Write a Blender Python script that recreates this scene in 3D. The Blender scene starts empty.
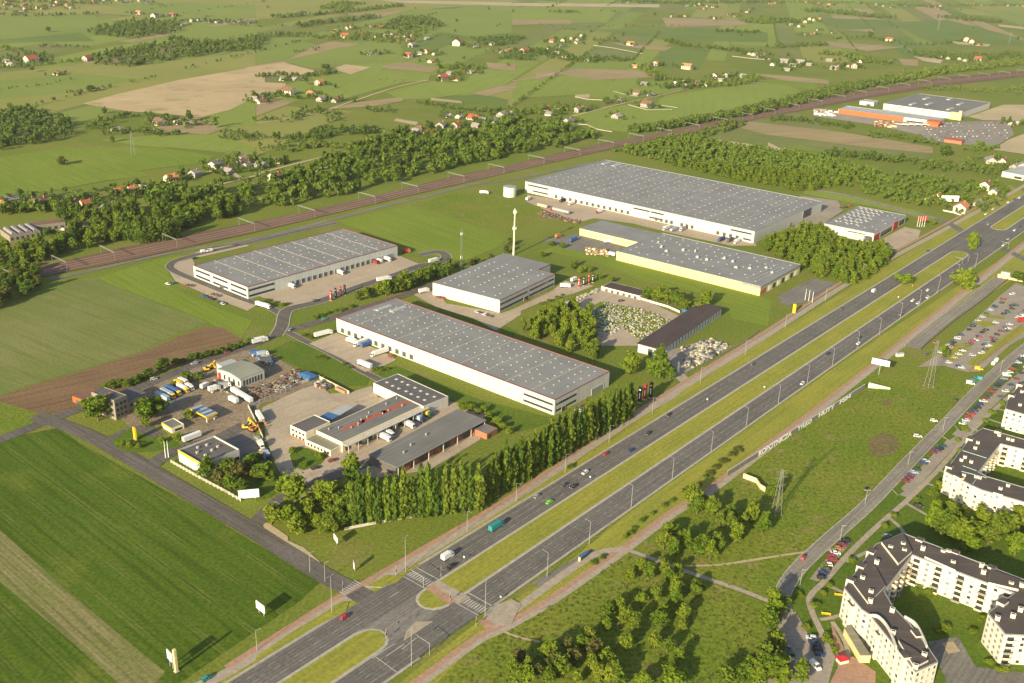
import bpy, bmesh, math, random
from mathutils import Vector, Matrix
from mathutils.geometry import tessellate_polygon
random.seed(11)
R = math.radians
sc = bpy.context.scene
COL = sc.collection

# ------------------------------------------------------------------ survey
# The aircraft: 300 m above flat land.  at() turns a surveyed point of the photo into metres on the land.
FOC, PITCH, ROLL, HGT = 1030.0, R(22.3), R(2.0), 300.0
CP, SP, CR, SR = math.cos(PITCH), math.sin(PITCH), math.cos(ROLL), math.sin(ROLL)
def at(u, v, z=0.0):
    x, y = (u-512)/FOC, -(v-341.5)/FOC
    x, y = CR*x-SR*y, SR*x+CR*y
    d = Vector((x, CP+y*SP, -SP+y*CP))
    t = (z-HGT)/d.z
    return Vector((d.x*t, d.y*t, z))
RY = (0, 171, 342, 512)
def q(c, r, *pts): return [(c*256+x/4, RY[r]+y/4) for x, y in pts]       # survey sheets at 1:4
def e(x0, y0, *pts): return [(x0+x/7.945, y0+y/7.945) for x, y in pts]    # survey sheets at 1:8
def W(pts, z=0.0): return [at(u, v, z) for u, v in pts]
DH = Vector((math.cos(R(51.2)), math.sin(R(51.2)), 0)); NH = Vector((DH.y, -DH.x, 0))
def ts(t, s, z=0.0): return DH*t + NH*s + Vector((0, 0, z))
def tof(u, v): return at(u, v).dot(DH)
def sof(u, v): return at(u, v).dot(NH)

# ------------------------------------------------------------------ materials
MATS = {}
def nodes(name):
    m = bpy.data.materials.new(name); m.use_nodes = True
    nt = m.node_tree; b = nt.nodes['Principled BSDF']
    b.inputs['Specular IOR Level'].default_value = 0.25
    MATS[name] = m
    return m, nt, b
def L(nt, a, b): nt.links.new(a, b)
def rgb(c): return (c[0], c[1], c[2], 1)
def mixc(nt, fac, a, b, mode='MIX'):
    n = nt.nodes.new('ShaderNodeMix'); n.data_type = 'RGBA'; n.blend_type = mode
    for sock, val in ((n.inputs[0], fac), (n.inputs[6], a), (n.inputs[7], b)):
        if isinstance(val, (int, float)): sock.default_value = val
        elif isinstance(val, tuple): sock.default_value = rgb(val)
        else: L(nt, val, sock)
    return n.outputs[2]
def ramp(nt, src, lo, hi):
    n = nt.nodes.new('ShaderNodeMapRange'); n.inputs[1].default_value = lo; n.inputs[2].default_value = hi
    L(nt, src, n.inputs[0]); return n.outputs[0]
def noise(nt, scale, detail=4, rot=None, stretch=None, coord='Object', rough=.55):
    tc = nt.nodes.new('ShaderNodeTexCoord'); out = tc.outputs[coord]
    if rot is not None or stretch:
        mp = nt.nodes.new('ShaderNodeMapping'); mp.vector_type = 'TEXTURE'
        if rot is not None: mp.inputs['Rotation'].default_value = (0, 0, R(rot))
        if stretch: mp.inputs['Scale'].default_value = stretch
        L(nt, out, mp.inputs[0]); out = mp.outputs[0]
    n = nt.nodes.new('ShaderNodeTexNoise'); n.inputs['Scale'].default_value = scale
    n.inputs['Detail'].default_value = detail; n.inputs['Roughness'].default_value = rough
    L(nt, out, n.inputs[0]); return n.outputs[0]
def land(name, c1, c2, big=.012, rows=None, rowc=None, rown=.6, fine=.35, c3=None, rough=.95, tram=None):
    """soil, crop or paving: two tones in patches, optional rows (angle, spacing m) and a fine grain"""
    m, nt, b = nodes(name)
    col = mixc(nt, ramp(nt, noise(nt, big, 6), .36, .64), c1, c2)
    if c3: col = mixc(nt, ramp(nt, noise(nt, big*3.1, 5), .56, .72), col, c3)
    if rows:
        f = ramp(nt, noise(nt, 1.0, 2, rows[0], (90, rows[1], 90)), .45, .68)
        k = nt.nodes.new('ShaderNodeMath'); k.operation = 'MULTIPLY'; k.inputs[1].default_value = rown
        L(nt, f, k.inputs[0]); col = mixc(nt, k.outputs[0], col, rowc or tuple(x*.6 for x in c1))
    if tram:                                    # wheel tracks: (angle, spacing m, tone, strength)
        tc = nt.nodes.new('ShaderNodeTexCoord'); mp = nt.nodes.new('ShaderNodeMapping'); mp.vector_type = 'TEXTURE'; mp.inputs['Rotation'].default_value = (0, 0, R(tram[0])); L(nt, tc.outputs['Object'], mp.inputs[0])
        sx = nt.nodes.new('ShaderNodeSeparateXYZ'); L(nt, mp.outputs[0], sx.inputs[0]); src = sx.outputs[1]
        def mt(op, a, v=None):
            n = nt.nodes.new('ShaderNodeMath'); n.operation = op; L(nt, a, n.inputs[0])
            if v is not None: n.inputs[1].default_value = v
            return n.outputs[0]
        src = mt('ABSOLUTE', mt('SUBTRACT', mt('FRACT', mt('DIVIDE', src, tram[1])), .5))
        ln = mt('LESS_THAN', mt('ABSOLUTE', mt('SUBTRACT', src, 1.0/tram[1])), .42/tram[1])
        k = nt.nodes.new('ShaderNodeMath'); k.operation = 'MULTIPLY'; L(nt, ln, k.inputs[0]); L(nt, ramp(nt, noise(nt, .03, 4), .35, .65), k.inputs[1])
        col = mixc(nt, mt('MULTIPLY', k.outputs[0], tram[3]), col, tram[2])
    g = ramp(nt, noise(nt, .55, 3), .3, .7)
    k = nt.nodes.new('ShaderNodeMath'); k.operation = 'MULTIPLY_ADD'; k.inputs[1].default_value = fine; k.inputs[2].default_value = 1-fine/2
    L(nt, g, k.inputs[0])
    v = nt.nodes.new('ShaderNodeVectorMath'); v.operation = 'SCALE'; L(nt, col, v.inputs[0]); L(nt, k.outputs[0], v.inputs['Scale'])
    L(nt, v.outputs[0], b.inputs['Base Color']); b.inputs['Roughness'].default_value = rough
    b.inputs['Specular IOR Level'].default_value = .1
    return m
def flat(name, c, rough=.6, metal=0, var=.25, scale=.6, spec=.25):
    m, nt, b = nodes(name)
    k = nt.nodes.new('ShaderNodeMath'); k.operation = 'MULTIPLY_ADD'; k.inputs[1].default_value = var; k.inputs[2].default_value = 1-var/2
    L(nt, ramp(nt, noise(nt, scale, 5), .3, .7), k.inputs[0])
    v = nt.nodes.new('ShaderNodeVectorMath'); v.operation = 'SCALE'; v.inputs[0].default_value = c; L(nt, k.outputs[0], v.inputs['Scale'])
    L(nt, v.outputs[0], b.inputs['Base Color'])
    b.inputs['Roughness'].default_value = rough; b.inputs['Metallic'].default_value = metal; b.inputs['Specular IOR Level'].default_value = spec
    return m
def painted(name, rough=.35, spec=.5):
    m, nt, b = nodes(name)                      # colour is the object's own paint
    oi = nt.nodes.new('ShaderNodeObjectInfo')
    k = nt.nodes.new('ShaderNodeMath'); k.operation = 'MULTIPLY_ADD'; k.inputs[1].default_value = .2; k.inputs[2].default_value = .9
    L(nt, noise(nt, 1.3, 3), k.inputs[0])
    v = nt.nodes.new('ShaderNodeVectorMath'); v.operation = 'SCALE'; L(nt, oi.outputs['Color'], v.inputs[0]); L(nt, k.outputs[0], v.inputs['Scale'])
    L(nt, v.outputs[0], b.inputs['Base Color']); b.inputs['Roughness'].default_value = rough; b.inputs['Specular IOR Level'].default_value = spec
    return m
def leafy(name, c1, c2, c3, scale=.35):
    m, nt, b = nodes(name)
    oi = nt.nodes.new('ShaderNodeObjectInfo')
    col = mixc(nt, ramp(nt, noise(nt, scale, 3), .35, .65), c1, c2)
    col = mixc(nt, ramp(nt, oi.outputs['Random'], .1, 1.25), col, c3)
    L(nt, col, b.inputs['Base Color']); b.inputs['Roughness'].default_value = .8; b.inputs['Specular IOR Level'].default_value = .08
    tr = nt.nodes.new('ShaderNodeBsdfTranslucent'); L(nt, col, tr.inputs[0])
    mx = nt.nodes.new('ShaderNodeMixShader'); mx.inputs[0].default_value = .4
    L(nt, b.outputs[0], mx.inputs[1]); L(nt, tr.outputs[0], mx.inputs[2])
    L(nt, mx.outputs[0], nt.nodes['Material Output'].inputs[0])
    return m
def roofmat(name, c, seam_rot, seam, c2=None, rust=(.2, .1, .07)):
    """big flat roof: membrane strips along one way, stained patches"""
    m, nt, b = nodes(name)
    col = mixc(nt, ramp(nt, noise(nt, .05, 6), .35, .65), c, c2 or tuple(x*.82 for x in c))
    st = ramp(nt, noise(nt, 1.0, 3, seam_rot, (60, seam, 60)), .52, .66)
    k = nt.nodes.new('ShaderNodeMath'); k.operation = 'MULTIPLY'; k.inputs[1].default_value = .7; L(nt, st, k.inputs[0])
    col = mixc(nt, k.outputs[0], col, tuple(x*1.25 for x in c))
    sp = ramp(nt, noise(nt, .35, 5, None, None, 'Object', .7), .6, .75)
    k2 = nt.nodes.new('ShaderNodeMath'); k2.operation = 'MULTIPLY'; k2.inputs[1].default_value = .5; L(nt, sp, k2.inputs[0])
    col = mixc(nt, k2.outputs[0], col, tuple(x*.6 for x in c))
    L(nt, col, b.inputs['Base Color']); b.inputs['Roughness'].default_value = .75
    return m

# crops, soils
land('meadow', (.12, .155, .02), (.16, .175, .028), .006, fine=.55, c3=(.19, .17, .05))
land('crop_dark', (.060, .102, .007), (.078, .12, .010), .008, (-40.8, 2.6), (.036, .064, .005), .7, .55, (.12, .145, .02), tram=(-40.8, 17, (.16, .16, .04), .55))
land('crop_pale', (.20, .175, .075), (.16, .165, .05), .02, (-40.8, 2.0), (.09, .105, .026), .8, .5, tram=(-40.8, 9, (.26, .21, .11), .7))
land('crop_mid', (.14, .165, .042), (.175, .18, .06), .012, (-33.5, 3), (.115, .135, .03), .6, .35, (.2, .18, .07), tram=(-33.5, 19, (.09, .115, .025), .7))
land('crop_bright', (.14, .195, .02), (.17, .21, .027), .01, (-45, 4), (.115, .165, .018), .7, .35, tram=(-45, 16, (.21, .225, .05), .6))
land('rough_grass', (.115, .16, .015), (.152, .172, .022), .02, fine=.75, c3=(.20, .17, .055))
land('lawn', (.075, .125, .012), (.10, .14, .016), .03, fine=.55)
land('verge', (.27, .25, .04), (.215, .225, .034), .03, (51.2, 1.4), (.17, .17, .03), .7, .4)
land('earth_brown', (.20, .125, .066), (.165, .105, .056), .03, (38, 2.5), (.11, .066, .036), .7, .4)
land('earth_tan', (.46, .34, .19), (.39, .29, .16), .006, (30, 8), (.26, .19, .10), .5, .2, (.22, .19, .08))
land('earth_pale', (.42, .33, .20), (.34, .27, .17), .01, fine=.3)
land('far_olive', (.195, .205, .045), (.23, .22, .06), .004, fine=.35)
land('far_green', (.155, .20, .036), (.18, .215, .042), .004, fine=.3)
land('far_lime', (.19, .235, .042), (.175, .215, .036), .004, (78, 9), (.15, .19, .032), .5, .3)
land('far_dark', (.105, .15, .03), (.125, .17, .034), .006, fine=.4)
land('far_brown', (.32, .235, .125), (.26, .205, .105), .006, (20, 9), (.16, .13, .06), .5, .3)
# paving
def asphalt(name, c, rot): return land(name, c, tuple(x*1.25 for x in c), .04, (rot, 1.5), tuple(x*.66 for x in c), .75, .35, tuple(x*1.3 for x in c), .85)
asphalt('asphalt', (.132, .122, .11), 51.2)
asphalt('asphalt_old', (.165, .15, .13), 51.2)
land('retail_lot', (.22, .195, .165), (.25, .22, .19), .03, fine=.3)
asphalt('asphalt_side', (.112, .098, .085), -38)
asphalt('asphalt_lane', (.21, .185, .15), 51)
land('concrete_yard', (.40, .32, .235), (.345, .275, .20), .03, (51, 3), (.31, .245, .175), .5, .25, (.30, .235, .17))
land('dirt_yard', (.20, .155, .105), (.25, .19, .125), .05, fine=.6, c3=(.10, .085, .065))
land('bare_soil', (.135, .115, .04), (.165, .125, .06), .12, fine=.6, c3=(.10, .115, .025))
land('gravel_track', (.27, .185, .135), (.23, .16, .12), .03, (46.5, 1.5), (.16, .11, .085), .6, .3)
land('paving', (.34, .285, .215), (.30, .25, .19), .2, fine=.3)
land('brick_path', (.36, .215, .145), (.32, .195, .135), .2, fine=.3)
land('kerbstone', (.38, .34, .27), (.33, .30, .24), .3, fine=.25)
land('gravel_bed', (.175, .098, .066), (.145, .085, .06), .02, (46.5, 3), (.105, .066, .05), .8, .3)
land('lot_paving', (.30, .255, .20), (.26, .22, .175), .05, fine=.3, c3=(.22, .195, .15))
flat('road_paint', (.38, .355, .31), .7)
# buildings
def panelled(name, c):
    m, nt, b = nodes(name)                      # sheet-metal cladding: faint tone steps from panel to panel, streaks below
    col = mixc(nt, ramp(nt, noise(nt, 1.0, 1, None, (2.6, 2.6, 90)), .44, .58), tuple(x*.90 for x in c), c)
    col = mixc(nt, ramp(nt, noise(nt, 1.0, 5, None, (1.2, 1.2, 14)), .55, .85), col, tuple(x*.72 for x in c))
    L(nt, col, b.inputs['Base Color']); b.inputs['Roughness'].default_value = .55
panelled('wall_white', (.52, .50, .445)); panelled('wall_flats', (.60, .555, .475))
panelled('wall_grey', (.50, .51, .47))
flat('wall_cream', (.70, .62, .44), .7, var=.15)
flat('wall_yellow', (.60, .49, .24), .7, var=.15)
flat('wall_stone', (.22, .19, .15), .85, var=.4)  # stone tone darkened to carry the tree shade on the tower house
flat('wall_orange', (.46, .105, .03), .6, var=.12)
flat('wall_brick', (.34, .14, .08), .8, var=.3)
flat('wall_dark', (.11, .10, .095), .7)
flat('yellow_paint', (.66, .40, .02), .5)
flat('red_trim', (.22, .085, .075), .5)
flat('glass', (.035, .04, .045), .12, spec=.6)
flat('door_dark', (.07, .072, .07), .5)
flat('metal_grey', (.30, .30, .29), .45, .3)
flat('galvanised', (.46, .46, .44), .4, .5)
flat('skylight', (.34, .34, .335), .5)
flat('curtain', (.38, .35, .30), .6, var=.4)
flat('flat_glass', (.20, .20, .19), .3, spec=.4)
flat('house_white', (.36, .325, .275), .85, var=.3)
flat('seam', (.36, .31, .25), .8)
flat('pylon_steel', (.20, .20, .17), .6, .2)
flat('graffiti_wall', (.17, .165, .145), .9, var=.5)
flat('tyre', (.02, .02, .02), .8)
flat('black_sign', (.018, .016, .016), .5)
flat('red_sign', (.34, .02, .03), .5)
flat('sign_white', (.82, .79, .72), .5, var=.05)
flat('concrete', (.44, .40, .33), .85, var=.3)
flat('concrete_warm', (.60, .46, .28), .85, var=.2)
flat('wood', (.27, .19, .11), .8, var=.4)
flat('turquoise', (.26, .40, .36), .5)
flat('blue_sheet', (.045, .12, .26), .5, var=.3)
flat('rust', (.17, .08, .05), .8, var=.5)
flat('ballast_pipe', (.40, .36, .30), .8)
flat('bark', (.14, .10, .065), .9)
flat('bark_pale', (.34, .29, .22), .9)
roofmat('roof_park', (.18, .175, .168), 0, 1.8, (.222, .216, .206))
roofmat('roof_dark', (.115, .105, .098), 0, 2.2)
roofmat('roof_mid', (.17, .158, .14), 0, 2.2)
roofmat('roof_olive', (.215, .20, .14), 0, 2.0)
roofmat('roof_green', (.25, .25, .19), 0, 2.0)
roofmat('roof_flats', (.088, .07, .06), 0, 2.0)
roofmat('roof_maroon', (.07, .048, .042), 0, 1.5)
roofmat('roof_pale', (.36, .36, .36), 0, 2.0)
flat('tile_red', (.36, .085, .045), .8, var=.3)
flat('tile_orange', (.52, .19, .08), .8, var=.3)
flat('tile_brown', (.17, .09, .065), .8, var=.3)
flat('tile_grey', (.21, .20, .20), .7, var=.3)
flat('tile_pale', (.26, .235, .205), .7, var=.2)
flat('stone_white', (.36, .33, .25), .8, var=.4, scale=2)
painted('paint')
painted('tarpaulin', .6, .25)
# leaves
leafy('leaf_mid', (0.098, 0.166, 0.016), (0.134, 0.202, 0.020), (0.174, 0.214, 0.026))
leafy('leaf_dark', (0.070, 0.128, 0.016), (0.100, 0.163, 0.020), (0.131, 0.181, 0.025))
leafy('leaf_lime', (0.149, 0.224, 0.015), (0.184, 0.247, 0.021), (0.213, 0.247, 0.028))
leafy('leaf_olive', (.105, .13, .026), (.125, .14, .03), (.145, .125, .04))
leafy('leaf_far', (0.083, 0.138, 0.022), (0.110, 0.169, 0.027), (0.144, 0.190, 0.035), .05)
leafy('leaf_far_lime', (0.124, 0.194, 0.024), (0.151, 0.216, 0.030), (0.173, 0.216, 0.037), .05)

# ------------------------------------------------------------------ mesh helper
class MB:
    def __init__(s): s.v, s.f, s.mi = [], [], []
    def face(s, pts, mi=0):
        i = len(s.v); s.v += [tuple(p) for p in pts]; s.f.append(tuple(range(i, i+len(pts)))); s.mi.append(mi)
    def box(s, x0, x1, y0, y1, z0, z1, mi=0, top=None):
        i = len(s.v)
        s.v += [(x0,y0,z0),(x1,y0,z0),(x1,y1,z0),(x0,y1,z0),(x0,y0,z1),(x1,y0,z1),(x1,y1,z1),(x0,y1,z1)]
        for k, f in enumerate(((0,3,2,1),(4,5,6,7),(0,1,5,4),(1,2,6,5),(2,3,7,6),(3,0,4,7))):
            s.f.append(tuple(i+j for j in f)); s.mi.append(top if (top is not None and k == 1) else mi)
    def hexa(s, lo, hi, mi=0):          # two quads
        i = len(s.v); s.v += [tuple(p) for p in lo] + [tuple(p) for p in hi]
        for f in ((0,3,2,1),(4,5,6,7),(0,1,5,4),(1,2,6,5),(2,3,7,6),(3,0,4,7)):
            s.f.append(tuple(i+j for j in f)); s.mi.append(mi)
    def prism(s, poly, z0, z1, mi=0, top=None, bottom=False):
        n = len(poly); i = len(s.v)
        s.v += [(p[0],p[1],z0) for p in poly] + [(p[0],p[1],z1) for p in poly]
        for k in range(n):
            s.f.append((i+k, i+(k+1)%n, i+n+(k+1)%n, i+n+k)); s.mi.append(mi)
        for t in tessellate_polygon([[Vector((p[0],p[1],0)) for p in poly]]):
            s.f.append(tuple(i+n+j for j in t)); s.mi.append(mi if top is None else top)
    def bar(s, p, r, w, h=None, mi=0):  # straight square bar
        p, r = Vector(p), Vector(r); d = (r-p).normalized(); h = h or w
        a = d.cross(Vector((0,0,1)))
        a = Vector((1,0,0)) if a.length < 1e-4 else a.normalized()
        b = a.cross(d)
        c = [(-1,-1),(1,-1),(1,1),(-1,1)]
        s.hexa([p+a*(i*w/2)+b*(j*h/2) for i,j in c], [r+a*(i*w/2)+b*(j*h/2) for i,j in c], mi)
    def tube(s, p, r, r0, r1, n=7, mi=0, cap=True):
        p, r = Vector(p), Vector(r); d = (r-p).normalized()
        a = d.orthogonal().normalized(); b = d.cross(a); i = len(s.v)
        for c, rad in ((p, r0), (r, r1)):
            for k in range(n):
                g = 2*math.pi*k/n; s.v.append(tuple(c+a*math.cos(g)*rad+b*math.sin(g)*rad))
        for k in range(n): s.f.append((i+k, i+(k+1)%n, i+n+(k+1)%n, i+n+k)); s.mi.append(mi)
        if cap: s.f.append(tuple(i+n+k for k in range(n))); s.mi.append(mi)
    def mesh(s, name, mats):
        me = bpy.data.meshes.new(name); me.from_pydata(s.v, [], s.f)
        for m in (mats if isinstance(mats, (list, tuple)) else [mats]): me.materials.append(MATS[m])
        if any(s.mi): me.polygons.foreach_set('material_index', s.mi)
        me.update(); return me
    def build(s, name, mats, parent=None, loc=None):
        return link(name, s.mesh(name, mats), parent, loc)
def link(name, me, parent=None, loc=None, rz=0, color=None, scale=None):
    o = bpy.data.objects.new(name, me); COL.objects.link(o)
    if parent: o.parent = parent
    if loc is not None: o.location = loc
    if rz: o.rotation_euler = (0, 0, rz)
    if color: o.color = rgb(color)
    if scale: o.scale = scale
    return o
def tag(o, label, cat, group=None):
    o['label'] = label; o['category'] = cat
    if group: o['group'] = group
    return o
def thing(name, label, cat, loc=(0,0,0), rz=0, group=None, scale=None):
    o = link(name, None, None, loc, rz, None, scale); o.empty_display_size = 1
    return tag(o, label, cat, group)
def stuff(o, label=None, cat=None):
    o['kind'] = 'stuff'
    if label: tag(o, label, cat)
    return o
NSH = [0]
def sheet(name, poly, z, mat):
    NSH[0] += 1; z = z+.0011*(NSH[0] % 40) if z < .6 and z > 0 else z
    mb = MB(); i = 0
    mb.v = [(p[0], p[1], z) for p in poly]
    for t in tessellate_polygon([[Vector((p[0], p[1], 0)) for p in poly]]):
        a, b, c = (Vector(mb.v[k]) for k in t)
        mb.f.append(t if (b-a).cross(c-a).z > 0 else (t[0], t[2], t[1])); mb.mi.append(0)
    o = mb.build(name, mat); o['kind'] = 'structure'; return o
def psheet(name, pts, z, mat): return sheet(name, W(pts), z, mat)
def smooth_line(pts, n=4):
    pts = [Vector((p[0], p[1], 0)) for p in pts]
    if len(pts) < 3: return pts
    out = []
    P = [2*pts[0]-pts[1]] + pts + [2*pts[-1]-pts[-2]]
    for i in range(1, len(P)-2):
        for k in range(n):
            t = k/n; a, b, c, d = P[i-1], P[i], P[i+1], P[i+2]
            out.append(.5*((2*b)+(c-a)*t+(2*a-5*b+4*c-d)*t*t+(3*b-a-3*c+d)*t**3))
    return out+[pts[-1]]
def offset_line(line, off):
    out = []
    for i, p in enumerate(line):
        d = (line[min(i+1, len(line)-1)]-line[max(i-1, 0)]); d.z = 0; d.normalize()
        out.append(p+Vector((d.y, -d.x, 0))*off)
    return out
def ribbon_into(mb, line, w, z, off=0, mi=0):
    a, b = offset_line(line, off+w/2), offset_line(line, off-w/2); i = len(mb.v)
    for p, r in zip(a, b): mb.v += [(p.x, p.y, z), (r.x, r.y, z)]
    for k in range(len(line)-1): mb.f.append((i+2*k, i+2*k+2, i+2*k+3, i+2*k+1)); mb.mi.append(mi)
def ribbon(name, pts, w, z, mat, kerb=0, world=False):
    line = smooth_line(pts if world else W(pts)); mb = MB(); ribbon_into(mb, line, w, z)
    if kerb:
        for sgn in (1, -1): ribbon_into(mb, line, kerb, z+.006, sgn*(w+kerb)/2, 1)
    o = mb.build(name, [mat, 'kerbstone'] if kerb else mat); o['kind'] = 'structure'; return o
ORD = 'first second third fourth fifth sixth seventh eighth ninth tenth eleventh twelfth thirteenth fourteenth fifteenth sixteenth seventeenth eighteenth nineteenth twentieth'.split()
def nth(i):
    if i < 20: return ORD[i]
    t = ['twenty', 'thirty', 'forty', 'fifty', 'sixty', 'seventy', 'eighty', 'ninety'][(i+1)//10-2]
    r = (i+1) % 10
    return t[:-1]+'ieth' if r == 0 else t+'-'+ORD[r-1]
# ------------------------------------------------------------------ the land
sheet('ground', [(-9000,-400), (16000,-400), (16000,17000), (-9000,17000)], 0, 'meadow')
def fields(name, mat, z, *polys):
    for p in polys: psheet(name, p, z, mat)
Z4 = lambda c, r, s: q(c, r, *s)
# far country, back to front
fields('field', 'far_olive', .30,
    [(-30,-2),(120,-4),(330,-5),(500,-4),(520,2),(360,14),(150,16),(100,14),(40,16),(-30,20)],
    q(0,0,(-80,300),(400,250),(540,262),(1023,205),(1023,270),(560,360),(330,420),(0,500),(-80,520)),
    q(1,0,(0,20),(290,10),(330,40),(60,75),(0,75)))
fields('field', 'far_green', .36,
    q(0,0,(-60,65),(380,55),(400,100),(320,130),(0,160),(-60,165)),
    q(0,0,(760,110),(1023,95),(1023,140),(860,170),(640,150)),
    q(0,0,(400,20),(760,10),(1023,20),(1023,70),(760,60),(560,50)),
    q(0,0,(-60,330),(330,295),(560,320),(200,380),(-60,400)),
    q(1,0,(640,40),(1023,30),(1023,130),(860,150),(700,120)),
    q(1,0,(110,245),(330,190),(560,170),(590,200),(560,245),(330,262),(230,275)),
    q(1,0,(0,150),(150,150),(240,180),(120,240),(0,260)))
fields('field', 'far_lime', .42,
    q(1,0,(270,330),(480,280),(700,300),(690,325),(590,330),(340,400),(250,395)),
    q(1,0,(520,370),(700,325),(890,340),(880,370),(700,395),(580,400)),
    q(2,0,(0,330),(250,300),(420,330),(700,320),(730,345),(560,385),(380,400),(250,380),(0,395)),
    q(2,0,(600,385),(830,350),(1000,332),(1110,345),(1170,372),(1140,395),(1040,405),(820,450),(660,470),(560,440)),
    q(2,0,(240,460),(450,420),(530,440),(660,445),(700,475),(480,500),(460,530),(330,515)),
    q(2,0,(0,30),(150,30),(420,45),(380,90),(0,95)),
    q(0,0,(800,470),(1023,390),(1023,500),(880,510)))
fields('field', 'far_dark', .34,
    q(0,0,(0,130),(320,130),(380,165),(100,170),(0,175)),
    q(0,0,(560,40),(800,25),(870,40),(600,58)),
    q(1,0,(760,390),(900,375),(1010,400),(1000,425),(700,400)),
    q(3,0,(480,90),(720,80),(1000,150),(1023,185),(640,165),(520,110)),
    q(2,0,(330,120),(700,110),(1023,130),(1023,170),(600,160)),
    q(3,0,(140,70),(480,80),(560,110),(300,120)))
fields('field', 'earth_tan', .48,
    q(0,0,(330,415),(480,375),(720,320),(1023,268),(1060,262),(1060,370),(920,440),(800,470),(640,455),(500,445)),
    q(1,0,(-40,270),(110,250),(240,285),(160,310),(0,300)),
    q(1,0,(-40,325),(120,335),(110,370),(0,365)),
    q(1,0,(300,275),(360,258),(460,270),(380,298)))
fields('ploughed_field', 'far_brown', .46,
    q(1,0,(490,265),(600,248),(740,275),(700,290),(540,278)),
    q(1,0,(920,250),(1040,260),(1040,285),(930,275)),
    q(1,0,(280,440),(400,410),(580,390),(590,405),(480,425)),
    q(1,0,(860,375),(1040,330),(1040,355),(930,385)),
    q(2,0,(90,290),(270,275),(560,285),(580,310),(330,320),(200,300),(100,318)),
    q(2,0,(0,80),(230,80),(240,95),(0,100)),
    q(2,0,(390,170),(640,190),(610,205),(470,190)),
    q(3,0,(-70,296),(60,302),(240,320),(245,338),(60,322)),
    q(3,0,(-230,470),(0,496),(300,530),(660,590),(660,615),(400,590),(0,540),(-160,500)),
    q(3,0,(230,165),(540,190),(400,205),(250,185)),
    q(3,0,(520,235),(600,240),(600,265),(540,262)),
    q(2,0,(600,70),(930,80),(940,100),(620,110)))
fields('field', 'earth_pale', .50,
    q(1,0,(480,0),(1023,10),(1023,24),(600,12)), q(2,0,(0,12),(590,18),(590,30),(0,24)),
    q(2,0,(250,380),(310,378),(310,395),(258,388)), q(2,0,(740,548),(1040,590),(1040,612),(760,566)),
    q(3,0,(0,570),(60,600),(0,605)), q(3,0,(720,165),(890,178),(880,188),(760,178)),
    q(3,0,(800,468),(940,420),(1040,420),(1040,485),(860,482)),
    q(1,0,(560,475),(650,490),(640,502),(552,485)), q(1,0,(700,392),(820,405),(825,415),(700,402)),
    q(3,0,(580,225),(700,240),(690,255),(620,245)), q(3,0,(920,98),(1023,108),(1023,118),(925,106)),
    q(3,0,(960,560),(1040,530),(1040,620),(900,600)))
fields('field', 'crop_bright', .4, q(0,0,(-40,640),(250,590),(640,590),(860,625),(830,650),(560,683),(0,690)),
    q(0,1,(-40,0),(560,0),(600,20),(420,40),(240,75),(0,105),(-40,110)))
fields('field', 'far_lime', .38, q(0,0,(400,560),(640,540),(860,540),(1023,590),(1023,610),(800,600),(560,585)))
fields('field', 'crop_bright', .40, q(3,0,(-60,318),(60,316),(200,335),(190,360),(60,350)), q(3,0,(0,550),(230,590),(215,610),(0,590)))
fields('field', 'crop_mid', .40, q(2,0,(700,535),(930,480),(1100,440),(1250,490),(1250,560),(1100,590),(900,575)), q(3,0,(0,500),(120,480),(420,560),(660,590),(640,640),(240,610),(0,548)))
rp = random.Random(41); MP = ['far_olive','far_green','far_lime','far_dark','far_olive','far_green','far_brown','crop_mid','far_lime']
HEDGE = []
def parcels(x0, x1, y0, y1, ang, ok):
    c, s = math.cos(R(ang)), math.sin(R(ang)); v = y0
    while v < y1:
        dv = rp.uniform(40, 130); u = x0
        while u < x1:
            du = rp.uniform(250, 900)
            pl = [Vector((a*c-b*s, a*s+b*c, 0)) for a, b in ((u+2, v+2), (u+du-3, v+2+rp.uniform(-6,6)), (u+du-3, v+dv-3), (u+2, v+dv-3))]
            if all(ok(p) for p in pl) and rp.random() < .85:
                sheet('field', pl, .12, rp.choice(MP))
                if rp.random() < .18: HEDGE.extend(pl[0]+(pl[1]-pl[0])*t for t in [rp.random() for _ in range(int(du/13*rp.uniform(.2, 1)))])
                if rp.random() < .1: HEDGE.extend(pl[1]+(pl[2]-pl[1])*t for t in [rp.random() for _ in range(int(dv/10))])
            u += du
        v += dv
NR = Vector((math.sin(R(46.5)), -math.cos(R(46.5)), 0))
parcels(500, 6400, -5600, 2600, 78, lambda p: p.dot(NR) < -1120 and p.y > 1050 and p.y < 6200 and abs(p.x) < p.y*.62+250)
# near fields
fields('field', 'crop_dark', .10, [(-40,447),(58,428),(84,446),(135,474),(207,514),(250,541),(322,581),(300,601),(180,683),(90,752),(-40,640)])
fields('field', 'crop_pale', .14, [(-30,516),(0,530),(60,584),(112,628),(165,672),(150,690),(118,683),(60,632),(0,582),(-30,560)])
fields('field', 'crop_dark', .12, [(-40,553),(0,584),(60,634),(116,683),(60,760),(-60,700)])
fields('field', 'crop_mid', .10, [(-30,314),(0,309),(45,293),(80,279),(92,278),(150,300),(208,322),(160,341),(140,352),(45,381),(0,396),(-30,402)])
fields('ploughed_field', 'earth_brown', .12, [(-30,403),(0,397),(45,382),(140,353),(200,328),(222,327),(243,340),(228,352),(150,374),(130,388),(75,410),(45,415),(0,402),(-30,412)])
fields('field', 'rough_grass', .08, [(0,404),(45,416),(42,420),(0,436),(-20,438),(-20,402)])
fields('field', 'crop_bright', .12, q(1,1,(322,200),(440,175),(620,138),(1000,262),(975,300),(830,362),(620,320),(590,300),(420,235)))
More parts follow.
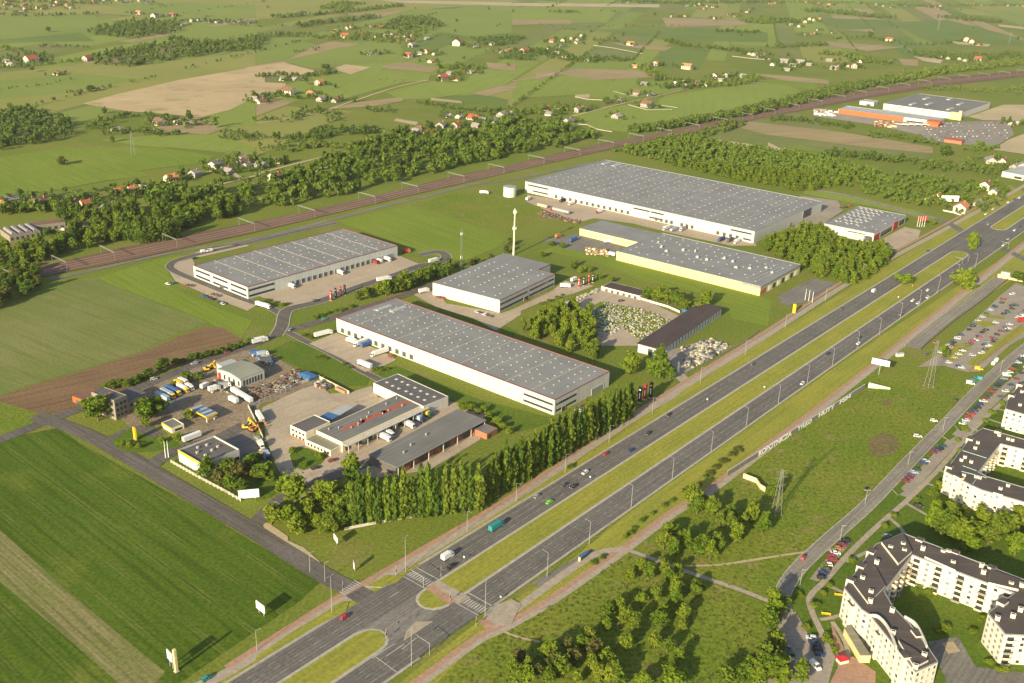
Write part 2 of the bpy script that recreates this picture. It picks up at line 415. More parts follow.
fields('field', 'rough_grass', .11, q(1,1,(630,135),(800,85),(960,105),(1120,170),(1023,255)))
fields('field', 'crop_bright', .09, q(0,1,(380,430),(640,350),(760,335),(670,385),(680,420),(740,490),(900,560),(1010,600),(960,683),(830,600)))
fields('grass_lane', 'far_lime', .16, q(3,1,(150,70),(300,98),(420,120),(600,160),(650,185),(650,205),(560,175),(420,142),(280,118),(140,92)), q(3,0,(-30,560),(100,600),(230,640),(420,690),(560,720),(540,735),(380,700),(200,655),(60,615),(-40,575)))
fields('lawn', 'crop_bright', .10, q(2,1,(200,295),(420,350),(990,500),(1040,520),(1023,620),(880,590),(860,540),(760,490),(520,440),(330,360),(180,330),(90,325)))
fields('lawn', 'lawn', .10, q(1,1,(590,505),(720,560),(760,530),(900,590),(960,600),(1040,640),(1023,683),(960,640),(760,580)))
fields('lawn', 'lawn', .11, [(266,352),(290,341),(318,345),(372,374),(366,386),(336,386),(300,368)], [(368,377),(396,366),(480,400),(560,420),(520,432),(450,400),(380,378)])
fields('meadow', 'rough_grass', .10, [(631,552),(707,492),(790,436),(874,368),(886,380),(905,370),(950,372),(985,392),(960,412),(900,462),(850,510),(790,572),(776,604),(745,594),(690,574)],
    [(553,602),(628,552),(690,576),(775,606),(760,640),(770,690),(430,690),(480,640)])
fields('bare_patch', 'bare_soil', .16, [(868,440),(882,433),(896,436),(899,446),(892,455),(876,457),(868,450)], [(882,402),(890,399),(891,405),(884,406)])
fields('lawn', 'lawn', .13, [(776,606),(800,560),(870,505),(965,412),(1030,350),(1060,420),(1060,690),(770,690)])
fields('verge', 'verge', .09, [ (256,668),(347,612),(406,580),(512,517),(612,449),(768,357),(928,255),(1030,195),(1010,185),(928,240),(768,338),(640,413),(512,500),(400,563),(340,604),(240,668),(190,700),(220,700)],
    [(398,684),(478,622),(547,580),(631,511),(768,414),(869,344),(975,275),(1040,236),(1060,250),(930,332),(868,372),(800,424),(700,500),(600,568),(500,632),(430,690)])
# yards
fields('dirt_yard', 'dirt_yard', .18, [(108,402),(140,390),(200,366),(245,350),(268,352),(300,372),(318,383),(290,396),(262,404),(250,420),(268,470),(250,468),(228,462),(215,450),(190,440),(172,425),(130,428)])
fields('concrete_yard', 'concrete_yard', .20, [(262,408),(300,390),(318,384),(330,394),(352,392),(372,386),(378,398),(420,400),(470,404),(486,412),(480,440),(430,470),(380,478),(330,478),(300,500),(278,470),(266,440)],
    [(309,344),(336,333),(384,352),(396,360),(378,369),(365,372),(340,358)],
    q(1,1,(-20,480),(20,505),(150,545),(250,520),(400,470),(560,425),(670,380),(570,338),(300,400),(60,470)),
    q(0,1,(665,385),(690,370),(770,350),(800,420),(1000,510),(1023,540),(990,560),(860,510),(700,440)),
    q(0,1,(760,340),(800,320),(960,290),(1000,300),(800,345)),
    q(2,1,(60,95),(160,112),(420,155),(560,190),(960,270),(980,300),(880,300),(640,250),(480,210),(330,190),(250,210),(120,150),(60,125)),
    q(1,1,(620,490),(720,470),(760,530),(980,570),(1060,545),(1060,575),(960,640),(870,590),(720,545)),
    q(2,1,(-10,560),(160,480),(210,440),(330,460),(250,490),(120,525),(0,575)),
    e(800,180,(600,495),(830,375),(960,400),(940,460),(770,560),(690,540)))
fields('lawn', 'lawn', .27, q(1,2,(135,455),(165,420),(205,425),(290,455),(260,490),(190,515),(150,500)), q(1,2,(0,560),(60,480),(75,520),(110,560),(60,620),(0,640)), q(0,2,(450,395),(520,345),(600,380),(700,400),(730,420),(600,440),(520,445),(470,425)))
fields('asphalt_yard', 'asphalt_old', .21, q(2,1,(120,275),(280,250),(440,270),(430,345),(330,335),(170,300)), q(3,1,(40,500),(180,430),(280,450),(190,520),(60,540)),
    [(205,452),(232,432),(262,438),(268,468),(240,462)], [(140,402),(172,388),(190,398),(160,412)])
fields('stone_yard_grass', 'rough_grass', .23, e(560,260,(330,330),(420,350),(620,390),(760,430),(880,490),(780,570),(640,640),(520,560),(480,500),(380,580),(300,560),(150,420)))
fields('stone_yard', 'concrete_yard', .19, e(560,260,(0,370),(330,215),(700,330),(960,450),(620,683),(320,683),(90,420)))
fields('stone_yard', 'lot_paving', .2, e(620,290,(340,500),(560,430),(760,400),(890,450),(560,640),(470,670)))
fields('retail_carpark', 'retail_lot', .55, q(3,0,(600,530),(700,490),(960,485),(985,540),(900,592),(640,565)))
fields('retail_apron', 'lot_paving', .5, q(3,0,(180,430),(300,455),(560,470),(700,495),(600,540),(420,500),(180,465)), q(3,1,(130,100),(280,120),(300,160),(180,240),(100,270)))
# car park beside the flats and the trough lane
fields('car_park', 'lot_paving', .2, [(918,367),(942,352),(1000,296),(1016,283),(1060,300),(1060,318),(1010,345),(980,372),(966,372),(944,366)])
fields('grass_island', 'verge', .3, e(896,255,(705,465),(760,480),(860,490),(860,512),(740,505),(700,485)), e(896,255,(660,520),(780,535),(800,560),(700,575),(640,545)),
    e(896,340,(400,160),(470,40),(560,20),(600,60),(520,130),(470,165)), e(896,340,(560,190),(660,110),(900,-60),(1000,-120),(1040,-80),(800,90),(640,215)))
# ------------------------------------------------------------------ roads
def hwy(name, s0, s1, t0, t1, z, mat):
    return sheet(name, [ts(t0, s0), ts(t0, s1), ts(t1, s1), ts(t1, s0)], z, mat)
hwy('highway', -304, -288.3, 150, 3300, .30, 'asphalt'); hwy('highway', -271.2, -255.6, 150, 3300, .30, 'asphalt')
def nose_poly(t0, t1, s0, s1, r0, r1, n=7):
    """a grass median strip with rounded ends"""
    c = (s0+s1)/2; h = (s1-s0)/2; pts = []
    for k in range(n+1):
        a = math.pi*k/n; pts.append(ts(t1-r1+r1*math.sin(a), c+h*math.cos(a)))
    for k in range(n+1):
        a = math.pi*k/n; pts.append(ts(t0+r0-r0*math.sin(a), c-h*math.cos(a)))
    return pts
J0, J1 = tof(384,632), tof(418,606)                   # junction gap of the near crossing
J2, J3 = tof(958,251), tof(992,229)                   # far crossing
hwy('junction_paving', -288.3, -271.2, J0-14, J1+18, .29, 'asphalt_old'); hwy('junction_paving', -288.3, -271.2, J2-20, J3+20, .29, 'asphalt')
def raised(name, poly, z0, z1, top, side='kerbstone'):
    mb = MB(); mb.prism(poly, z0, z1, 0, 1); o = mb.build(name, [side, top]); o['kind'] = 'structure'; return o
for t0, t1, r0, r1 in ((60, J0, 4, 10), (J1, J2, 9, 10), (J3, 3200, 10, 4)):
    raised('median_kerb', nose_poly(t0, t1, -288.6, -270.9, r0, r1), 0, .40, 'kerbstone')
    raised('median', nose_poly(t0+1, t1-1.0, -287.2, -272.3, r0, r1), 0, .43, 'verge')
mb = MB()
for s in (-304.5, -255.1):
    for a, b in ((150, J0-2), (J1+24, 3200)): mb.face([ts(a, s-.6, .36), ts(a, s+.6, .36), ts(b, s+.6, .36), ts(b, s-.6, .36)])
mb.build('kerb', 'kerbstone')['kind'] = 'structure'
mb = MB(); wr = random.Random(12)
for k in range(46):
    t0 = wr.uniform(170, 1400); b0 = wr.choice((-303.4, -299.4, -295.6, -291.8, -270.6, -266.8, -262.9, -259.2)); l = wr.uniform(4, 34); mb.face([ts(t0, b0, .318), ts(t0, b0+wr.uniform(1.6, 3.2), .318), ts(t0+l, b0+2.6, .318), ts(t0+l, b0, .318)], wr.randrange(2))
mb.build('road_repair', ['asphalt_side', 'asphalt_old'])['kind'] = 'structure'
mb = MB()
for base in (-304, -271.2):
    for k in range(4):
        for off in (1.15, 2.75):
            s = base+3.9*k+off; mb.face([ts(160, s-.32, .324), ts(160, s+.32, .324), ts(3000, s+.32, .324), ts(3000, s-.32, .324)])
mb.build('wheel_tracks', 'asphalt_side')['kind'] = 'structure'
# painted lines
mb = MB()
def stripe(t0, t1, s, w): mb.face([ts(t0, s-w/2, .34), ts(t0, s+w/2, .34), ts(t1, s+w/2, .34), ts(t1, s-w/2, .34)])
for base in (-304, -271.2):
    for k in (1, 2, 3):
        s = base+15.6*k/4; t = 170
        while t < 1500:
            if not (J0+4 < t < J1+14): stripe(t, t+3.5, s, .14)
            t += 11
    for s in (base+.5, base+15.2): stripe(170, J0-6, s, .14); stripe(J1+16, J2-12, s, .14)
zu, zl = tof(424,581), tof(474.5,606)
for zc, a in ((zu, -303.4), (zl, -270.6)):
    for k in range(10): stripe(zc-2.4, zc+2.4, a+.75+k*1.52, .75)
    mb.face([ts(zc+5, a, .34), ts(zc+5.6, a, .34), ts(zc+5.6, a+15, .34), ts(zc+5, a+15, .34)])
    mb.face([ts(zc-4.6, a, .34), ts(zc-4.1, a, .34), ts(zc-4.1, a+15, .34), ts(zc-4.6, a+15, .34)])
for p0, p1 in (((371,654),(397,673)), ((404,645),(386,657)), ((418,637),(402,650)), ((395,644),(372,659)), ((390,598),(398,593))):
    a, b = at(*p0), at(*p1); d = (b-a).normalized(); n = Vector((d.y, -d.x, 0))*.2
    mb.face([Vector((x.x, x.y, .343)) for x in (a+n, b+n, b-n, a-n)])
zs0, zs1 = at(343,594), at(358,583)
d = (zs1-zs0)/7; n = Vector((d.y, -d.x, 0)).normalized()*2.2
for k in range(8):
    c = zs0+d*k; w = d.normalized()*.45; mb.face([Vector((x.x, x.y, .42)) for x in (c-w+n, c+w+n, c+w-n, c-w-n)])
mb.build('road_markings', 'road_paint')['kind'] = 'structure'
# crossing pavements through the median
fields('crossing_pavement', 'paving', .46, q(1,3,(700,290),(735,278),(860,345),(810,370)), q(1,3,(900,440),(935,385),(1023,350),(1060,370),(1023,450),(940,470)), q(1,3,(600,480),(640,440),(710,440),(590,520)))
fields('crossing_path', 'brick_path', .47, q(1,3,(672,305),(705,292),(800,360),(775,375)), q(1,3,(890,440),(915,425),(960,455),(920,475)))
# verge islands by the near crossing
for poly in (q(1,3,(440,300),(520,255),(580,258),(600,250),(560,285),(500,303)), q(1,3,(150,480),(250,420),(340,360),(372,360),(360,400),(240,460),(0,600),(0,580))):
    raised('verge_island', W(poly), 0, .38, 'verge')
# foot and cycle paths along the highway
ribbon('pavement', [(190,690),(236,668),(330,608),(360,592),(430,551),(512,500),(612,433),(700,377),(768,335),(860,276),(940,232),(1010,194),(1040,176)], 5.5, .24, 'paving')
ribbon('cycle_path', [(226,668),(325,605),(352,590),(424,548),(512,496),(610,429),(700,372.5),(768,330),(858,272),(935,230),(1002,193)], 3.2, .28, 'brick_path')
lowp = [(400,695),(416,684),(476,640),(507,625),(552,599),(619,552.5),(672,513),(707,492),(768,446),(818,409),(873,366),(908,338),(930,320),(1018,249),(1040,234)]
ribbon('pavement', [(u+1.5, v+1) for u, v in lowp], 5.2, .25, 'paving')
ribbon('cycle_path', [(u-1, v-1.2) for u, v in lowp], 3.0, .29, 'brick_path')
ribbon('bus_bay', [(536,585),(560,572),(580,560),(594,551)], 5, .27, 'asphalt_old'); ribbon('pavement', [(505,618),(540,592),(575,567),(600,553),(624,549)], 4.5, .31, 'paving')
ribbon('footpath', [(627,550),(655,560),(690,573),(740,590),(775,604)], 3.0, .22, 'paving')
ribbon('dirt_path', [(684,566),(720,565),(760,559),(800,553),(840,549)], 1.6, .2, 'earth_pale'); ribbon('dirt_path', [(502,631),(520,638),(540,642)], 1.4, .2, 'earth_pale')
ribbon('dirt_path', [(782,508),(800,482),(820,460),(836,447)], 2.2, .19, 'lawn')
# side roads of the business park
ribbon('side_road', [(36,416),(60,424),(90,436),(112,448),(160,476),(207,504),(253,531),(283,550),(330,579),(352,590),(372,602)], 11, .26, 'asphalt_side')
ribbon('side_road', [(-40,449),(0,439.5),(40,424),(85,407),(130,391),(160,379.5),(200,363),(250,346),(271,337),(290,330),(331,318.5),(360,309),(403,296),(440,282),(470,270)], 9, .25, 'asphalt_side')
ribbon('side_road', [(276,336),(282,326),(284,316),(290,309),(318,302),(356,288),(396,275),(420,266),(441,262),(446,256),(438,252),(420,255)], 9.5, .27, 'asphalt_side', .8)
ribbon('side_road', [(284,316),(270,308),(255,303),(235,296),(205,284),(176,272),(170,266),(178,260),(200,254),(240,245),(300,231),(336,223)], 7, .24, 'asphalt_side', .6)
ribbon('side_road', [(286,331),(305,341),(330,353),(362,371),(380,380)], 6, .23, 'asphalt_side', .6)
ribbon('side_road', [(104,446),(120,436),(140,429),(160,436)], 10, .25, 'asphalt_side'); ribbon('side_road', [(146,470),(162,458),(180,449),(215,440),(245,425)], 10, .25, 'asphalt_side')
ribbon('side_road', [(252,528),(266,513),(285,497),(310,486),(340,474),(380,458)], 9, .25, 'asphalt_side')
ribbon('side_road', [(690,384),(684,380),(676,372)], 9, .25, 'paving'); ribbon('side_road', [(640,412),(656,405),(676,393)], 7, .26, 'paving')
ribbon('side_road', [(944,222),(930,217),(905,212),(890,207),(850,196),(815,190)], 8, .24, 'asphalt_lane'); ribbon('side_road', [(972,238),(950,224),(936,219)], 10, .27, 'asphalt')
ribbon('side_road', [(985,240),(1010,252),(1030,262)], 10, .26, 'asphalt')
fields('gravel_verge', 'earth_pale', .2, e(160,470,(780,395),(830,400),(1017,530),(1017,590),(880,530)), [(286,540),(304,548),(320,562),(312,566),(288,549)])
# flats: street, parking strip, footpaths
ribbon('residential_street', [(1060,322),(1024,349),(988,380),(948,422),(908,463),(868,505),(825,543),(797,570),(784,590),(782,604),(790,628),(806,660),(818,700)], 7.5, .27, 'asphalt_lane', .5)
ribbon('parking_strip', [(1040,362),(1000,394),(962,432),(926,470),(902,496)], 7, .26, 'lot_paving')
for pl_ in (q(3,2,(745,335),(765,325),(788,340),(770,360)), q(3,2,(698,380),(725,370),(750,378),(725,395)), q(3,2,(495,590),(520,580),(545,600),(520,615))): raised('kerb_island', W(pl_), 0, .42, 'lawn')
fields('parking_strip', 'lot_paving', .262, q(3,3,(165,270),(300,110),(335,120),(200,280)), q(3,3,(60,410),(110,400),(160,490),(215,500),(270,580),(240,690),(0,690),(0,560)))
ribbon('footpath', [(1040,370),(1010,396),(975,428),(940,468),(910,498),(880,524),(850,553),(826,580),(810,597),(812,612),(822,634),(832,660)], 3, .28, 'paving')
for p in (((820,620),(832,618),(850,612)), ((828,586),(846,594)), ((846,562),(872,550)), ((905,503),(928,516)), ((888,517),(900,528),(908,540)), ((940,470),(955,480)), ((925,483),(944,490)), ((975,430),(990,436)), ((984,418),(1002,424)), ((994,408),(1008,412)), ((832,622),(844,640),(850,660))):
    ribbon('footpath', list(p), 2.2, .27, 'paving')
fields('courtyard_paving', 'asphalt_old', .2, q(3,3,(640,520),(760,500),(830,620),(1060,650),(1060,690),(720,690)))
fields('sand_pit', 'earth_pale', .3, q(3,3,(695,525),(740,520),(770,560),(720,570)))
fields('forecourt', 'brick_path', .22, q(3,3,(250,440),(310,560),(430,640),(430,700),(240,700),(280,620)))
# railway
up = [(-30,286),(0,280),(40,267),(125,247.5),(256,222),(306,212),(396,191),(456,176),(512,165),(562,152.5),(612,142),(662,132.5),(768,110),(868,90),(943,77.5),(1024,71),(1100,62)]
lo = [(-30,294),(0,288),(42,277),(125,261.5),(256,232.5),(356,208.5),(431,191),(506,173.5),(612,149),(662,138),(700,132),(768,117.5),(868,98),(943,86),(1024,77),(1100,68)]
psheet('railway_bed', up+lo[::-1], .5, 'gravel_bed')
RAIL = smooth_line(W([((a[0]+b[0])/2, (a[1]+b[1])/2) for a, b in zip(
    [(-30,286),(40,267.5),(125,247.5),(256,222),(356,200.5),(431,182.5),(506,166.5),(612,142),(662,132.5),(768,110),(868,90),(943,77.5),(1024,71)],
    [(-30,294),(40,277.5),(125,261.5),(256,232.5),(356,208.5),(431,191),(506,173.5),(612,149),(662,138),(768,117.5),(868,98),(943,86),(1024,77)])]))
for off in (-9.9, -3.0, 3.3, 10.3):
    mb = MB(); ribbon_into(mb, RAIL, 3.0, .585, off); mb.build('railway_track', 'gravel_track')['kind'] = 'structure'
mb = MB()
for off in (-10.7, -9.2, -3.7, -2.2, 2.6, 4.1, 9.6, 11.1): ribbon_into(mb, RAIL, .22, .62, off)
mb.build('railway_rails', 'rust')['kind'] = 'structure'
ribbon('service_road', [(50,280),(88,271.5),(125,263),(175,252.5),(256,238.5),(331,220),(381,207),(431,195.5),(470,185),(510,180),(540,174),(591,163)], 6, .3, 'asphalt_old')
ribbon('village_road', q(0,0,(830,690),(900,675))+[(256,185),(300,177),(330,165),(336,157)], 6, .45, 'earth_pale')
for p in (q(0,1,(820,70),(900,50),(1023,20))+[(262,173),(300,163),(345,152)], q(1,0,(285,440),(420,395),(560,350),(690,320)), q(2,0,(0,325),(100,310),(180,290)), q(2,0,(240,465),(420,420),(560,390),(700,355),(850,325),(1023,335)),
          q(1,0,(0,495),(250,455),(300,440)), q(3,0,(340,195),(500,180),(600,210),(680,240))):
    ribbon('country_lane', p, 5, .52, 'earth_pale')
# ------------------------------------------------------------------ buildings
class Bld:
    """a building whose roof corners (left, front, right) were surveyed at height h.  local x: front->right, y: front->left"""
    def __init__(s, name, label, cat, left, front, right, h, group=None, w=None, d=None):
        l, f, r = at(*left, h), at(*front, h), at(*right, h)
        ax, ay = math.atan2(r.y-f.y, r.x-f.x), math.atan2(l.y-f.y, l.x-f.x)-math.pi/2
        while ay-ax > math.pi: ay -= 2*math.pi
        while ay-ax < -math.pi: ay += 2*math.pi
        lx, ly = (r-f).length, (l-f).length
        s.a = (ax*lx+ay*ly)/(lx+ly); s.w = w or lx; s.d = d or ly; s.h = h
        s.t = thing(name, label, cat, (f.x, f.y, 0), s.a, group)
        s.n = {}
    def loc(s, x, y, z=0):
        c, k = math.cos(s.a), math.sin(s.a); o = s.t.location
        return Vector((o.x+x*c-y*k, o.y+x*k+y*c, z))
    def part(s, name, mb, mats, parent=None): return mb.build(name, mats, parent or s.t)
    def shell(s, wall, roof, x0=0, x1=None, y0=0, y1=None, h=None, par=.35, trim=None, tw=.5):
        x1 = s.w if x1 is None else x1; y1 = s.d if y1 is None else y1; h = h or s.h
        mb = MB(); t = .35
        for a in ((x0, x1, y0, y0+t), (x0, x1, y1-t, y1), (x0, x0+t, y0+t, y1-t), (x1-t, x1, y0+t, y1-t)): mb.box(*a, -.3, h)
        s.part('wall', mb, wall)
        mb = MB(); mb.box(x0+t, x1-t, y0+t, y1-t, h-par-.3, h-par); s.part('roof', mb, roof)
        if trim:
            mb = MB(); g = .12
            for a in ((x0-g, x1+g, y0-g, y0+.45), (x0-g, x1+g, y1-.45, y1+g), (x0-g, x0+.45, y0+.45, y1-.45), (x1-.45, x1+g, y0+.45, y1-.45)): mb.box(*a, h-tw, h+.1)
            s.part('roof_trim', mb, trim)
    def face(s, side, s0, s1, z0, z1, name, mat, out=.08, x0=0, y0=0, frame=None):
        """a flat element set into the wall. side 'x' = the y=y0 face (runs along x), 'y' = the x=x0 face (runs along y), 'X'/'Y' the far faces"""
        mb = MB()
        def b(a, c, zz0, zz1, o, mi=0):
            if side == 'x': mb.box(a, c, y0-o, y0+.1, zz0, zz1, mi)
            elif side == 'y': mb.box(x0-o, x0+.1, a, c, zz0, zz1, mi)
            elif side == 'X': mb.box(a, c, s.d-.1, s.d+o, zz0, zz1, mi)
            else: mb.box(s.w-.1, s.w+o, a, c, zz0, zz1, mi)
        b(s0, s1, z0, z1, out)
        mats = [mat]
        if frame:
            mats.append(frame); f = .3
            b(s0-f, s0, z0, z1+f, out+.1, 1); b(s1, s1+f, z0, z1+f, out+.1, 1); b(s0, s1, z1, z1+f, out+.1, 1)
        return s.part(name, mb, mats)
    def grid(s, me, name, cells, z):
        for x, y in cells: link(name, me, s.t, (x, y, z))
mb = MB(); mb.box(-1.25, 1.25, -1.25, 1.25, 0, .45); mb.hexa([(-1.1,-1.1,.45),(1.1,-1.1,.45),(1.1,1.1,.45),(-1.1,1.1,.45)], [(-.5,-.5,.85),(.5,-.5,.85),(.5,.5,.85),(-.5,.5,.85)])
M_SKY = mb.mesh('rooflight', 'skylight')
def rooflights(b, nx, ny, mx, my, h, jitter=0, skip=0, me=None, size=1.0, x0=0, y0=0, w=None, d=None, rnd=5, alternate=True):
    rr = random.Random(rnd); cells = []; w = w or b.w; d = d or b.d
    for i in range(nx):
        for j in range(ny):
            if rr.random() < skip: continue
            x = x0+mx+(w-2*mx)*(i+.5+(.28 if (alternate and j % 2) else 0))/nx; y = y0+my+(d-2*my)*(j+.5)/ny
            cells.append((x+rr.uniform(-jitter, jitter), y+rr.uniform(-jitter, jitter)))
    cells.sort(key=lambda c: b.loc(*c).y)
    for x, y in cells[:100]: link('skylight', me or M_SKY, b.t, (x, y, h), 0, None, (size, size, size))
    if len(cells) > 100:
        mb = MB()
        for x, y in cells[100:]:
            k = size*1.25; mb.box(x-k, x+k, y-k, y+k, h, h+.45*size); mb.hexa([(x-k*.88,y-k*.88,h+.45*size),(x+k*.88,y-k*.88,h+.45*size),(x+k*.88,y+k*.88,h+.45*size),(x-k*.88,y+k*.88,h+.45*size)], [(x-k*.4,y-k*.4,h+.85*size),(x+k*.4,y-k*.4,h+.85*size),(x+k*.4,y+k*.4,h+.85*size),(x-k*.4,y+k*.4,h+.85*size)])
        stuff(b.part('skylight', mb, 'skylight'))
def docks(b, side, s0, s1, n, skip=(), w=3.2, h=3.6, z=1.0):
    for i in range(n):
        if i in skip: continue
        c = s0+(s1-s0)*(i+.5)/n; b.face(side, c-w/2, c+w/2, z, z+h, 'dock_door', 'door_dark', .15, frame='metal_grey')

def seams(b, n, axis='x', h=None, w=.8):
    h = (h or b.h-.35)+.02
    for k in range(1, n+1):
        mb = MB()
        if axis == 'x': y = b.d*k/(n+1); mb.box(.6, b.w-.6, y-w/2, y+w/2, h-.1, h+.16)
        else: x = b.w*k/(n+1); mb.box(x-w/2, x+w/2, .6, b.d-.6, h-.1, h+.16)
        b.part('roof_ridge', mb, 'seam')
# the front warehouse
C = Bld('warehouse', 'long white warehouse right behind the poplar rows, its dock doors at the far left end', 'warehouse', (334.1,318.6), (554.9,399.7), (612.4,372.2), 11.5)
C.shell('wall_white', 'roof_park', trim='red_trim', tw=.35)
rooflights(C, 7, 25, 3, 3, C.h-.35, 1.0, .12, size=.5)
seams(C, 9)
D0 = C.d
docks(C, 'y', D0*.60, D0*.985, 11)
for z in (2.0, 6.6):
    C.face('y', 1.5, 26, z, z+1.5, 'window_band', 'glass', .1); C.face('x', 1.5, 24, z, z+1.5, 'window_band', 'glass', .1)
C.face('x', 42, 56, 0, 4.6, 'gate', 'metal_grey', .12, frame='wall_grey')
C.face('x', 8, 12, 0, 3.2, 'entrance', 'glass', .3, frame='metal_grey')
mb = MB(); mb.box(C.w-30, C.w-14, D0-12, D0-8, C.h-.35, C.h+.4); C.part('roof_hatch', mb, 'skylight')
mb = MB(); mb.box(C.w-24, C.w-8, D0-22, D0-18, C.h-.35, C.h+.4); C.part('roof_hatch', mb, 'skylight')
# the left warehouse
A = Bld('warehouse', 'white warehouse at left nearest the railway, with two dark window bands round its end', 'warehouse', (191.3,265.6), (247.4,286.8), (398.7,246.0), 11)
A.shell('wall_grey', 'roof_park', trim='red_trim', tw=.45)
rooflights(A, 17, 7, 4, 3, A.h-.35, .6, .04, size=.54)
seams(A, 7, 'y')
docks(A, 'x', 42, A.w*.87, 17)
for z in (1.6, 6.6):
    A.face('x', 1, 27, z, z+1.8, 'window_band', 'glass', .1)
    for k in range(3): A.face('y', 2+k*A.d/3.05, A.d/3.05*(k+1)-2, z, z+1.8, 'window_band', 'glass', .1)
A.face('y', A.d*.44, A.d*.5, 0, 3.4, 'entrance', 'door_dark', .5, frame='metal_grey')
A.face('x', A.w-24, A.w-5, 0, 4.6, 'gate', 'metal_grey', .12, frame='wall_grey')
# the big rear warehouse
Bg = Bld('warehouse', 'largest white warehouse, at the back beside the round water tank', 'warehouse', (527.4,180.6), (754.8,231.3), (819.1,200.9), 13)
Bg.shell('wall_white', 'roof_park', trim='metal_grey', tw=.4)
rooflights(Bg, 14, 22, 4, 3, Bg.h-.35, 1.4, .1, size=.58)
seams(Bg, 9)
D0 = Bg.d
docks(Bg, 'y', D0*.80, D0*.86, 2); docks(Bg, 'y', D0*.5, D0*.79, 11); docks(Bg, 'y', D0*.23, D0*.40, 8, (3,)); docks(Bg, 'y', D0*.05, D0*.15, 4)
for a, c, z in ((.885, .985, 8.5), (.885, .96, 2.5), (.42, .49, 8.6), (.36, .415, 8.6), (.37, .42, 2.5), (.01, .09, 8.5), (.01, .04, 2)): Bg.face('y', D0*a, D0*c, z, z+1.7, 'window_band', 'glass', .1)
Bg.face('x', Bg.w*.70, Bg.w*.83, 3, 11.5, 'gate', 'door_dark', .2, frame='metal_grey'); Bg.face('x', Bg.w*.5, Bg.w*.54, 0, 4.5, 'gate', 'metal_grey', .2)
for k in (0, 1): mb = MB(); mb.box(Bg.w*.86, Bg.w*.96, D0-14-k*16, D0-9-k*16, Bg.h-.35, Bg.h+.4); Bg.part('roof_hatch', mb, 'skylight')
# the small middle warehouse
Dm = Bld('warehouse', 'small square white warehouse in the middle of the park below the lattice mast', 'warehouse', (438.0,280.8), (499.9,300.3), (560.8,266.6), 11)
xn, yn = Dm.w*.80, Dm.d*.26
mb = MB(); mb.prism([(0,0),(xn,0),(xn,yn),(Dm.w,yn),(Dm.w,Dm.d),(0,Dm.d)], -.3, Dm.h, 0); Dm.part('wall', mb, 'wall_white')
mb = MB(); mb.prism([(.4,.4),(xn-.4,.4),(xn-.4,yn+.4),(Dm.w-.4,yn+.4),(Dm.w-.4,Dm.d-.4),(.4,Dm.d-.4)], Dm.h-.1, Dm.h+.06); Dm.part('roof', mb, 'roof_park')
mb = MB()
for a in ((-.12, xn+.12, -.12, .3), (xn-.3, xn+.12, .3, yn), (xn+.12, Dm.w+.12, yn-.12, yn+.3)): mb.box(*a, Dm.h-.4, Dm.h+.22)
Dm.part('roof_trim', mb, 'red_trim')
rooflights(Dm, 11, 5, 3, 2, Dm.h+.06, .6, .05, w=xn, size=.6)
for z in (1.6, 6.2):
    Dm.face('x', 1, xn*.48, z, z+1.6, 'window_band', 'glass', .1); Dm.face('x', xn*.52, xn-1.5, z, z+1.6, 'window_band', 'glass', .1)
Dm.face('x', xn*.42, xn*.5, 0, 3.2, 'entrance', 'glass', .4, frame='metal_grey')
# yellow-walled hall
E_ = Bld('factory_hall', 'long low yellow-walled hall with roof vents in front of the largest warehouse', 'factory', (618,250.5), (760.7,286.4), (798,263.7), 9)
E_.shell('wall_yellow', 'roof_park', trim='metal_grey', tw=.3)
rooflights(E_, 6, 16, 3, 4, E_.h-.35, 2.5, .3, size=.6)
fl = at(581,226.5,9); rx = E_.t.matrix_basis.inverted() @ fl
mb = MB(); x0, y0, y1 = E_.w*.52, E_.d, rx.y
mb.box(x0, E_.w-.5, y0, y1, -.3, 7.4); E_.part('wing_wall', mb, 'wall_yellow')
mb = MB(); mb.box(x0-.4, E_.w, y0, y1+.3, 7.4, 7.8); E_.part('wing_roof', mb, 'roof_park')
rr = random.Random(3)
for k in range(13):
    mb = MB(); w, l, hh = rr.uniform(1.2,2.2), rr.uniform(1.5,3.4), rr.uniform(1.2,2.2); mb.box(-w/2, w/2, -l/2, l/2, .3, hh); mb.tube((0,0,hh), (0,0,hh+.5), .5, .4, 8)
    for i in (-1,1): mb.box(i*w/2-.1, i*w/2+.1, -l/2, l/2, 0, .3)
    E_.part('roof_ventilator', mb, 'galvanised').location = (E_.w*(.5+.12*math.sin(k*1.7)), E_.d*(.06+k*.07), E_.h-.35)
for k in range(3): mb = MB(); mb.tube((E_.w*.15, 9+k*5, E_.h), (E_.w*.8, 5+k*5, E_.h+.2), .35, .35, 8); E_.part('roof_duct', mb, 'galvanised')
mb = MB(); mb.box(-.25, E_.w+.25, -.25, .1, E_.h-2.2, E_.h+.2); mb.box(-.25, .1, .1, E_.d*.12, E_.h-2.2, E_.h+.2); E_.part('fascia', mb, 'metal_grey')
for k in range(7): E_.face('x', E_.w*(.2+.11*k), E_.w*(.27+.11*k), .3, 5, 'shop_window', 'glass' if k % 2 else 'sign_white', .1)
E_.face('x', E_.w*.01, E_.w*.15, .3, 5.5, 'brick_corner', 'wall_brick', .12)
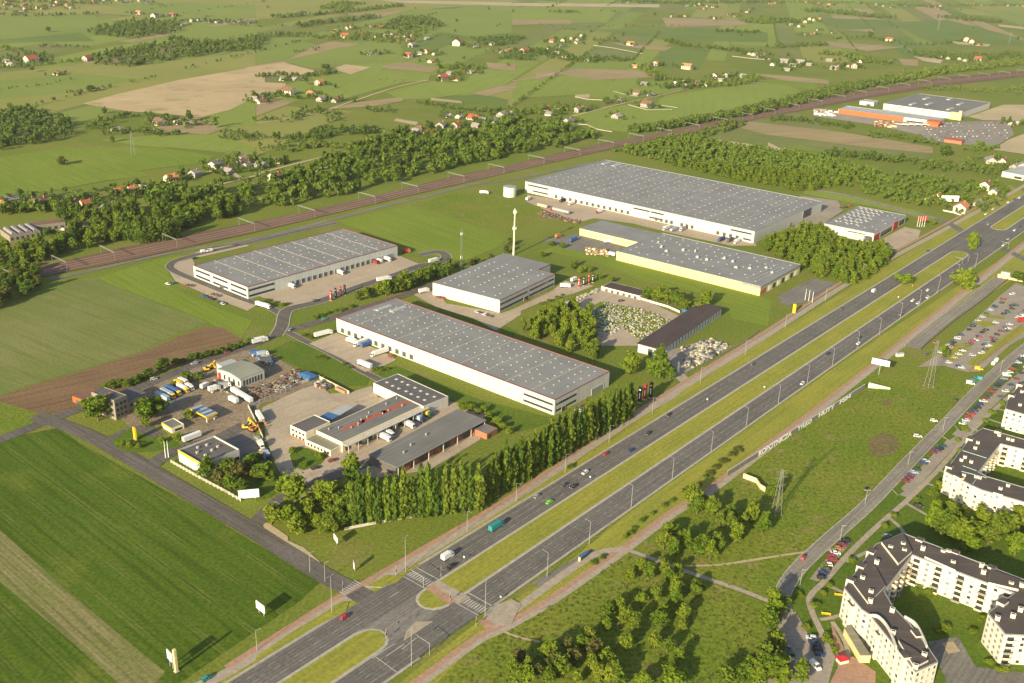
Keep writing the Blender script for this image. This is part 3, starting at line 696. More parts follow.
# retail showroom
Fb = Bld('showroom', 'white showroom with red panels on its glazed front, beside the far crossing', 'shop', (824,223.4), (874.3,233.5), (906.4,215.2), 9.5)
Fb.shell('wall_white', 'roof_park', trim='metal_grey', tw=.35)
rooflights(Fb, 7, 10, 2, 3, Fb.h-.35, .4, .05, size=.85, x0=Fb.w*.1, w=Fb.w*.9, y0=Fb.d*.35, d=Fb.d*.65)
rooflights(Fb, 3, 3, 3, 3, Fb.h-.35, 2, .2, size=.6, d=Fb.d*.4, rnd=9)
Fb.face('x', 1, Fb.w*.18, .3, 7, 'red_panel', 'red_sign', .15); Fb.face('x', Fb.w*.2, Fb.w*.56, 1, 6.5, 'shop_window', 'glass', .12, frame='metal_grey'); Fb.face('x', Fb.w*.6, Fb.w*.74, .3, 8.5, 'red_panel', 'red_sign', .5); Fb.face('x', Fb.w*.78, Fb.w*.97, 1, 7, 'shop_window', 'glass', .12, frame='metal_grey')
Fb.face('y', Fb.d*.03, Fb.d*.16, .3, 5.5, 'side_door', 'door_dark', .1, frame='metal_grey'); Fb.face('y', Fb.d*.17, Fb.d*.52, 6, 7, 'window_band', 'glass', .1)
mb = MB(); mb.box(-3, -.1, Fb.d*.17, Fb.d*.48, -.3, 5.2); Fb.part('annex', mb, 'wall_white')
# dark-roofed long building
Gb = Bld('workshop_building', 'long narrow dark-roofed building with a row of upright windows beside the stone yard', 'workshop', (633,347.4), (661,349.5), (732.6,310.8), 7)
Gb.d = 19; Gb.shell('wall_grey', 'roof_dark', par=.02)
mb = MB(); mb.prism([(-1.2,-1.0),(Gb.w+1.0,-1.0),(Gb.w+1.0,Gb.d*.55),(Gb.w-2,Gb.d+.8),(-1.2,Gb.d+.8)], Gb.h+.02, Gb.h+.55); Gb.part('roof_overhang', mb, 'roof_maroon')
for k in range(20):
    c = 2.5+(Gb.w-5)*(k+.5)/20; Gb.face('x', c-.8, c+.8, 1.3, 5.8, 'window', 'glass', .1, frame='wall_white')
Gb.face('y', Gb.d*.35, Gb.d*.55, 0, 5, 'gate', 'door_dark', .12)
# low maroon shed
Hb = Bld('shed', 'low narrow shed with a maroon roof along the top edge of the stone yard', 'shed', (603.5,285.5), (640,296), (646,290.5), 3.6)
Hb.shell('wall_cream', 'roof_maroon', par=.02)
for k in range(6): Hb.face('y', Hb.d*(.08+.15*k), Hb.d*(.15+.15*k), 0, 2.4, 'door', 'door_dark', .1)
# hypermarket and garden store
Ib = Bld('hypermarket', 'big grey-roofed hypermarket with a white wall and yellow entrance tower at the far right', 'shop', (881.7,104), (959,113.4), (996.7,103.3), 11)
Ib.shell('wall_white', 'roof_mid', trim='metal_grey', tw=.4)
for k, (a, c) in enumerate(((.2,.2),(.35,.55),(.62,.25),(.7,.75),(.2,.7),(.88,.5))): mb = MB(); mb.box(-14, 14, -3, 3, 0, 1.4); Ib.part('roof_hatch', mb, 'skylight').location = (Ib.w*a, Ib.d*c, Ib.h-.35)
mb = MB(); mb.box(-4, 5, -3, 14, -.3, 12); mb.box(-5, 0, -6, -1, -.3, 16); Ib.part('entrance_tower', mb, 'wall_yellow')
for c in (.45, .75): Ib.face('y', Ib.d*c, Ib.d*c+5, 5, 9, 'wall_sign', 'metal_grey', .15)
Jb = Bld('garden_store', 'long low store with an orange side wall and pale roof in front of the hypermarket', 'shop', (838,109), (938,121.5), (946,118), 8)
Jb.shell('wall_white', 'roof_pale', par=.3)
Jb.face('y', Jb.d*.33, Jb.d*.995, 0, 8.05, 'orange_cladding', 'wall_orange', .25); Jb.face('y', Jb.d*.06, Jb.d*.3, 1, 3.5, 'shop_window', 'glass', .1)
mb = MB(); mb.box(-12, 10, -4, 14, -.3, 7); mb.prism([(-14,-6),(12,-6),(12,16),(-14,16)], 7, 8.6); Jb.part('portico', mb, 'wall_orange')
for k in range(5):
    p = e(820,80,(650+55*k,365))[0]; c = at(*p)
    t = thing('trolley_shelter', 'white canopy in front of the long store, %s from the left' % nth(k), 'canopy', c, R(70), 'trolley canopies')
    mb = MB(); mb.box(-3, 3, -11, 11, 2.8, 3.2); mb.build('canopy_roof', 'sign_white', t)
    mb = MB(); [mb.box(i*2.5-.12, i*2.5+.12, j*9-.12, j*9+.12, 0, 2.8) for i in (-1, 1) for j in (-1, 0, 1)]; mb.build('canopy_post', 'galvanised', t)
k_ = Bld('carport', 'small red-roofed building at the edge of the hypermarket car park', 'building', (945,139), (962,141.5), (963,139), 5); k_.shell('wall_brick', 'tile_red', par=.02)
k_ = Bld('plant_room', 'small white block behind the long orange store', 'building', (861,100.5), (874,102.5), (876,100.5), 7); k_.shell('wall_white', 'roof_pale', par=.1)
k_.face('y', k_.d*.2, k_.d*.5, 0, 3, 'door', 'door_dark')
# water tank
c = at(509.7, 196); t = thing('water_tank', 'round pale water tank at the left end of the largest warehouse', 'tank', c)
mb = MB(); mb.tube((0,0,-.2), (0,0,11.5), 7.6, 7.6, 32); mb.build('tank_shell', 'wall_grey', t)
mb = MB(); mb.tube((0,0,11.52), (0,0,12.6), 7.9, .6, 32); mb.build('tank_roof', 'metal_grey', t)
mb = MB(); mb.bar((-7.7,-.4,0), (-7.7,-.4,12), .12); mb.bar((-7.7,.4,0), (-7.7,.4,12), .12); [mb.bar((-7.7,-.4,z), (-7.7,.4,z), .08) for z in range(1, 12)]; mb.build('ladder', 'metal_grey', t)
# ---- the older compound at lower left
T = Bld('office_tower', 'old grey stone tower-like office house with a flat dark roof beside the ploughed field', 'house', e(70,345,(215,355))[0], e(70,345,(350,440))[0], e(70,345,(408,388))[0], 14)
T.shell('wall_stone', 'roof_dark')
for z in (2, 5.6, 9.4):
    for k in range(3): T.face('x', T.w*(.1+.3*k), T.w*(.28+.3*k), z, z+1.8, 'window', 'glass', .06)
    for k in range(4): T.face('y', T.d*(.08+.23*k), T.d*(.2+.23*k), z, z+1.8, 'window', 'glass', .06)
mb = MB(); mb.box(T.w, T.w+15, .8, T.d*.7, -.3, 9.2); T.part('side_wing', mb, 'wall_stone')
mb = MB(); mb.box(T.w+.02, T.w+15.4, .5, T.d*.7+.3, 9.2, 9.6); T.part('wing_roof', mb, 'roof_dark')
for k in range(3): T.face('x', T.w+2+4.4*k, T.w+4.4+4.4*k, 4.5, 6.5, 'window', 'glass', .06, y0=.8); T.face('x', T.w+2+4.4*k, T.w+4.4+4.4*k, 1, 3, 'window', 'glass', .06, y0=.8)
mb = MB(); [mb.box(1+3*k, 2.2+3*k, T.d*.4, T.d*.4+1.2, 13.3, 15) for k in range(2)]; T.part('chimney', mb, 'wall_brick')
k_ = Bld('garage', 'small orange-walled garage behind the grey tower house', 'garage', e(70,345,(62,392))[0], e(70,345,(112,440))[0], e(70,345,(215,370))[0], 4.2); k_.shell('wall_orange', 'tile_brown', par=.05); k_.face('y', k_.d*.3, k_.d*.7, 0, 2.6, 'garage_door', 'door_dark')
Hl = Bld('hall', 'pale machine hall with a curved turquoise gable and grey-green roof in the machinery yard', 'hall', e(140,350,(615,150))[0], e(140,350,(800,235))[0], e(140,350,(985,165))[0], 6.5)
mb = MB(); n = 10
prof = [(Hl.d*k/n, 6.5+1.6*math.sin(math.pi*k/n)) for k in range(n+1)]
for x in (0, Hl.w): mb.face(([(x,0,-.3)]+[(x,y,z) for y, z in prof]+[(x,Hl.d,-.3)])[::(1 if x else -1)])
mb.face([(0,0,-.3),(Hl.w,0,-.3),(Hl.w,0,6.5),(0,0,6.5)]); mb.face([(0,Hl.d,-.3),(0,Hl.d,6.5),(Hl.w,Hl.d,6.5),(Hl.w,Hl.d,-.3)])
Hl.part('wall', mb, 'wall_white')
mb = MB()
for k in range(n):
    a, b = prof[k], prof[k+1]; mb.hexa([(-.4,a[0],a[1]+.02),(Hl.w+.4,a[0],a[1]+.02),(Hl.w+.4,b[0],b[1]+.02),(-.4,b[0],b[1]+.02)], [(-.4,a[0],a[1]+.25),(Hl.w+.4,a[0],a[1]+.25),(Hl.w+.4,b[0],b[1]+.25),(-.4,b[0],b[1]+.25)])
Hl.part('roof', mb, 'roof_green')
mb = MB()
for k in range(n):
    a, b = prof[k], prof[k+1]; mb.hexa([(-.5,a[0],a[1]-1),(-.05,a[0],a[1]-1),(-.05,b[0],b[1]-1),(-.5,b[0],b[1]-1)], [(-.5,a[0],a[1]-.02),(-.05,a[0],a[1]-.02),(-.05,b[0],b[1]-.02),(-.5,b[0],b[1]-.02)])
Hl.part('gable_trim', mb, 'turquoise')
for k in range(7): Hl.face('x', 1.5+(Hl.w-3)*(k+.2)/7, 1.5+(Hl.w-3)*(k+.75)/7, 1, 5, 'window', 'glass', .08)
for k in range(4): Hl.face('y', Hl.d*(.06+.2*k), Hl.d*(.13+.2*k), 1, 4.6, 'window', 'glass', .08)
Hl.face('y', Hl.d*.85, Hl.d*.97, 0, 4.5, 'door', 'red_sign', .1)
k_ = Bld('container', 'white flat-topped site container tucked behind the curved hall', 'container', e(140,350,(625,105))[0], e(140,350,(650,130))[0], e(140,350,(755,85))[0], 5); k_.shell('wall_white', 'skylight', par=.02)
Cn = Bld('canopy', 'filling canopy with blue and white roof and yellow fascia in the machinery yard', 'canopy', e(140,350,(408,460))[0], e(140,350,(525,530))[0], e(140,350,(605,492))[0], 5.2)
mb = MB(); mb.box(0, Cn.w, 0, Cn.d, 4.5, 5.1); Cn.part('canopy_roof', mb, 'roof_pale')
for k in range(3): mb = MB(); mb.box(.3, Cn.w-.3, Cn.d*(.12+.3*k), Cn.d*(.26+.3*k), 5.1, 5.16); Cn.part('roof_stripe', mb, 'blue_sheet')
mb = MB(); mb.box(-.15, Cn.w+.15, -.2, -.01, 4.2, 5.3); mb.box(-.2, -.01, 0, Cn.d, 4.2, 5.3); Cn.part('fascia', mb, 'yellow_paint')
for x, y in ((1.5,1.5),(Cn.w-1.5,1.5),(1.5,Cn.d-1.5),(Cn.w-1.5,Cn.d-1.5)): mb = MB(); mb.box(x-.4, x+.4, y-.4, y+.4, 0, 4.5); Cn.part('column', mb, 'wall_white')
k_ = Bld('kiosk', 'low flat kiosk with a cream wall and yellow fascia corner next to the filling canopy', 'kiosk', e(140,350,(178,572))[0], e(140,350,(252,622))[0], e(140,350,(345,585))[0], 3.6); k_.shell('wall_cream', 'roof_mid'); 
mb = MB(); mb.box(-.15, -.01, 0, k_.d, 2.4, 3.7); k_.part('fascia', mb, 'yellow_paint'); k_.face('x', 2, 7, .6, 2.2, 'window', 'glass', .06)
Kb = Bld('dealer_building', 'dark flat-roofed building with a yellow band on its white end wall', 'building', e(160,420,(140,237))[0], e(160,420,(342,350))[0], e(160,420,(632,232))[0], 8)
Kb.shell('wall_white', 'roof_dark', par=1.0)
mb = MB(); mb.box(-.2, -.01, -.1, Kb.d+.1, 6.5, 8.1); mb.box(0, Kb.w*.3, -.2, -.01, 6.5, 8.1); Kb.part('fascia', mb, 'yellow_paint')
for k in range(5): Kb.face('y', Kb.d*(.40+.055*k), Kb.d*(.435+.055*k), 5.0, 5.8, 'wall_letter', 'metal_grey', .12)
for k in range(5): Kb.face('x', 3+k*6, 6+k*6, 1.2, 3.6, 'window', 'glass', .06)
for a, c in ((.25,.6),(.55,.45),(.4,.8),(.62,.75),(.75,.5),(.3,.35)): mb = MB(); mb.box(-.6, .6, -.6, .6, 0, .9); mb.box(-.7, .7, -.7, .7, .9, 1.1); Kb.part('roof_vent', mb, 'concrete').location = (Kb.w*a, Kb.d*c, 7)
Lb = Bld('workshop', 'broad workshop with rusty red patches along its dark roof', 'workshop', (316.5,430), (342.3,442.4), (424.2,404), 7)
Lb.shell('wall_cream', 'roof_mid', par=.1)
mb = MB()
for a, y, w, l in ((.16,.45,3,18),(.36,.42,3.4,22),(.62,.4,3.6,22),(.94,.3,4,7)): mb.box(Lb.w*a, Lb.w*a+l, Lb.d*y, Lb.d*y+w, 6.9, 6.96)
Lb.part('red_roofing', mb, 'tile_red')
mb = MB(); mb.box(0, Lb.w, -4.5, -.02, 5.6, 5.9); Lb.part('side_canopy', mb, 'concrete')
for k in range(9): mb = MB(); mb.box(Lb.w*k/9+1, Lb.w*k/9+1.4, -4.3, -3.9, 0, 5.6); Lb.part('canopy_post', mb, 'concrete')
for k in range(8): Lb.face('x', Lb.w*(k+.25)/8, Lb.w*(k+.75)/8, .2, 4.4, 'gate', 'door_dark', .1)
rr = random.Random(8)
for k in range(12):
    mb = MB(); hh = rr.uniform(.8, 2); mb.tube((0,0,0), (0,0,hh), .35, .35, 8); mb.tube((0,0,hh), (0,0,hh+.35), .6, .2, 8); Lb.part('roof_vent', mb, 'galvanised').location = (Lb.w*(.08+.075*k), Lb.d*rr.uniform(.3,.8), 6.9)
k_ = Bld('office_block', 'cream two-storey office block at the left corner of the broad workshop', 'office', e(280,370,(85,435))[0], e(280,370,(205,495))[0], e(280,370,(395,408))[0], 7.6); k_.shell('wall_cream', 'roof_dark')
for z in (1, 4.2):
    for k in range(4): k_.face('y', k_.d*(.1+.22*k), k_.d*(.24+.22*k), z, z+1.6, 'window', 'glass', .06)
mb = MB(); mb.box(-.12, -.01, 0, k_.d, -.2, .9); k_.part('red_plinth', mb, 'wall_brick')
k_ = Bld('office_annex', 'low cream annex with an olive roof in front of the broad workshop', 'office', e(280,370,(203,548))[0], e(280,370,(402,640))[0], e(280,370,(492,592))[0], 4.6); k_.shell('wall_cream', 'roof_olive', par=.1)
for k in range(7): k_.face('y', k_.d*(.06+.13*k), k_.d*(.13+.13*k), 1.3, 3.2, 'window', 'glass', .06)
mb = MB(); mb.box(-.12, -.01, 0, k_.d, -.2, .7); k_.part('red_plinth', mb, 'wall_brick')
k_ = Bld('loading_canopy', 'white and blue loading canopy along the yard side of the broad workshop', 'canopy', e(280,370,(300,352))[0], e(280,370,(400,400))[0], e(280,370,(560,290))[0], 5.4)
k_.d = 7; mb = MB(); mb.box(k_.w*.38, k_.w, 0, 7, 5, 5.35); k_.part('canopy_roof', mb, 'skylight'); mb = MB(); mb.box(0, k_.w*.375, 0, 9, 5, 5.4); k_.part('tarpaulin_roof', mb, 'blue_sheet')
for k in range(5): mb = MB(); mb.box(k_.w*k/4.2, k_.w*k/4.2+.3, 6.4, 6.7, 0, 5); k_.part('canopy_post', mb, 'galvanised')
Mb = Bld('storage_hall', 'dark-roofed storage hall with white skylights adjoining the far end of the broad workshop', 'hall', e(360,370,(115,97))[0], e(360,370,(505,288))[0], e(360,370,(692,204))[0], 7.6)
Mb.shell('wall_white', 'roof_dark', par=.3); rooflights(Mb, 2, 7, 3, 3, 7.3, .5, 0, size=.8, alternate=False)
Nb = Bld('garage_block', 'long low garage block with open bays just behind the poplars', 'garage', (368.5,455.7), (396,467), (484.6,420.3), 6)
Nb.shell('wall_dark', 'roof_mid', par=.02)
mb = MB(); mb.box(-.5, Nb.w+.5, -2, Nb.d+.5, 6.02, 6.4); Nb.part('roof_overhang', mb, 'roof_mid')
for k in range(12): Nb.face('x', Nb.w*(k+.12)/12, Nb.w*(k+.88)/12, .1, 4, 'garage_door', 'wall_brick' if k % 3 else 'door_dark', .1); 
for k in range(7): mb = MB(); mb.box(Nb.w*k/6.1, Nb.w*k/6.1+.5, -1.9, -1.4, 0, 6); Nb.part('column', mb, 'concrete')
for x, y in ((.3,.5),(.5,.6),(.18,.35)): mb = MB(); mb.tube((0,0,0), (0,0,1.2), .5, .5, 8); mb.tube((0,0,1.2), (0,0,1.5), .8, .3, 8); Nb.part('roof_vent', mb, 'galvanised').location = (Nb.w*x, Nb.d*y, 6.4)
k_ = Bld('lean_to', 'small lean-to shed with a brown roof at the far end of the garage block', 'shed', (470,427), (487,434), (497,428), 4); k_.shell('wall_brick', 'roof_mid', par=.02); k_.face('x', 1, 4, 0, 2.6, 'door', 'door_dark')
k_ = Bld('gatehouse', 'tiny white gatehouse with a dark flat roof at the compound entrance', 'gatehouse', e(240,430,(202,605))[0], e(240,430,(268,640))[0], e(240,430,(345,600))[0], 3.6); k_.shell('wall_white', 'roof_dark', par=.02); k_.face('y', k_.d*.3, k_.d*.7, .9, 2.3, 'window', 'glass', .06); k_.face('x', k_.w*.6, k_.w*.8, 0, 2.3, 'door', 'door_dark', .06)
# old factory at the far left
for nm, lb, l, f, r, h, rm in (('factory_shed', 'long brown-roofed shed of the old works at the left edge', e(0,200,(180,185))[0], e(0,200,(215,210))[0], e(0,200,(520,178))[0], 7, 'tile_brown'),
        ('factory_shed', 'low dark shed of the old works with a line of four pale slanted rooflights', e(0,200,(-40,238))[0], e(0,200,(75,285))[0], e(0,200,(330,255))[0], 6, 'tile_brown')):
    k_ = Bld(nm, lb, 'factory', l, f, r, h); k_.shell('wall_stone', rm, par=.02)
    for k in range(6): k_.face('x', k_.w*(k+.2)/6, k_.w*(k+.7)/6, 1, 4, 'window', 'glass', .06)
for k in range(4): mb = MB(); x = k_.w*(.08+.24*k); mb.hexa([(x,2,6),(x+6,2,6),(x+6,k_.d-2,6),(x,k_.d-2,6)], [(x+1,2,8.4),(x+3,2,8.4),(x+3,k_.d-2,8.4),(x+1,k_.d-2,8.4)]); k_.part('sawtooth_rooflight', mb, 'tile_grey')
# ---- flats
def unit_window(gm):
    mb = MB(); mb.box(-.75, .75, -.06, .05, 0, 1.5, 0); mb.box(-.85, -.75, -.1, .05, -.08, 1.58, 1); mb.box(.75, .85, -.1, .05, -.08, 1.58, 1); mb.box(-.75, .75, -.1, .05, 1.5, 1.6, 1); mb.box(-.9, .9, -.2, .05, -.1, 0, 1)
    return mb.mesh('flat_window', [gm, 'wall_flats'])
M_WIN = [unit_window(m) for m in ('flat_glass', 'glass', 'curtain', 'flat_glass')]
def unit_balcony(mat):
    mb = MB(); mb.box(-1.9, 1.9, -1.5, 0, -.15, 0, 1); mb.box(-1.9, 1.9, -1.5, -1.42, 0, 1.0, 0); mb.box(-1.9, -1.82, -1.42, 0, 0, 1.0, 0); mb.box(1.82, 1.9, -1.42, 0, 0, 1.0, 0); mb.box(-1.5, 1.5, -.05, .04, 0, 2.1, 2)
    return mb.mesh('balcony', [mat, 'concrete', 'glass'])
M_BAL = [unit_balcony(m) for m in ('wall_cream', 'concrete_warm', 'wall_stone', 'concrete')]
def flats(label, px, h, floors, wall, bal_edges=(), win_skip=(), base_px=None):
    P = [at(u, v, h) for u, v in px]
    area = sum(P[i].x*P[(i+1) % len(P)].y-P[(i+1) % len(P)].x*P[i].y for i in range(len(P)))
    idx = list(range(len(P)))
    if area < 0: P = P[::-1]; idx = idx[::-1]
    o = P[0]; t = thing('apartment_block', label, 'apartment block', (o.x, o.y, 0)); Q = [(p.x-o.x, p.y-o.y) for p in P]
    mb = MB(); mb.prism(Q, -.3, h-.25); mb.build('wall', wall, t)
    cx, cy = sum(p[0] for p in Q)/len(Q), sum(p[1] for p in Q)/len(Q)
    mb = MB(); mb.prism(Q, h-.24, h, 0, 0); mb.build('roof', 'roof_flats', t)
    mb = MB(); wins, bals = [], []; fh = (h-.6)/floors; n = len(Q)
    for k in range(n):
        a, b = Vector((*Q[k], 0)), Vector((*Q[(k+1) % n], 0)); d = b-a; ln = d.length
        if ln < 2: continue
        d /= ln; nrm = Vector((d.y, -d.x, 0)); rz = math.atan2(d.y, d.x)
        c = [a+nrm*.06, b+nrm*.06, b-nrm*.3, a-nrm*.3]
        mb.hexa([(p.x, p.y, h+.01) for p in c], [(p.x, p.y, h+.38) for p in c])
        src = {idx[k], idx[(k+1) % n]}
        is_bal = any(src == set(x) for x in bal_edges)
        m = int(ln/(5.2 if is_bal else 3.4))
        for i in range(m):
            s = a+d*(ln*(i+.5)/m)
            for fl in range(floors):
                z = .9+fl*fh
                if is_bal and i % 2 == 0: bals.append((s+Vector((0,0,z-.6)), rz, (i//2+fl) % 4, fl))
                else: wins.append((s+Vector((0,0,z+.1)), rz))
    mb.build('parapet', 'metal_grey', t)
    br = random.Random(n)
    for k in range(n):                                       # stair bays standing proud of the long walls, some rising above the roof
        a, b = Vector((*Q[k], 0)), Vector((*Q[(k+1) % n], 0)); d = b-a; ln = d.length
        if ln < 16 or any({idx[k], idx[(k+1) % n]} == set(x) for x in bal_edges): continue
        d /= ln; nrm = Vector((d.y, -d.x, 0)); m = max(1, int(ln/15))
        for i in range(m):
            c = a+d*(ln*(i+.5)/m); w = br.choice((1.7, 2.4)); top = h+br.choice((-2.6, .9, 1.4)); bb = MB()
            q4 = [c-d*w+nrm*1.3, c+d*w+nrm*1.3, c+d*w-nrm*(.05 if top < h else 2.2), c-d*w-nrm*(.05 if top < h else 2.2)]
            bb.prism([(p.x, p.y) for p in q4], -.3, top, 0, 1); bb.build('stair_bay', [wall, 'roof_flats'], t)
            for fl in range(floors):
                p = c+nrm*1.36+Vector((0, 0, 2.4+fl*fh)); 
                if p.z < top-1.8: link('bay_window', M_WIN[fl % 4], t, p, math.atan2(d.y, d.x))
    cam = Vector((0,0,HGT))
    wins.sort(key=lambda w: ((w[0]+o)-cam).length - 400*max(0, Vector((math.sin(w[1]), -math.cos(w[1]), 0)).dot((cam-w[0]-o).normalized())))
    wr = random.Random(len(wins))
    for p, rz in wins[:100]: link('window', wr.choice(M_WIN), t, p, rz)
    if len(wins) > 100:
        mb = MB()
        for p, rz in wins[100:]:
            d = Vector((math.cos(rz), math.sin(rz), 0)); nn = Vector((d.y, -d.x, 0))*.06; u = Vector((0,0,1.5))
            mb.face([p-d*.75+nn, p+d*.75+nn, p+d*.75+nn+u, p-d*.75+nn+u])
        stuff(mb.build('window', 'flat_glass', t))
    bals.sort(key=lambda w: ((w[0]+o)-cam).length)
    for p, rz, m, fl in bals[:100]: link('balcony', M_BAL[m], t, p, rz)
    return t, o
def chimneys(t, o, h, pts, sx=1.0, sy=.75, hh=1.9):
    for u, v in pts:
        p = at(u, v, h+hh/2)-o; p.z = h
        mb = MB(); mb.box(-sx, sx, -sy, sy, 0, hh, 0); mb.box(-sx-.12, sx+.12, -sy-.12, sy+.12, hh, hh+.2, 0); mb.box(-sx+.3, sx-.3, -sy+.3, sy-.3, hh+.2, hh+.24, 1)
        x = mb.build('chimney', ['wall_cream', 'door_dark'], t, p); x.rotation_euler.z = R(-25)
O1, o1 = flats('white block of flats with brown roofs folded round a shaded courtyard, at the bottom right', q(3,3,(540,85),(1130,312),(1150,500),(950,490),(880,405),(985,325),(577,172),(465,318),(500,380),(560,440),(640,540),(680,600),(590,640),(405,410),(375,390),(305,305),(430,130)), 16, 5, 'wall_flats', ((5,6),(6,7),(3,2)))
chimneys(O1, o1, 16, q(3,3,(490,143),(540,130),(545,155),(435,200),(378,265),(412,320),(410,355),(497,392),(620,145),(700,160),(722,160),(740,203),(855,213),(862,240),(972,288),(1015,292),(918,425),(980,415),(1010,390),(500,483),(625,572),(590,618)))
mb = MB()
for k in range(8):
    a = math.pi*.5*k/7; b = math.pi*.5*(k+1)/7
base = at(*q(3,3,(560,425))[0], 16)-o1
for pts in (((400,420),(440,425),(480,470),(512,548)), ((545,425),(590,455),(620,510),(634,545))):
    ln = smooth_line([at(*x, 16)-o1 for x in q(3,3,*pts)]); a, b = offset_line(ln, .25), offset_line(ln, -.25)
    for k in range(len(ln)-1): mb.hexa([(p.x,p.y,15.2) for p in (a[k], a[k+1], b[k+1], b[k])], [(p.x,p.y,17.6) for p in (a[k], a[k+1], b[k+1], b[k])])
mb.build('curved_parapet', 'wall_white', O1)
for pts, hh in ((((452,128),(540,95),(575,165),(520,215)), 17.4), (((340,290),(425,215),(470,300),(400,370)), 16.9), (((640,140),(760,182),(748,240),(625,185)), 17.2), (((890,235),(1010,280),(1000,318),(880,290)), 17.3), (((520,520),(590,560),(640,600),(585,628)), 17.1)):
    mb = MB(); mb.prism([tuple((at(*x, 16)-o1)[:2]) for x in q(3,3,*pts)], 16.02, hh, 0, 1); mb.build('roof_step', ['wall_flats', 'roof_flats'], O1)
mb = MB(); pts = [at(*x, 4)-o1 for x in q(3,3,(305,465),(330,455),(375,520),(412,575),(370,575))]; mb.prism(pts, -.3, 4); mb.build('shop_wing', ['wall_yellow'], O1)
mb = MB(); mb.prism(pts, 4.02, 4.3); mb.build('shop_roof', 'roof_olive', O1)
O2, o2 = flats('cream block of flats with green roof flashings at the middle right edge', e(896,425,(690,25),(1180,160),(1180,235),(830,150),(655,375),(720,410),(1180,545),(1180,660),(690,520),(600,480),(390,370),(610,75)), 14, 4, 'wall_cream', ((2,3),(3,4)))
chimneys(O2, o2, 14, e(896,425,(650,140),(630,182),(548,255),(520,278),(598,292),(540,400),(635,410),(665,418),(890,480),(830,505),(820,80),(890,110),(925,120)), .9, .7, 1.2)
mb = MB()
for a, b in (((530,205),(720,265)), ((530,325),(640,365)), ((520,370),(720,420)), ((610,470),(660,400))):
    p, r = at(*e(896,425,a)[0], 14)-o2, at(*e(896,425,b)[0], 14)-o2; mb.bar((p.x,p.y,14.2), (r.x,r.y,14.2), .32, .3)
mb.build('roof_flashing', 'turquoise', O2)
O3, o3 = flats('cream block of flats with a maroon roof at the right edge above the other flats', e(896,340,(885,482),(1010,318),(1180,360),(1180,620),(1020,592),(868,548)), 14, 4, 'wall_cream')
chimneys(O3, o3, 14, e(896,340,(1000,410),(985,515)), .9, .7, 1.2)
# ---- houses
ROOFS = {'r': ('tile_red', 'red'), 'o': ('tile_orange', 'orange'), 'b': ('tile_brown', 'brown'), 'g': ('tile_grey', 'grey'), 'p': ('tile_pale', 'pale')}
WALLS = {'w': ('house_white', 'white'), 'c': ('wall_cream', 'cream'), 's': ('wall_stone', 'stone')}
HOUSE = {}
def house_meshes(rc, wc, fl):
    k = (rc, wc, fl)
    if k in HOUSE: return HOUSE[k]
    h = (3.2, 5.6)[fl]; w, d, g = 5.2, 7.0, h+3.4
    a = MB()
    for y, sg in ((-d, 1), (d, -1)): a.face([(-w,y,-.2),(w,y,-.2),(w,y,h),(0,y,g-.15),(-w,y,h)][::sg])
    a.face([(w,-d,-.2),(w,d,-.2),(w,d,h),(w,-d,h)]); a.face([(-w,d,-.2),(-w,-d,-.2),(-w,-d,h),(-w,d,h)])
    b = MB()
    for sg in (-1, 1):
        lo = [(sg*(w+.6),-d-.5,h-.4),(sg*(w+.6),d+.5,h-.4),(0,d+.5,g),(0,-d-.5,g)]
        b.hexa([Vector(p)-Vector((0,0,.2)) for p in lo], lo)
    c = MB(); c.box(1.2, 2.2, 2, 3, g-2, g+.9)
    v = MB()
    for z in ((1,), (1, 3.6))[fl]:
        for y in (-4.4, -1.2, 2, 5):
            for sg in (-1, 1): v.box(sg*w-.06, sg*w+.06, y-.7, y+.7, z, z+1.3)
        for x in (-2.6, 2.6):
            for sg in (-1, 1): v.box(x-.7, x+.7, sg*d-.06, sg*d+.06, z, z+1.3)
    dr = MB(); dr.box(-.6, .6, -d-.1, -d+.05, 0, 2.2)
    HOUSE[k] = [(n, m.mesh(n, mt)) for n, m, mt in (('wall', a, WALLS[wc][0]), ('roof', b, ROOFS[rc][0]), ('chimney', c, 'wall_brick'), ('window', v, 'glass'), ('door', dr, 'door_dark'))]
    return HOUSE[k]
GARDENS = []
def village(place, spec):
    """spec: 'u,v,code' ... code = roof, wall, storeys-1, size in tenths"""
    rows = []
    for s in spec.split():
        u, v, c = s.split(','); rows.append((float(u), float(v), c))
    rows.sort(); seen = {}
    tot = {}
    for u, v, c in rows: tot[c[0]] = tot.get(c[0], 0)+1
    gr = random.Random(len(rows)); gp = []
    for u, v, c in rows:
        rc, wc, fl = c[0], c[1], int(c[2]); sz = int(c[3:] or 10)/10
        i = seen.get(rc, 0); seen[rc] = i+1
        lab = 'only %s-roofed house %s' % (ROOFS[rc][1], place) if tot[rc] == 1 else '%s %s-roofed house from the left %s' % (nth(i), ROOFS[rc][1], place)
        rr = random.Random(int(u*7+v*13))
        p = at(u, v); t = thing('house', lab, 'house', p, R(rr.choice((-30, 55, -35, 60, -20))+rr.uniform(-8, 8)), 'houses '+place, (sz, sz*rr.uniform(.85, 1.15), sz))
        far = p.length > 1900
        for n, me in house_meshes(rc, wc, fl):
            if far and n in ('door', 'chimney'): continue
            link(n, me, t)
        for _ in range(7):
            a = gr.uniform(0, 6.3); k = gr.uniform(9, 26); gp.append(p+Vector((k*math.cos(a), k*math.sin(a), 0)))
    GARDENS.append((place, gp))
def vq(c, r, spec):
    out = []
    for s in spec.split():
        x, y, k = s.split(','); u, v = q(c, r, (float(x), float(y)))[0]; out.append('%.1f,%.1f,%s' % (u, v, k))
    return ' '.join(out)
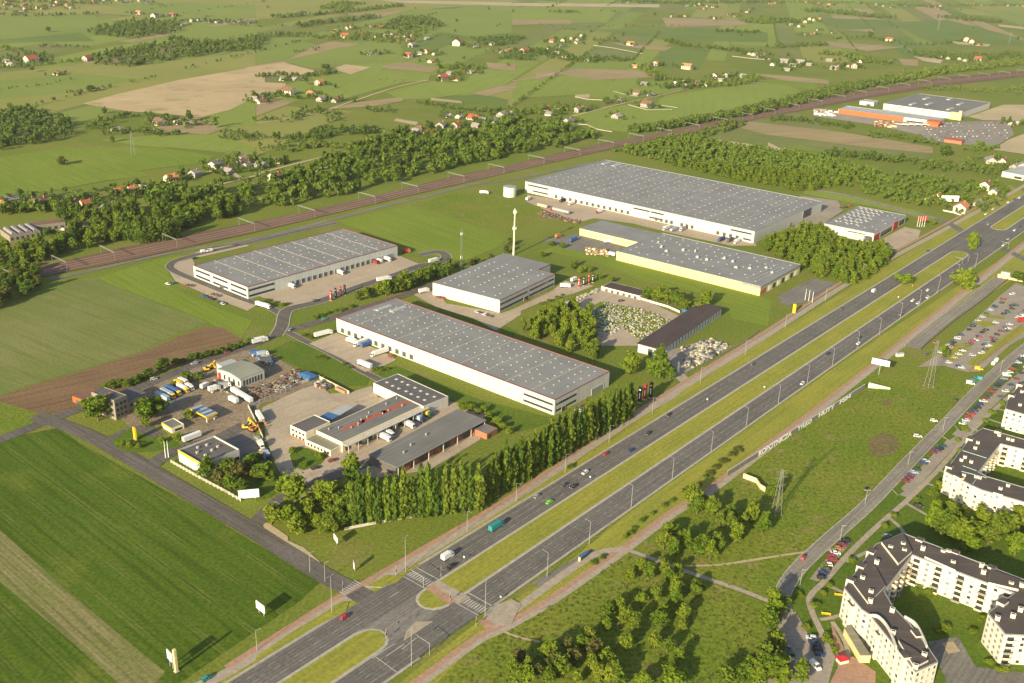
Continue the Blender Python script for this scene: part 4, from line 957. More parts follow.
village('in the far village at the top left corner', vq(0,0,'25,22,rw1 52,28,bw0 95,25,rw1 105,40,rw1 88,52,pw0 155,36,rc1 170,38,rw0 200,28,gw0 222,24,rw1 232,14,bc1 270,25,rw1 285,35,pw0 5,40,bc0 30,8,rw0 350,14,pc0 375,8,rw0 420,6,gw1 500,12,pw0 470,4,rw0 560,6,pw0 590,10,gw0'))
village('by the tree belt above the sandy field', vq(0,0,'555,58,oc113 620,70,bc114 690,66,rw112 735,102,pw0 770,88,gw1 800,84,gw0 840,90,gw0 870,92,gw0 905,90,gw0 935,90,gw0 965,92,gw0 1000,92,gw0'))
village('at the left edge among dark trees', vq(0,0,'125,250,rc116 160,243,gw0 350,243,rw113 545,258,pw0 45,262,pc0 70,245,bw0 30,250,gc0 230,300,bc0'))
village('at the farm below the sandy field', vq(0,0,'470,525,pw0 640,500,bc112 715,495,pc0 760,502,pw0 660,496,gc0'))
village('in the farmstead on the lane behind the railway trees', vq(0,0,'862,672,gc111 975,640,pw0 990,668,gw0 905,682,bw0')+' 262,167,gw011 244,163,bw0 279,163,bc0 276,180,bc111')
village('among the trees left of the railway', vq(0,1,'165,145,bc113 12,142,oc0 120,130,bw0 45,120,gc0 690,38,oc013 780,22,pw1 915,8,pw0 430,160,pw0 272,245,pc0 350,228,gc0 480,86,ow0 530,80,oc0 300,130,bc0 350,135,rc0 440,148,gw0 575,78,pc0'))
village('in the scattered village at top centre', vq(1,0,'315,128,oc0 365,118,rw1 385,112,rw0 360,152,rc114 430,138,rw0 465,108,pw0 500,112,rw0 522,150,gw1 565,160,rc1 580,118,bw1 628,148,rw1 612,166,rw1 625,188,pw113 685,158,gw0 600,150,bw0 480,150,gc0 545,140,pw0'))
village('in the row south of the top-centre village', vq(1,0,'805,182,rc118 610,230,rw113 685,212,rc1 455,220,gw0 490,217,pw0 655,218,gc0 700,250,oc0 718,220,bc0 945,180,gc0 985,212,ow0 1010,205,ow0 880,192,pw0'))
village('on the lane beside the tan field', vq(1,0,'748,322,rw114 775,298,gw0 802,322,rc0 860,292,pw0 255,340,ow112 155,322,pw0 110,322,gc0 130,378,bc115 265,404,gw013 220,378,oc0 20,412,bc013 -5,400,pw0 40,385,gc0 320,408,bw0'))
village('beyond the railway woods at centre', vq(1,0,'640,530,pw0 690,538,rw0 740,508,pw013 800,514,rw112 815,472,pc0 870,478,rw013 905,485,gw0 985,465,pw013 950,488,gw0 1012,458,pw0 880,508,pw0 660,520,bc0 715,535,rc0 770,468,pc0')+'')
village('in the hamlet at upper centre', vq(2,0,'50,212,rw114 160,170,rw1 190,188,pw0 203,164,rc0 240,160,rw1 262,162,pw0 280,148,gw1 258,175,pc0 300,245,pw0 330,232,gw0 210,230,bc0 180,215,gc0 145,200,bw0'))
village('of the bungalow row behind the railway field', vq(2,0,'475,182,oc112 490,270,oc0 575,262,ow112 700,276,oc114 810,312,bc112 860,308,pw1 885,306,bw0 925,312,pw1 640,352,pw0 690,330,gw0 655,335,pc0 700,345,bw0 740,335,bc0 770,345,gc0 835,325,pc0 530,340,gw0'))
village('on walled plots beside the railway', vq(2,0,'500,380,bw1 555,385,pw0 430,408,gw0 540,428,bw113 420,473,pw013 260,448,gw1 190,440,bc0 150,462,gc0 225,493,gw014 205,432,bw0 140,440,rc0 290,440,bc0'))
village('on the skyline at top centre', vq(2,0,'640,68,pw0 690,68,oc0 810,76,rc0 870,60,rw0 895,66,ow0 940,50,oc0 950,40,rw0 700,26,pw0 730,24,rw0 750,18,bw0 780,28,pw0 805,30,rc0 765,38,ow0 970,223,pw013 950,218,gw0 990,230,pw0 1005,220,bc0 460,14,pw0'))
village('in the far village at the top right', vq(3,0,'90,90,rw0 110,86,ow0 150,92,rc1 165,80,rc1 185,84,rc1 205,78,ow0 145,142,pw0 180,138,ow0 200,122,rw0 260,134,ow0 95,102,pw0 125,108,rc0 485,164,rc112 10,16,rc0 30,14,rw0 150,10,rw0 200,14,rw0 245,20,ow0'))
village('on the far right skyline', vq(3,0,'385,16,rw0 430,20,pw0 460,26,ow0 490,30,rw0 545,25,pw0 640,30,pw0 665,30,rw0 690,26,ow0 780,20,pw0 815,20,ow0 850,22,pw0 900,22,rw0 930,20,ow0 960,24,pw0 1000,24,rw0 1020,26,rw0'))
village('of the red-roofed group on the far right', vq(3,0,'795,165,oc114 815,172,rc112 835,182,rw0 840,243,rw113 765,238,pw0 745,235,pw0 720,236,gw0 690,230,pw0 790,245,pw0 660,225,pc0 670,215,gc0'))
village('right of the bungalow row', vq(3,0,'65,250,pw014 130,252,pw013 165,262,pw0 75,283,pw0 100,265,pc0 20,262,gc0 10,245,pw0 265,278,pw013 280,265,rw0 325,268,rw0 345,272,rw113 370,250,bc0 245,245,pw0'))
village('near the far crossing', vq(3,1,'770,162,oc113 650,120,oc0 680,108,oc0 840,135,pw0 870,72,bc112 900,90,pc0')+' '+vq(3,0,'890,650,pw014 985,672,pw0 1015,672,pw013 940,648,bc0 1000,495,pw0 975,500,gw0'))
k_ = Bld('trade_building', 'long white flat-roofed trade building at the right edge above the far crossing', 'building', (1004,171), (1024,175.5), (1040,169), 7); k_.shell('wall_white', 'roof_pale', par=.1); k_.face('y', 2, 12, 1, 4, 'shop_window', 'glass')
# ------------------------------------------------------------------ trees
def leaf_quad(mb, c, s, rr, up=None):
    n = Vector((rr.gauss(0,1), rr.gauss(0,1), rr.gauss(0,1)))
    if up is not None: n = n*.55+up
    if n.length < 1e-3: n = Vector((0,0,1))
    n.normalize(); a = n.orthogonal().normalized(); g = rr.uniform(0, 6.3); b = n.cross(a)
    a, b = a*math.cos(g)+b*math.sin(g), b*math.cos(g)-a*math.sin(g); k = rr.uniform(.6, 1)
    mb.face([c-a*s-b*s*k, c+a*s-b*s*k*.8, c+a*s*.8+b*s*k, c-a*s+b*s*k*.9])
def crown_mesh(name, seed, style, mat, n=700, leaf=.42):
    """crown of a tree 10 m high"""
    rr = random.Random(seed); mb = MB(); lobes = []
    if style == 'round':
        for k in range(17): a = rr.uniform(0, 6.3); z = rr.uniform(2.6, 9.0); d = rr.uniform(.3, 1)*(2.9 if 3.6 < z < 7 else 1.7); lobes.append((Vector((d*math.cos(a), d*math.sin(a), z)), rr.uniform(.6, 1.5), rr.uniform(.7, 1.1)))
        lobes.append((Vector((rr.uniform(-.5,.5),rr.uniform(-.5,.5),5.6)), 2.1, 1.3))
    elif style == 'poplar':
        for k in range(14): z = 1.2+8.2*k/13; a = rr.uniform(0, 6.3); w = 1.25*min(1, .5+z*.2)*(1 if z < 5 else max(.12, (10.2-z)/5.3)); lobes.append((Vector((.35*math.cos(a)*w, .35*math.sin(a)*w, z)), w*rr.uniform(.8, 1.1), 1.5))
    elif style == 'cone':
        for k in range(10): z = 1.2+8.0*k/9; a = rr.uniform(0, 6.3); w = 2.3*(1-z/10.6)+.25; lobes.append((Vector((.4*math.cos(a), .4*math.sin(a), z)), w*rr.uniform(.8, 1.15), .8))
    elif style == 'weeping':
        for k in range(12): a = rr.uniform(0, 6.3); d = rr.uniform(.5, 3.4); z = 8.2-d*.9+rr.uniform(-.5, .5); lobes.append((Vector((d*math.cos(a), d*math.sin(a), z-1.4)), rr.uniform(1.0, 1.6), 1.9))
        lobes.append((Vector((0,0,6)), 2.6, 1.1))
    else:
        for k in range(7): a = rr.uniform(0, 6.3); d = rr.uniform(.5, 3.6); lobes.append((Vector((d*math.cos(a), d*math.sin(a), rr.uniform(2, 6.5))), rr.uniform(1.6, 2.7), 1))
    tot = sum(l[1]**2 for l in lobes)
    for c, r, sz in lobes:
        for i in range(int(n*r*r/tot)+2):
            d = Vector((rr.gauss(0,1), rr.gauss(0,1), rr.gauss(0,1))).normalized(); k = r*(rr.uniform(.5, 1.05) if rr.random() < .8 else rr.uniform(1, 1.45))
            p = c+Vector((d.x*k, d.y*k, d.z*k*sz))
            if p.z < .3: p.z = .3
            leaf_quad(mb, p, leaf*rr.uniform(.6, 1.25), rr, d*.8)
    return mb.mesh(name, mat)
def trunk_mesh(style, seed, mat='bark'):
    rr = random.Random(seed); mb = MB(); top = {'poplar': 9, 'cone': 9, 'shrub': 3}.get(style, 6.5)
    mb.tube((0,0,-.3), (0,0,top*.4), .32, .24, 7); mb.tube((0,0,top*.4), (.15,.1,top), .24, .05, 6)
    for k in range(6):
        a = k*1.05+rr.uniform(0, .6); z = top*rr.uniform(.28, .7); l = rr.uniform(1.2, 2.6) if style not in ('poplar', 'cone') else .8
        mb.tube((0,0,z), (l*math.cos(a), l*math.sin(a), z+l*.9), .1, .03, 5)
    return mb.mesh('trunk', mat)
TP = {}
def protos(key, style, mat, k=4, n=700, leaf=.42, bark='bark'):
    TP[key] = [(crown_mesh('crown', hash_(key)+i, style, mat, n, leaf), trunk_mesh(style, i, bark)) for i in range(k)]
def hash_(s): return sum(ord(c)*(i+3) for i, c in enumerate(s))
protos('round', 'round', 'leaf_mid', 7, 1000, .46); protos('lime', 'round', 'leaf_lime', 7, 1000, .46); protos('olive', 'round', 'leaf_olive', 3, 600, .5); protos('dark', 'round', 'leaf_dark', 4, 900, .5)
protos('poplar', 'poplar', 'leaf_mid', 6, 1200, .4); protos('poplar_dark', 'poplar', 'leaf_dark', 4, 1000, .4); protos('cone', 'cone', 'leaf_mid', 5, 420, .42); protos('cone_lime', 'cone', 'leaf_lime', 5, 420, .42); protos('willow', 'weeping', 'leaf_lime', 2, 1300, .36); protos('shrub', 'shrub', 'leaf_mid', 4, 420, .6); protos('bushy', 'shrub', 'leaf_lime', 3, 1200, .55); protos('shrub_grey', 'shrub', 'leaf_olive', 3, 420, .6)
TR = random.Random(77)
def tree(name, key, p, h, r, label, group=None, cat='tree'):
    """r = crown radius in m (the models are about 3.2 m wide per 10 m of height)"""
    ref = {'poplar': 1.35, 'poplar_dark': 1.35, 'cone': 2.0, 'cone_lime': 2.0, 'willow': 4.4, 'bushy': 5.0, 'shrub': 5.0, 'shrub_grey': 5.0}.get(key, 3.5)
    c, t = TR.choice(TP[key]); o = thing(name, label, cat, (p[0], p[1], 0), TR.uniform(0, 6.28), group, (r/ref, r/ref, h/10))
    link('crown', c, o); link('trunk', t, o); return o
def inside(p, poly):
    r = False; n = len(poly)
    for i in range(n):
        a, b = poly[i], poly[i-1]
        if (a[1] > p[1]) != (b[1] > p[1]) and p[0] < (b[0]-a[0])*(p[1]-a[1])/(b[1]-a[1])+a[0]: r = not r
    return r
def scatter(px, sp, seed=1, drop=.1):
    poly = W(px); rr = random.Random(seed); out = []
    x0, x1 = min(p.x for p in poly), max(p.x for p in poly); y0, y1 = min(p.y for p in poly), max(p.y for p in poly)
    y = y0; k = 0
    while y < y1:
        x = x0+(sp/2 if k % 2 else 0)
        while x < x1:
            p = Vector((x+rr.uniform(-.42,.42)*sp, y+rr.uniform(-.42,.42)*sp, 0))
            if rr.random() > drop and inside(p, poly): out.append(p)
            x += sp
        y += sp*.87; k += 1
    out.sort(key=lambda p: p.length); return out
def far_trees(name, label, cat, pts, h, mat, n=46, seed=1, wide=.36, leaf=.11):
    rr = random.Random(seed); mb = MB()
    for p in pts:
        H = h*rr.uniform(.6, 1.25); w = H*wide*rr.uniform(.8, 1.3); lob = [(Vector((rr.uniform(-.5,.5)*w, rr.uniform(-.5,.5)*w, H*rr.uniform(.3, .75))), rr.uniform(.45, .8)) for _ in range(4)]
        for i in range(n):
            c, k = lob[i % 4]; d = Vector((rr.gauss(0,1), rr.gauss(0,1), rr.gauss(0,1))).normalized(); kk = rr.uniform(.6, 1)*k
            q_ = p+c+Vector((d.x*w*kk, d.y*w*kk, d.z*H*.33*kk*1.4)); q_.z = max(q_.z, .4)
            leaf_quad(mb, q_, H*leaf*rr.uniform(.7, 1.3), rr, d*.9)
    return stuff(mb.build(name, mat), label, cat)
def band(px, width, sp, seed=1):
    ln = smooth_line(W(px), 6); rr = random.Random(seed); out = []
    for a, b in zip(ln, ln[1:]):
        d = b-a; n = max(1, int(d.length*width/(sp*sp))) if d.length*width > sp*sp*.5 else (1 if rr.random() < d.length/sp else 0)
        nn = Vector((d.y, -d.x, 0)).normalized()
        for _ in range(n): out.append(a+d*rr.random()+nn*rr.uniform(-.5,.5)*width)
    return out
# poplar screen along the compound: two straight lines
def row(p0, p1, n, jit=1.0, seed=2):
    a, b = at(*p0), at(*p1); rr = random.Random(seed)
    return [a+(b-a)*(i/(n-1))+Vector((rr.uniform(-jit,jit), rr.uniform(-jit,jit), 0)) for i in range(n)]
for nm, pts, hh in (('the near stretch of the poplar screen', row((352,526),(478,510), 16, .5), 33), ('the far stretch of the poplar screen', row((488,502),(630,418), 22), 29), ('the back line of the poplar screen', row((494,488),(600,424), 13, 1, 5), 27)):
    for i, p in enumerate(pts):
        tree('poplar_tree', 'poplar' if TR.random() < .75 else 'poplar_dark', p, hh*TR.uniform(.8, 1.08), 2.55*TR.uniform(.8, 1.2), 'tall slim poplar, %s from the near end of %s' % (nth(i), nm), 'poplars in '+nm)
one = [  # (u, v, key, height, radius, label)
    (e(70,345,(225,600)), 'round', 18, 8, 'broad dark tree against the front of the grey tower house'),
    (e(70,345,(600,600)), 'round', 15, 7.5, 'broad tree behind the yellow totem on the side road'),
    (e(70,345,(700,560)), 'round', 14, 7, 'broad tree between the yellow totem and the parked blue trailers'),
    (e(70,345,(600,660)), 'lime', 8, 3.2, 'small tree right beside the yellow totem'),
    (e(70,345,(945,600)), 'round', 8, 4, 'round tree between the kiosk and the filling canopy'),
    (e(70,345,(735,210)), 'dark', 10, 6, 'round tree on the field side of the lane above the trailers'),
    (e(70,345,(620,260)), 'dark', 7, 4, 'smaller tree next along the lane towards the tower house'),
    (e(70,345,(930,280)), 'round', 7, 4.5, 'tree at the head of the parked yellow trucks'),
    (e(140,350,(470,240)), 'round', 6, 3.5, 'small tree beside the yellow digger in the machinery yard'),
    (q(1,2,(150,650)), 'willow', 21, 10, 'big yellow-green weeping tree at the compound entrance'),
    (q(1,2,(390,545)), 'lime', 16, 6, 'round light green tree at the near corner of the garage block'),
    (q(1,2,(300,640)), 'lime', 13, 6.5, 'light green tree below the compound driveway'), (q(1,2,(230,650)), 'lime', 7, 3.5, 'small light green tree beside the weeping tree'),
    (q(3,1,(537,452)), 'bushy', 12, 7.5, 'round tree on the median of the dual carriageway'),
    (q(3,1,(768,470)), 'bushy', 20, 12, 'largest round tree beside the carriageway, right of the median tree'),
    (q(3,1,(806,310)), 'bushy', 21, 7.5, 'upright tree on the median just before the far crossing'),
    (q(3,1,(1000,440)), 'dark', 10, 8, 'dark tree beyond the end of the concrete trough'),
    (q(2,2,(470,130)), 'lime', 17, 7, 'light green tree beside the grey showrooms red and black towers'), 
    (q(2,2,(590,140)), 'poplar', 27, 4.5, 'single poplar behind the near red and black towers'), (q(2,2,(545,130)), 'lime', 13, 4.5, 'bushy tree left of the single poplar'), (q(2,2,(630,150)), 'round', 10, 4, 'tree right of the single poplar by the stone pallets'),
    (q(0,0,(195,128)), 'dark', 14, 7, 'lone tree in the green fields at the upper left'), (q(0,0,(250,660)), 'olive', 11, 7, 'lone olive tree in the green field left of the farmstead'), (q(0,0,(362,366)), 'dark', 11, 8, 'lone round tree in the meadow left of the sandy field'),
    (q(0,0,(760,485)), 'dark', 16, 7, 'tall tree behind the farm below the sandy field'), (q(2,0,(580,325)), 'poplar_dark', 22, 4, 'tall dark tree standing above the bungalow row'), (q(2,0,(372,418)), 'round', 14, 6, 'round tree by the walled plots'),
    (q(3,0,(705,625)), 'dark', 16, 9, 'big dark tree in front of the hypermarket car park'), (q(3,0,(410,150)), 'dark', 18, 10, 'large tree above the tan strip on the far right'), (q(1,0,(280,278)), 'dark', 12, 10, 'dark tree beside the tan field at upper left centre'),
    (q(3,1,(730,80)), 'dark', 8, 9, 'dark purple-green tree behind the tan house'), (q(3,1,(655,215)), 'lime', 7, 5, 'light tree beside the flagpoles of the showroom'),
    (e(896,425,(750,640)), 'lime', 13, 8.5, 'big light green tree against the wall of the middle flats'),
    (q(1,1,(520,500)), 'lime', 15, 6.5, 'largest round tree in the hedge beyond the front warehouse'), (q(1,1,(410,520)), 'round', 9, 4, 'first tree of the hedge beyond the front warehouse'), (q(1,1,(460,505)), 'round', 9, 3.5, 'second tree of the hedge beyond the front warehouse'),
]
for p, key, h, r, lab in one: tree('poplar_tree' if key.startswith('poplar') else 'broadleaf_tree', key, at(*p[0]), h, r, lab)
def trees(group, label, key, h, r, pts, name='broadleaf_tree', cat='tree'):
    for i, p in enumerate(pts):
        kk = key if isinstance(key, str) else TR.choice(key)
        tree(name, kk, at(*p) if len(p) == 2 else p, h*TR.uniform(.75, 1.2), r*TR.uniform(.75, 1.2), label, group, cat)
trees('trees behind the slatted white fence', 'scrubby tree behind the white slatted fence of the dealer building', ('round','olive','round'), 10, 5, e(160,420,(375,450),(530,420),(700,420),(780,470),(560,560),(650,570),(840,480),(470,520),(740,380),(620,470)))
trees('trees round the compound drive', 'light green tree crowded round the drive below the garage block', ('lime','round'), 15, 6, e(240,430,(890,420),(770,620),(900,600),(980,500),(700,640),(830,680),(640,600),(960,660)))
trees('bushy trees beside the side road', 'bushy tree between the side road and the poplars', ('round','lime','lime'), 11, 6, q(1,3,(60,50),(130,60),(170,85),(230,60),(290,85),(320,60),(110,30),(210,30)))
trees('wood beside the stone yard', 'light green tree in the little wood beside the stone yard', ('lime','round','lime','lime'), 13, 4.2, scatter([(520,330),(541,322),(556,312),(574,308),(592,318),(599,345),(594,362),(572,356),(552,348),(530,340)], 9, 3, .22), 'woodland_tree')
trees('trees between the maroon shed and the long dark roof', 'tree in the line between the maroon shed and the dark-roofed long building', ('round','lime'), 13, 6, q(2,1,(535,515),(578,520),(622,535),(655,540),(690,555),(742,568),(772,540),(600,500)))
trees('hedge trees between the front and left warehouses', 'dark green tree in the hedge between the front and left warehouses', ('round','dark','lime'), 13, 6, q(1,1,(585,470),(605,475),(635,450),(660,435),(680,445),(705,430),(540,480),(485,500),(435,512),(760,425),(575,485),(620,465),(650,450),(690,440),(735,430),(600,455),(555,490),(715,425)))
trees('small trees near the lattice mast', 'low tree near the foot of the lattice mast', ('round','olive'), 8, 4, q(1,1,(885,375),(860,385),(940,365),(1000,330),(1015,300),(800,390),(770,385)))
trees('young trees on the grass beside the yellow hall', 'young tree on the grass strip below the yellow-walled hall', ('lime','round'), 7, 3.2, q(2,1,(240,395),(275,410),(200,310),(160,300),(310,405),(350,435),(400,445),(120,345),(255,380)))
trees('scrub trees in the near meadow', 'small light green tree scattered in the scrub at the bottom', ('lime','lime','round'), 9, 3.3, q(2,3,(470,275),(515,245),(660,255),(605,250),(575,360),(515,375),(650,330),(740,320),(380,420),(430,400),(445,440),(605,415),(590,460),(680,480),(650,380),(375,475),(490,475),(570,545),(620,565),(665,610),(690,430),(625,290),(545,275),(730,345)))
trees('thicket at the bottom edge', 'tree in the dense thicket at the bottom edge left of the flats meadow', ('round','lime','olive','lime'), 9.5, 3.8, q(2,3,(310,530),(220,560),(245,610),(330,580),(380,620),(450,560),(315,640),(345,683),(170,630),(150,683),(100,670),(60,650),(140,590),(260,690),(200,650),(30,610),(10,660),(60,690),(285,560),(390,683),(420,700),(20,690)))
trees('trees where the footpath meets the cycle path', 'leafy tree in the clump where the grey footpath leaves the cycle path', ('lime','round'), 11.5, 4.2, q(2,3,(605,150),(640,185),(690,145),(735,180),(757,175),(625,100),(830,60),(870,60),(920,75),(950,50),(890,120),(815,165),(1000,90),(790,195),(740,10),(785,20),(960,20),(1015,50))+[(697,512),(712,514),(730,520),(752,521),(700,505),(772,500),(690,505)])
trees('trees at the lower right edge of the meadow', 'leafy tree in the clump beside the flats parking at the bottom', ('lime','round'), 12, 5.5, q(2,3,(850,690),(920,683),(960,650),(1000,640),(990,600),(1010,683),(980,700),(640,700),(530,710))+q(3,3,(20,600),(40,650),(10,670),(130,690),(60,690),(20,430),(10,400),(45,410),(0,470),(30,560)))
trees('garden trees between the blocks of flats', 'light green garden tree between the two white blocks of flats', ('lime','lime','round'), 14, 6.2, q(3,3,(680,80),(740,110),(775,135),(820,100),(800,160),(880,130),(930,75),(960,100),(985,175),(700,100),(850,60),(1000,70),(650,65),(900,110),(725,60)))
trees('small trees along the flats', 'small tree on the grass against the middle block of flats', ('round','lime'), 7, 3.2, q(3,2,(860,660),(720,683),(690,683),(905,670),(660,620),(675,600),(940,683),(770,690))+e(896,340,(370,110),(385,140)))
trees('bushes round the flats', 'small bush on the lawns around the flats', 'bushy', 3.2, 2.6, q(3,3,(250,300),(215,330),(190,380),(230,230),(330,200),(120,340),(150,470),(240,520),(270,560),(460,60),(500,20),(820,480),(850,440),(690,480),(720,470),(640,330),(600,300),(880,610),(930,640))+q(3,2,(790,355),(760,400),(775,445),(752,490),(735,520),(690,575),(655,612),(600,640),(930,250),(900,290),(870,320)), 'shrub', 'bush')
trees('shrubs in the old compound', 'leafy shrub between the yards of the old compound', 'bushy', 4.5, 3.0, q(1,2,(20,500),(45,520),(10,470),(60,560),(90,600),(150,440),(190,500),(250,470),(100,585),(370,590),(420,560),(450,580))+q(0,2,(480,415),(520,420),(640,405),(700,395),(560,425),(690,180)), 'shrub', 'bush')
trees('low bushes along the roadside paths', 'low bush on the roadside verge', 'shrub', 2.6, 2.4, q(2,2,(690,605),(720,600),(745,575),(770,545),(640,640),(610,660),(560,690),(235,505),(840,480))+q(2,3,(450,105),(470,90),(490,70),(520,40),(365,185),(330,205)), 'shrub', 'bush')
trees('pale grey bushes by the carriageway', 'pale grey-green bush beside the near carriageway', 'shrub_grey', 3, 3, q(2,2,(700,600),(790,530),(815,505),(850,480),(880,455),(905,435)), 'shrub', 'bush')
trees('clipped bushes in the business park', 'rounded bush on the business park verges', 'shrub', 2.8, 3, q(1,1,(240,590),(265,580),(290,570),(320,560),(345,560),(380,545),(20,530),(50,520),(80,530),(110,540),(190,660),(215,670),(240,655),(130,535))+q(1,2,(480,115),(500,118),(520,112),(245,65),(270,70),(375,105),(350,95))+q(2,1,(150,520),(180,510),(120,535),(200,500)), 'shrub', 'bush')
trees('yellowish bushes behind the front warehouse', 'yellow-green bush at the corner of the garage block and front warehouse lawn', 'lime', 5, 3.6, q(1,2,(830,270),(860,275),(890,290),(930,310),(965,330),(990,350),(1010,370),(910,280)))
trees('dark hedge along the lane', 'dark hedge bush between the lane and the brown field', ('dark','round'), 5, 4, q(0,2,(450,185),(510,180),(540,165),(570,150),(700,90),(730,85),(770,72),(800,66),(830,60),(860,52),(890,45),(480,178),(420,190),(930,30),(960,20),(1000,8)))
trees('dark wood at the left edge', 'dark tree in the thicket at the left edge by the railway', ('dark','round','olive'), 11, 5, scatter(q(0,1,(-60,400),(60,400),(190,430),(180,470),(0,550),(-60,570)), 9, 4), 'woodland_tree')
rw = scatter(q(3,1,(-30,290),(60,275),(150,225),(215,240),(300,300),(430,305),(500,335),(485,360),(350,455),(310,455),(120,400),(90,360),(0,350)), 7.2, 6)
trees('young wood beside the showroom', 'young tree in the dense wood between the yellow hall and the showroom', ('cone','cone_lime','cone_lime','round'), 10.5, 3.8, rw, 'young_tree')
pl = scatter([(612,152),(640,146),(672,140),(690,138),(730,145),(768,151),(830,160),(880,172),(876,178),(806,192),(740,181),(690,170),(650,160)], 8, 8)
trees('plantation behind the largest warehouse', 'young tree in the plantation behind the largest warehouse', ('cone','cone_lime','cone_lime'), 9, 3.4, pl[:220], 'plantation_tree')
far_trees('plantation', 'dense plantation of young trees behind the largest warehouse', 'plantation', pl[220:], 9, 'leaf_far_lime', 60, 3)
b2 = scatter([(850,176),(900,174),(960,184),(1008,186),(1006,191),(975,196),(940,206),(918,207),(880,200),(830,184)], 10, 12, .3)
far_trees('wood', 'scrubby light wood behind the showroom reaching to the road', 'wood', b2, 8, 'leaf_far_lime', 60, 5)
# tree belt north of the railway: the nearest as individuals
belt = scatter([(-20,274),(-20,254),(20,250),(66,244),(76,222),(110,216),(150,200),(165,186),(200,192),(230,188),(262,180),(300,172),(345,152),(375,140),(400,133),(430,140),(470,132),(512,120),(560,127),(600,138),(592,141),(540,150.5),(480,163),(430,174),(380,187),(330,199),(280,208),(240,216),(180,231),(120,243),(60,258),(20,268)], 11.5, 21, .2)
trees('tree belt along the railway', 'leafy tree in the belt along the far side of the railway', ('round','dark','lime','poplar_dark','lime','poplar'), 13.5, 4.9, belt[:130], 'woodland_tree')
for nm_, sl_, mt_, hh_ in (('mid green', 0, 'leaf_mid', 13), ('light green', 1, 'leaf_far_lime', 12), ('dark green', 2, 'leaf_dark', 14.5)): far_trees('tree_belt', 'the %s trees of the long belt along the far side of the railway' % nm_, 'wood', [p for p in belt[130:] if (int(p.x/38)+int(p.y/38)*2+TR.choice((0,0,0,1))) % 3 == sl_ and TR.random() < .88], hh_, mt_, 74, 9+sl_)
pop = [at(*p) for p in q(0,1,(500,275),(520,280),(545,285),(560,290),(585,288),(610,285),(640,280),(660,278),(680,275),(705,268),(240,190),(262,195),(290,192),(318,195),(340,190),(870,190),(895,180),(920,185),(940,175))]
trees('tall poplars beside the railway', 'tall dark poplar rising out of the railway tree belt', 'poplar_dark', 23, 3.6, pop, 'poplar_tree')
far_trees('wood', 'green copse of broad trees at the left below the sandy field', 'wood', scatter(q(0,0,(-60,440),(100,440),(200,455),(300,500),(280,560),(60,595),(-60,610)), 13, 31, .3), 12, 'leaf_far', 60, 11)
far_trees('wood', 'long dark wood behind the bright fields at the upper left', 'wood', scatter(q(0,0,(370,225),(520,200),(700,160),(860,175),(1060,145),(1060,200),(860,212),(680,245),(520,270),(380,262)), 15, 32, .3), 12.5, 'leaf_far', 60, 12)
far_trees('wood', 'upper dark wood by the grey glasshouses at the upper left', 'wood', scatter(q(0,0,(320,135),(420,105),(560,80),(700,88),(730,125),(540,158),(420,145)), 17, 33, .3), 12.5, 'leaf_far', 60, 13)
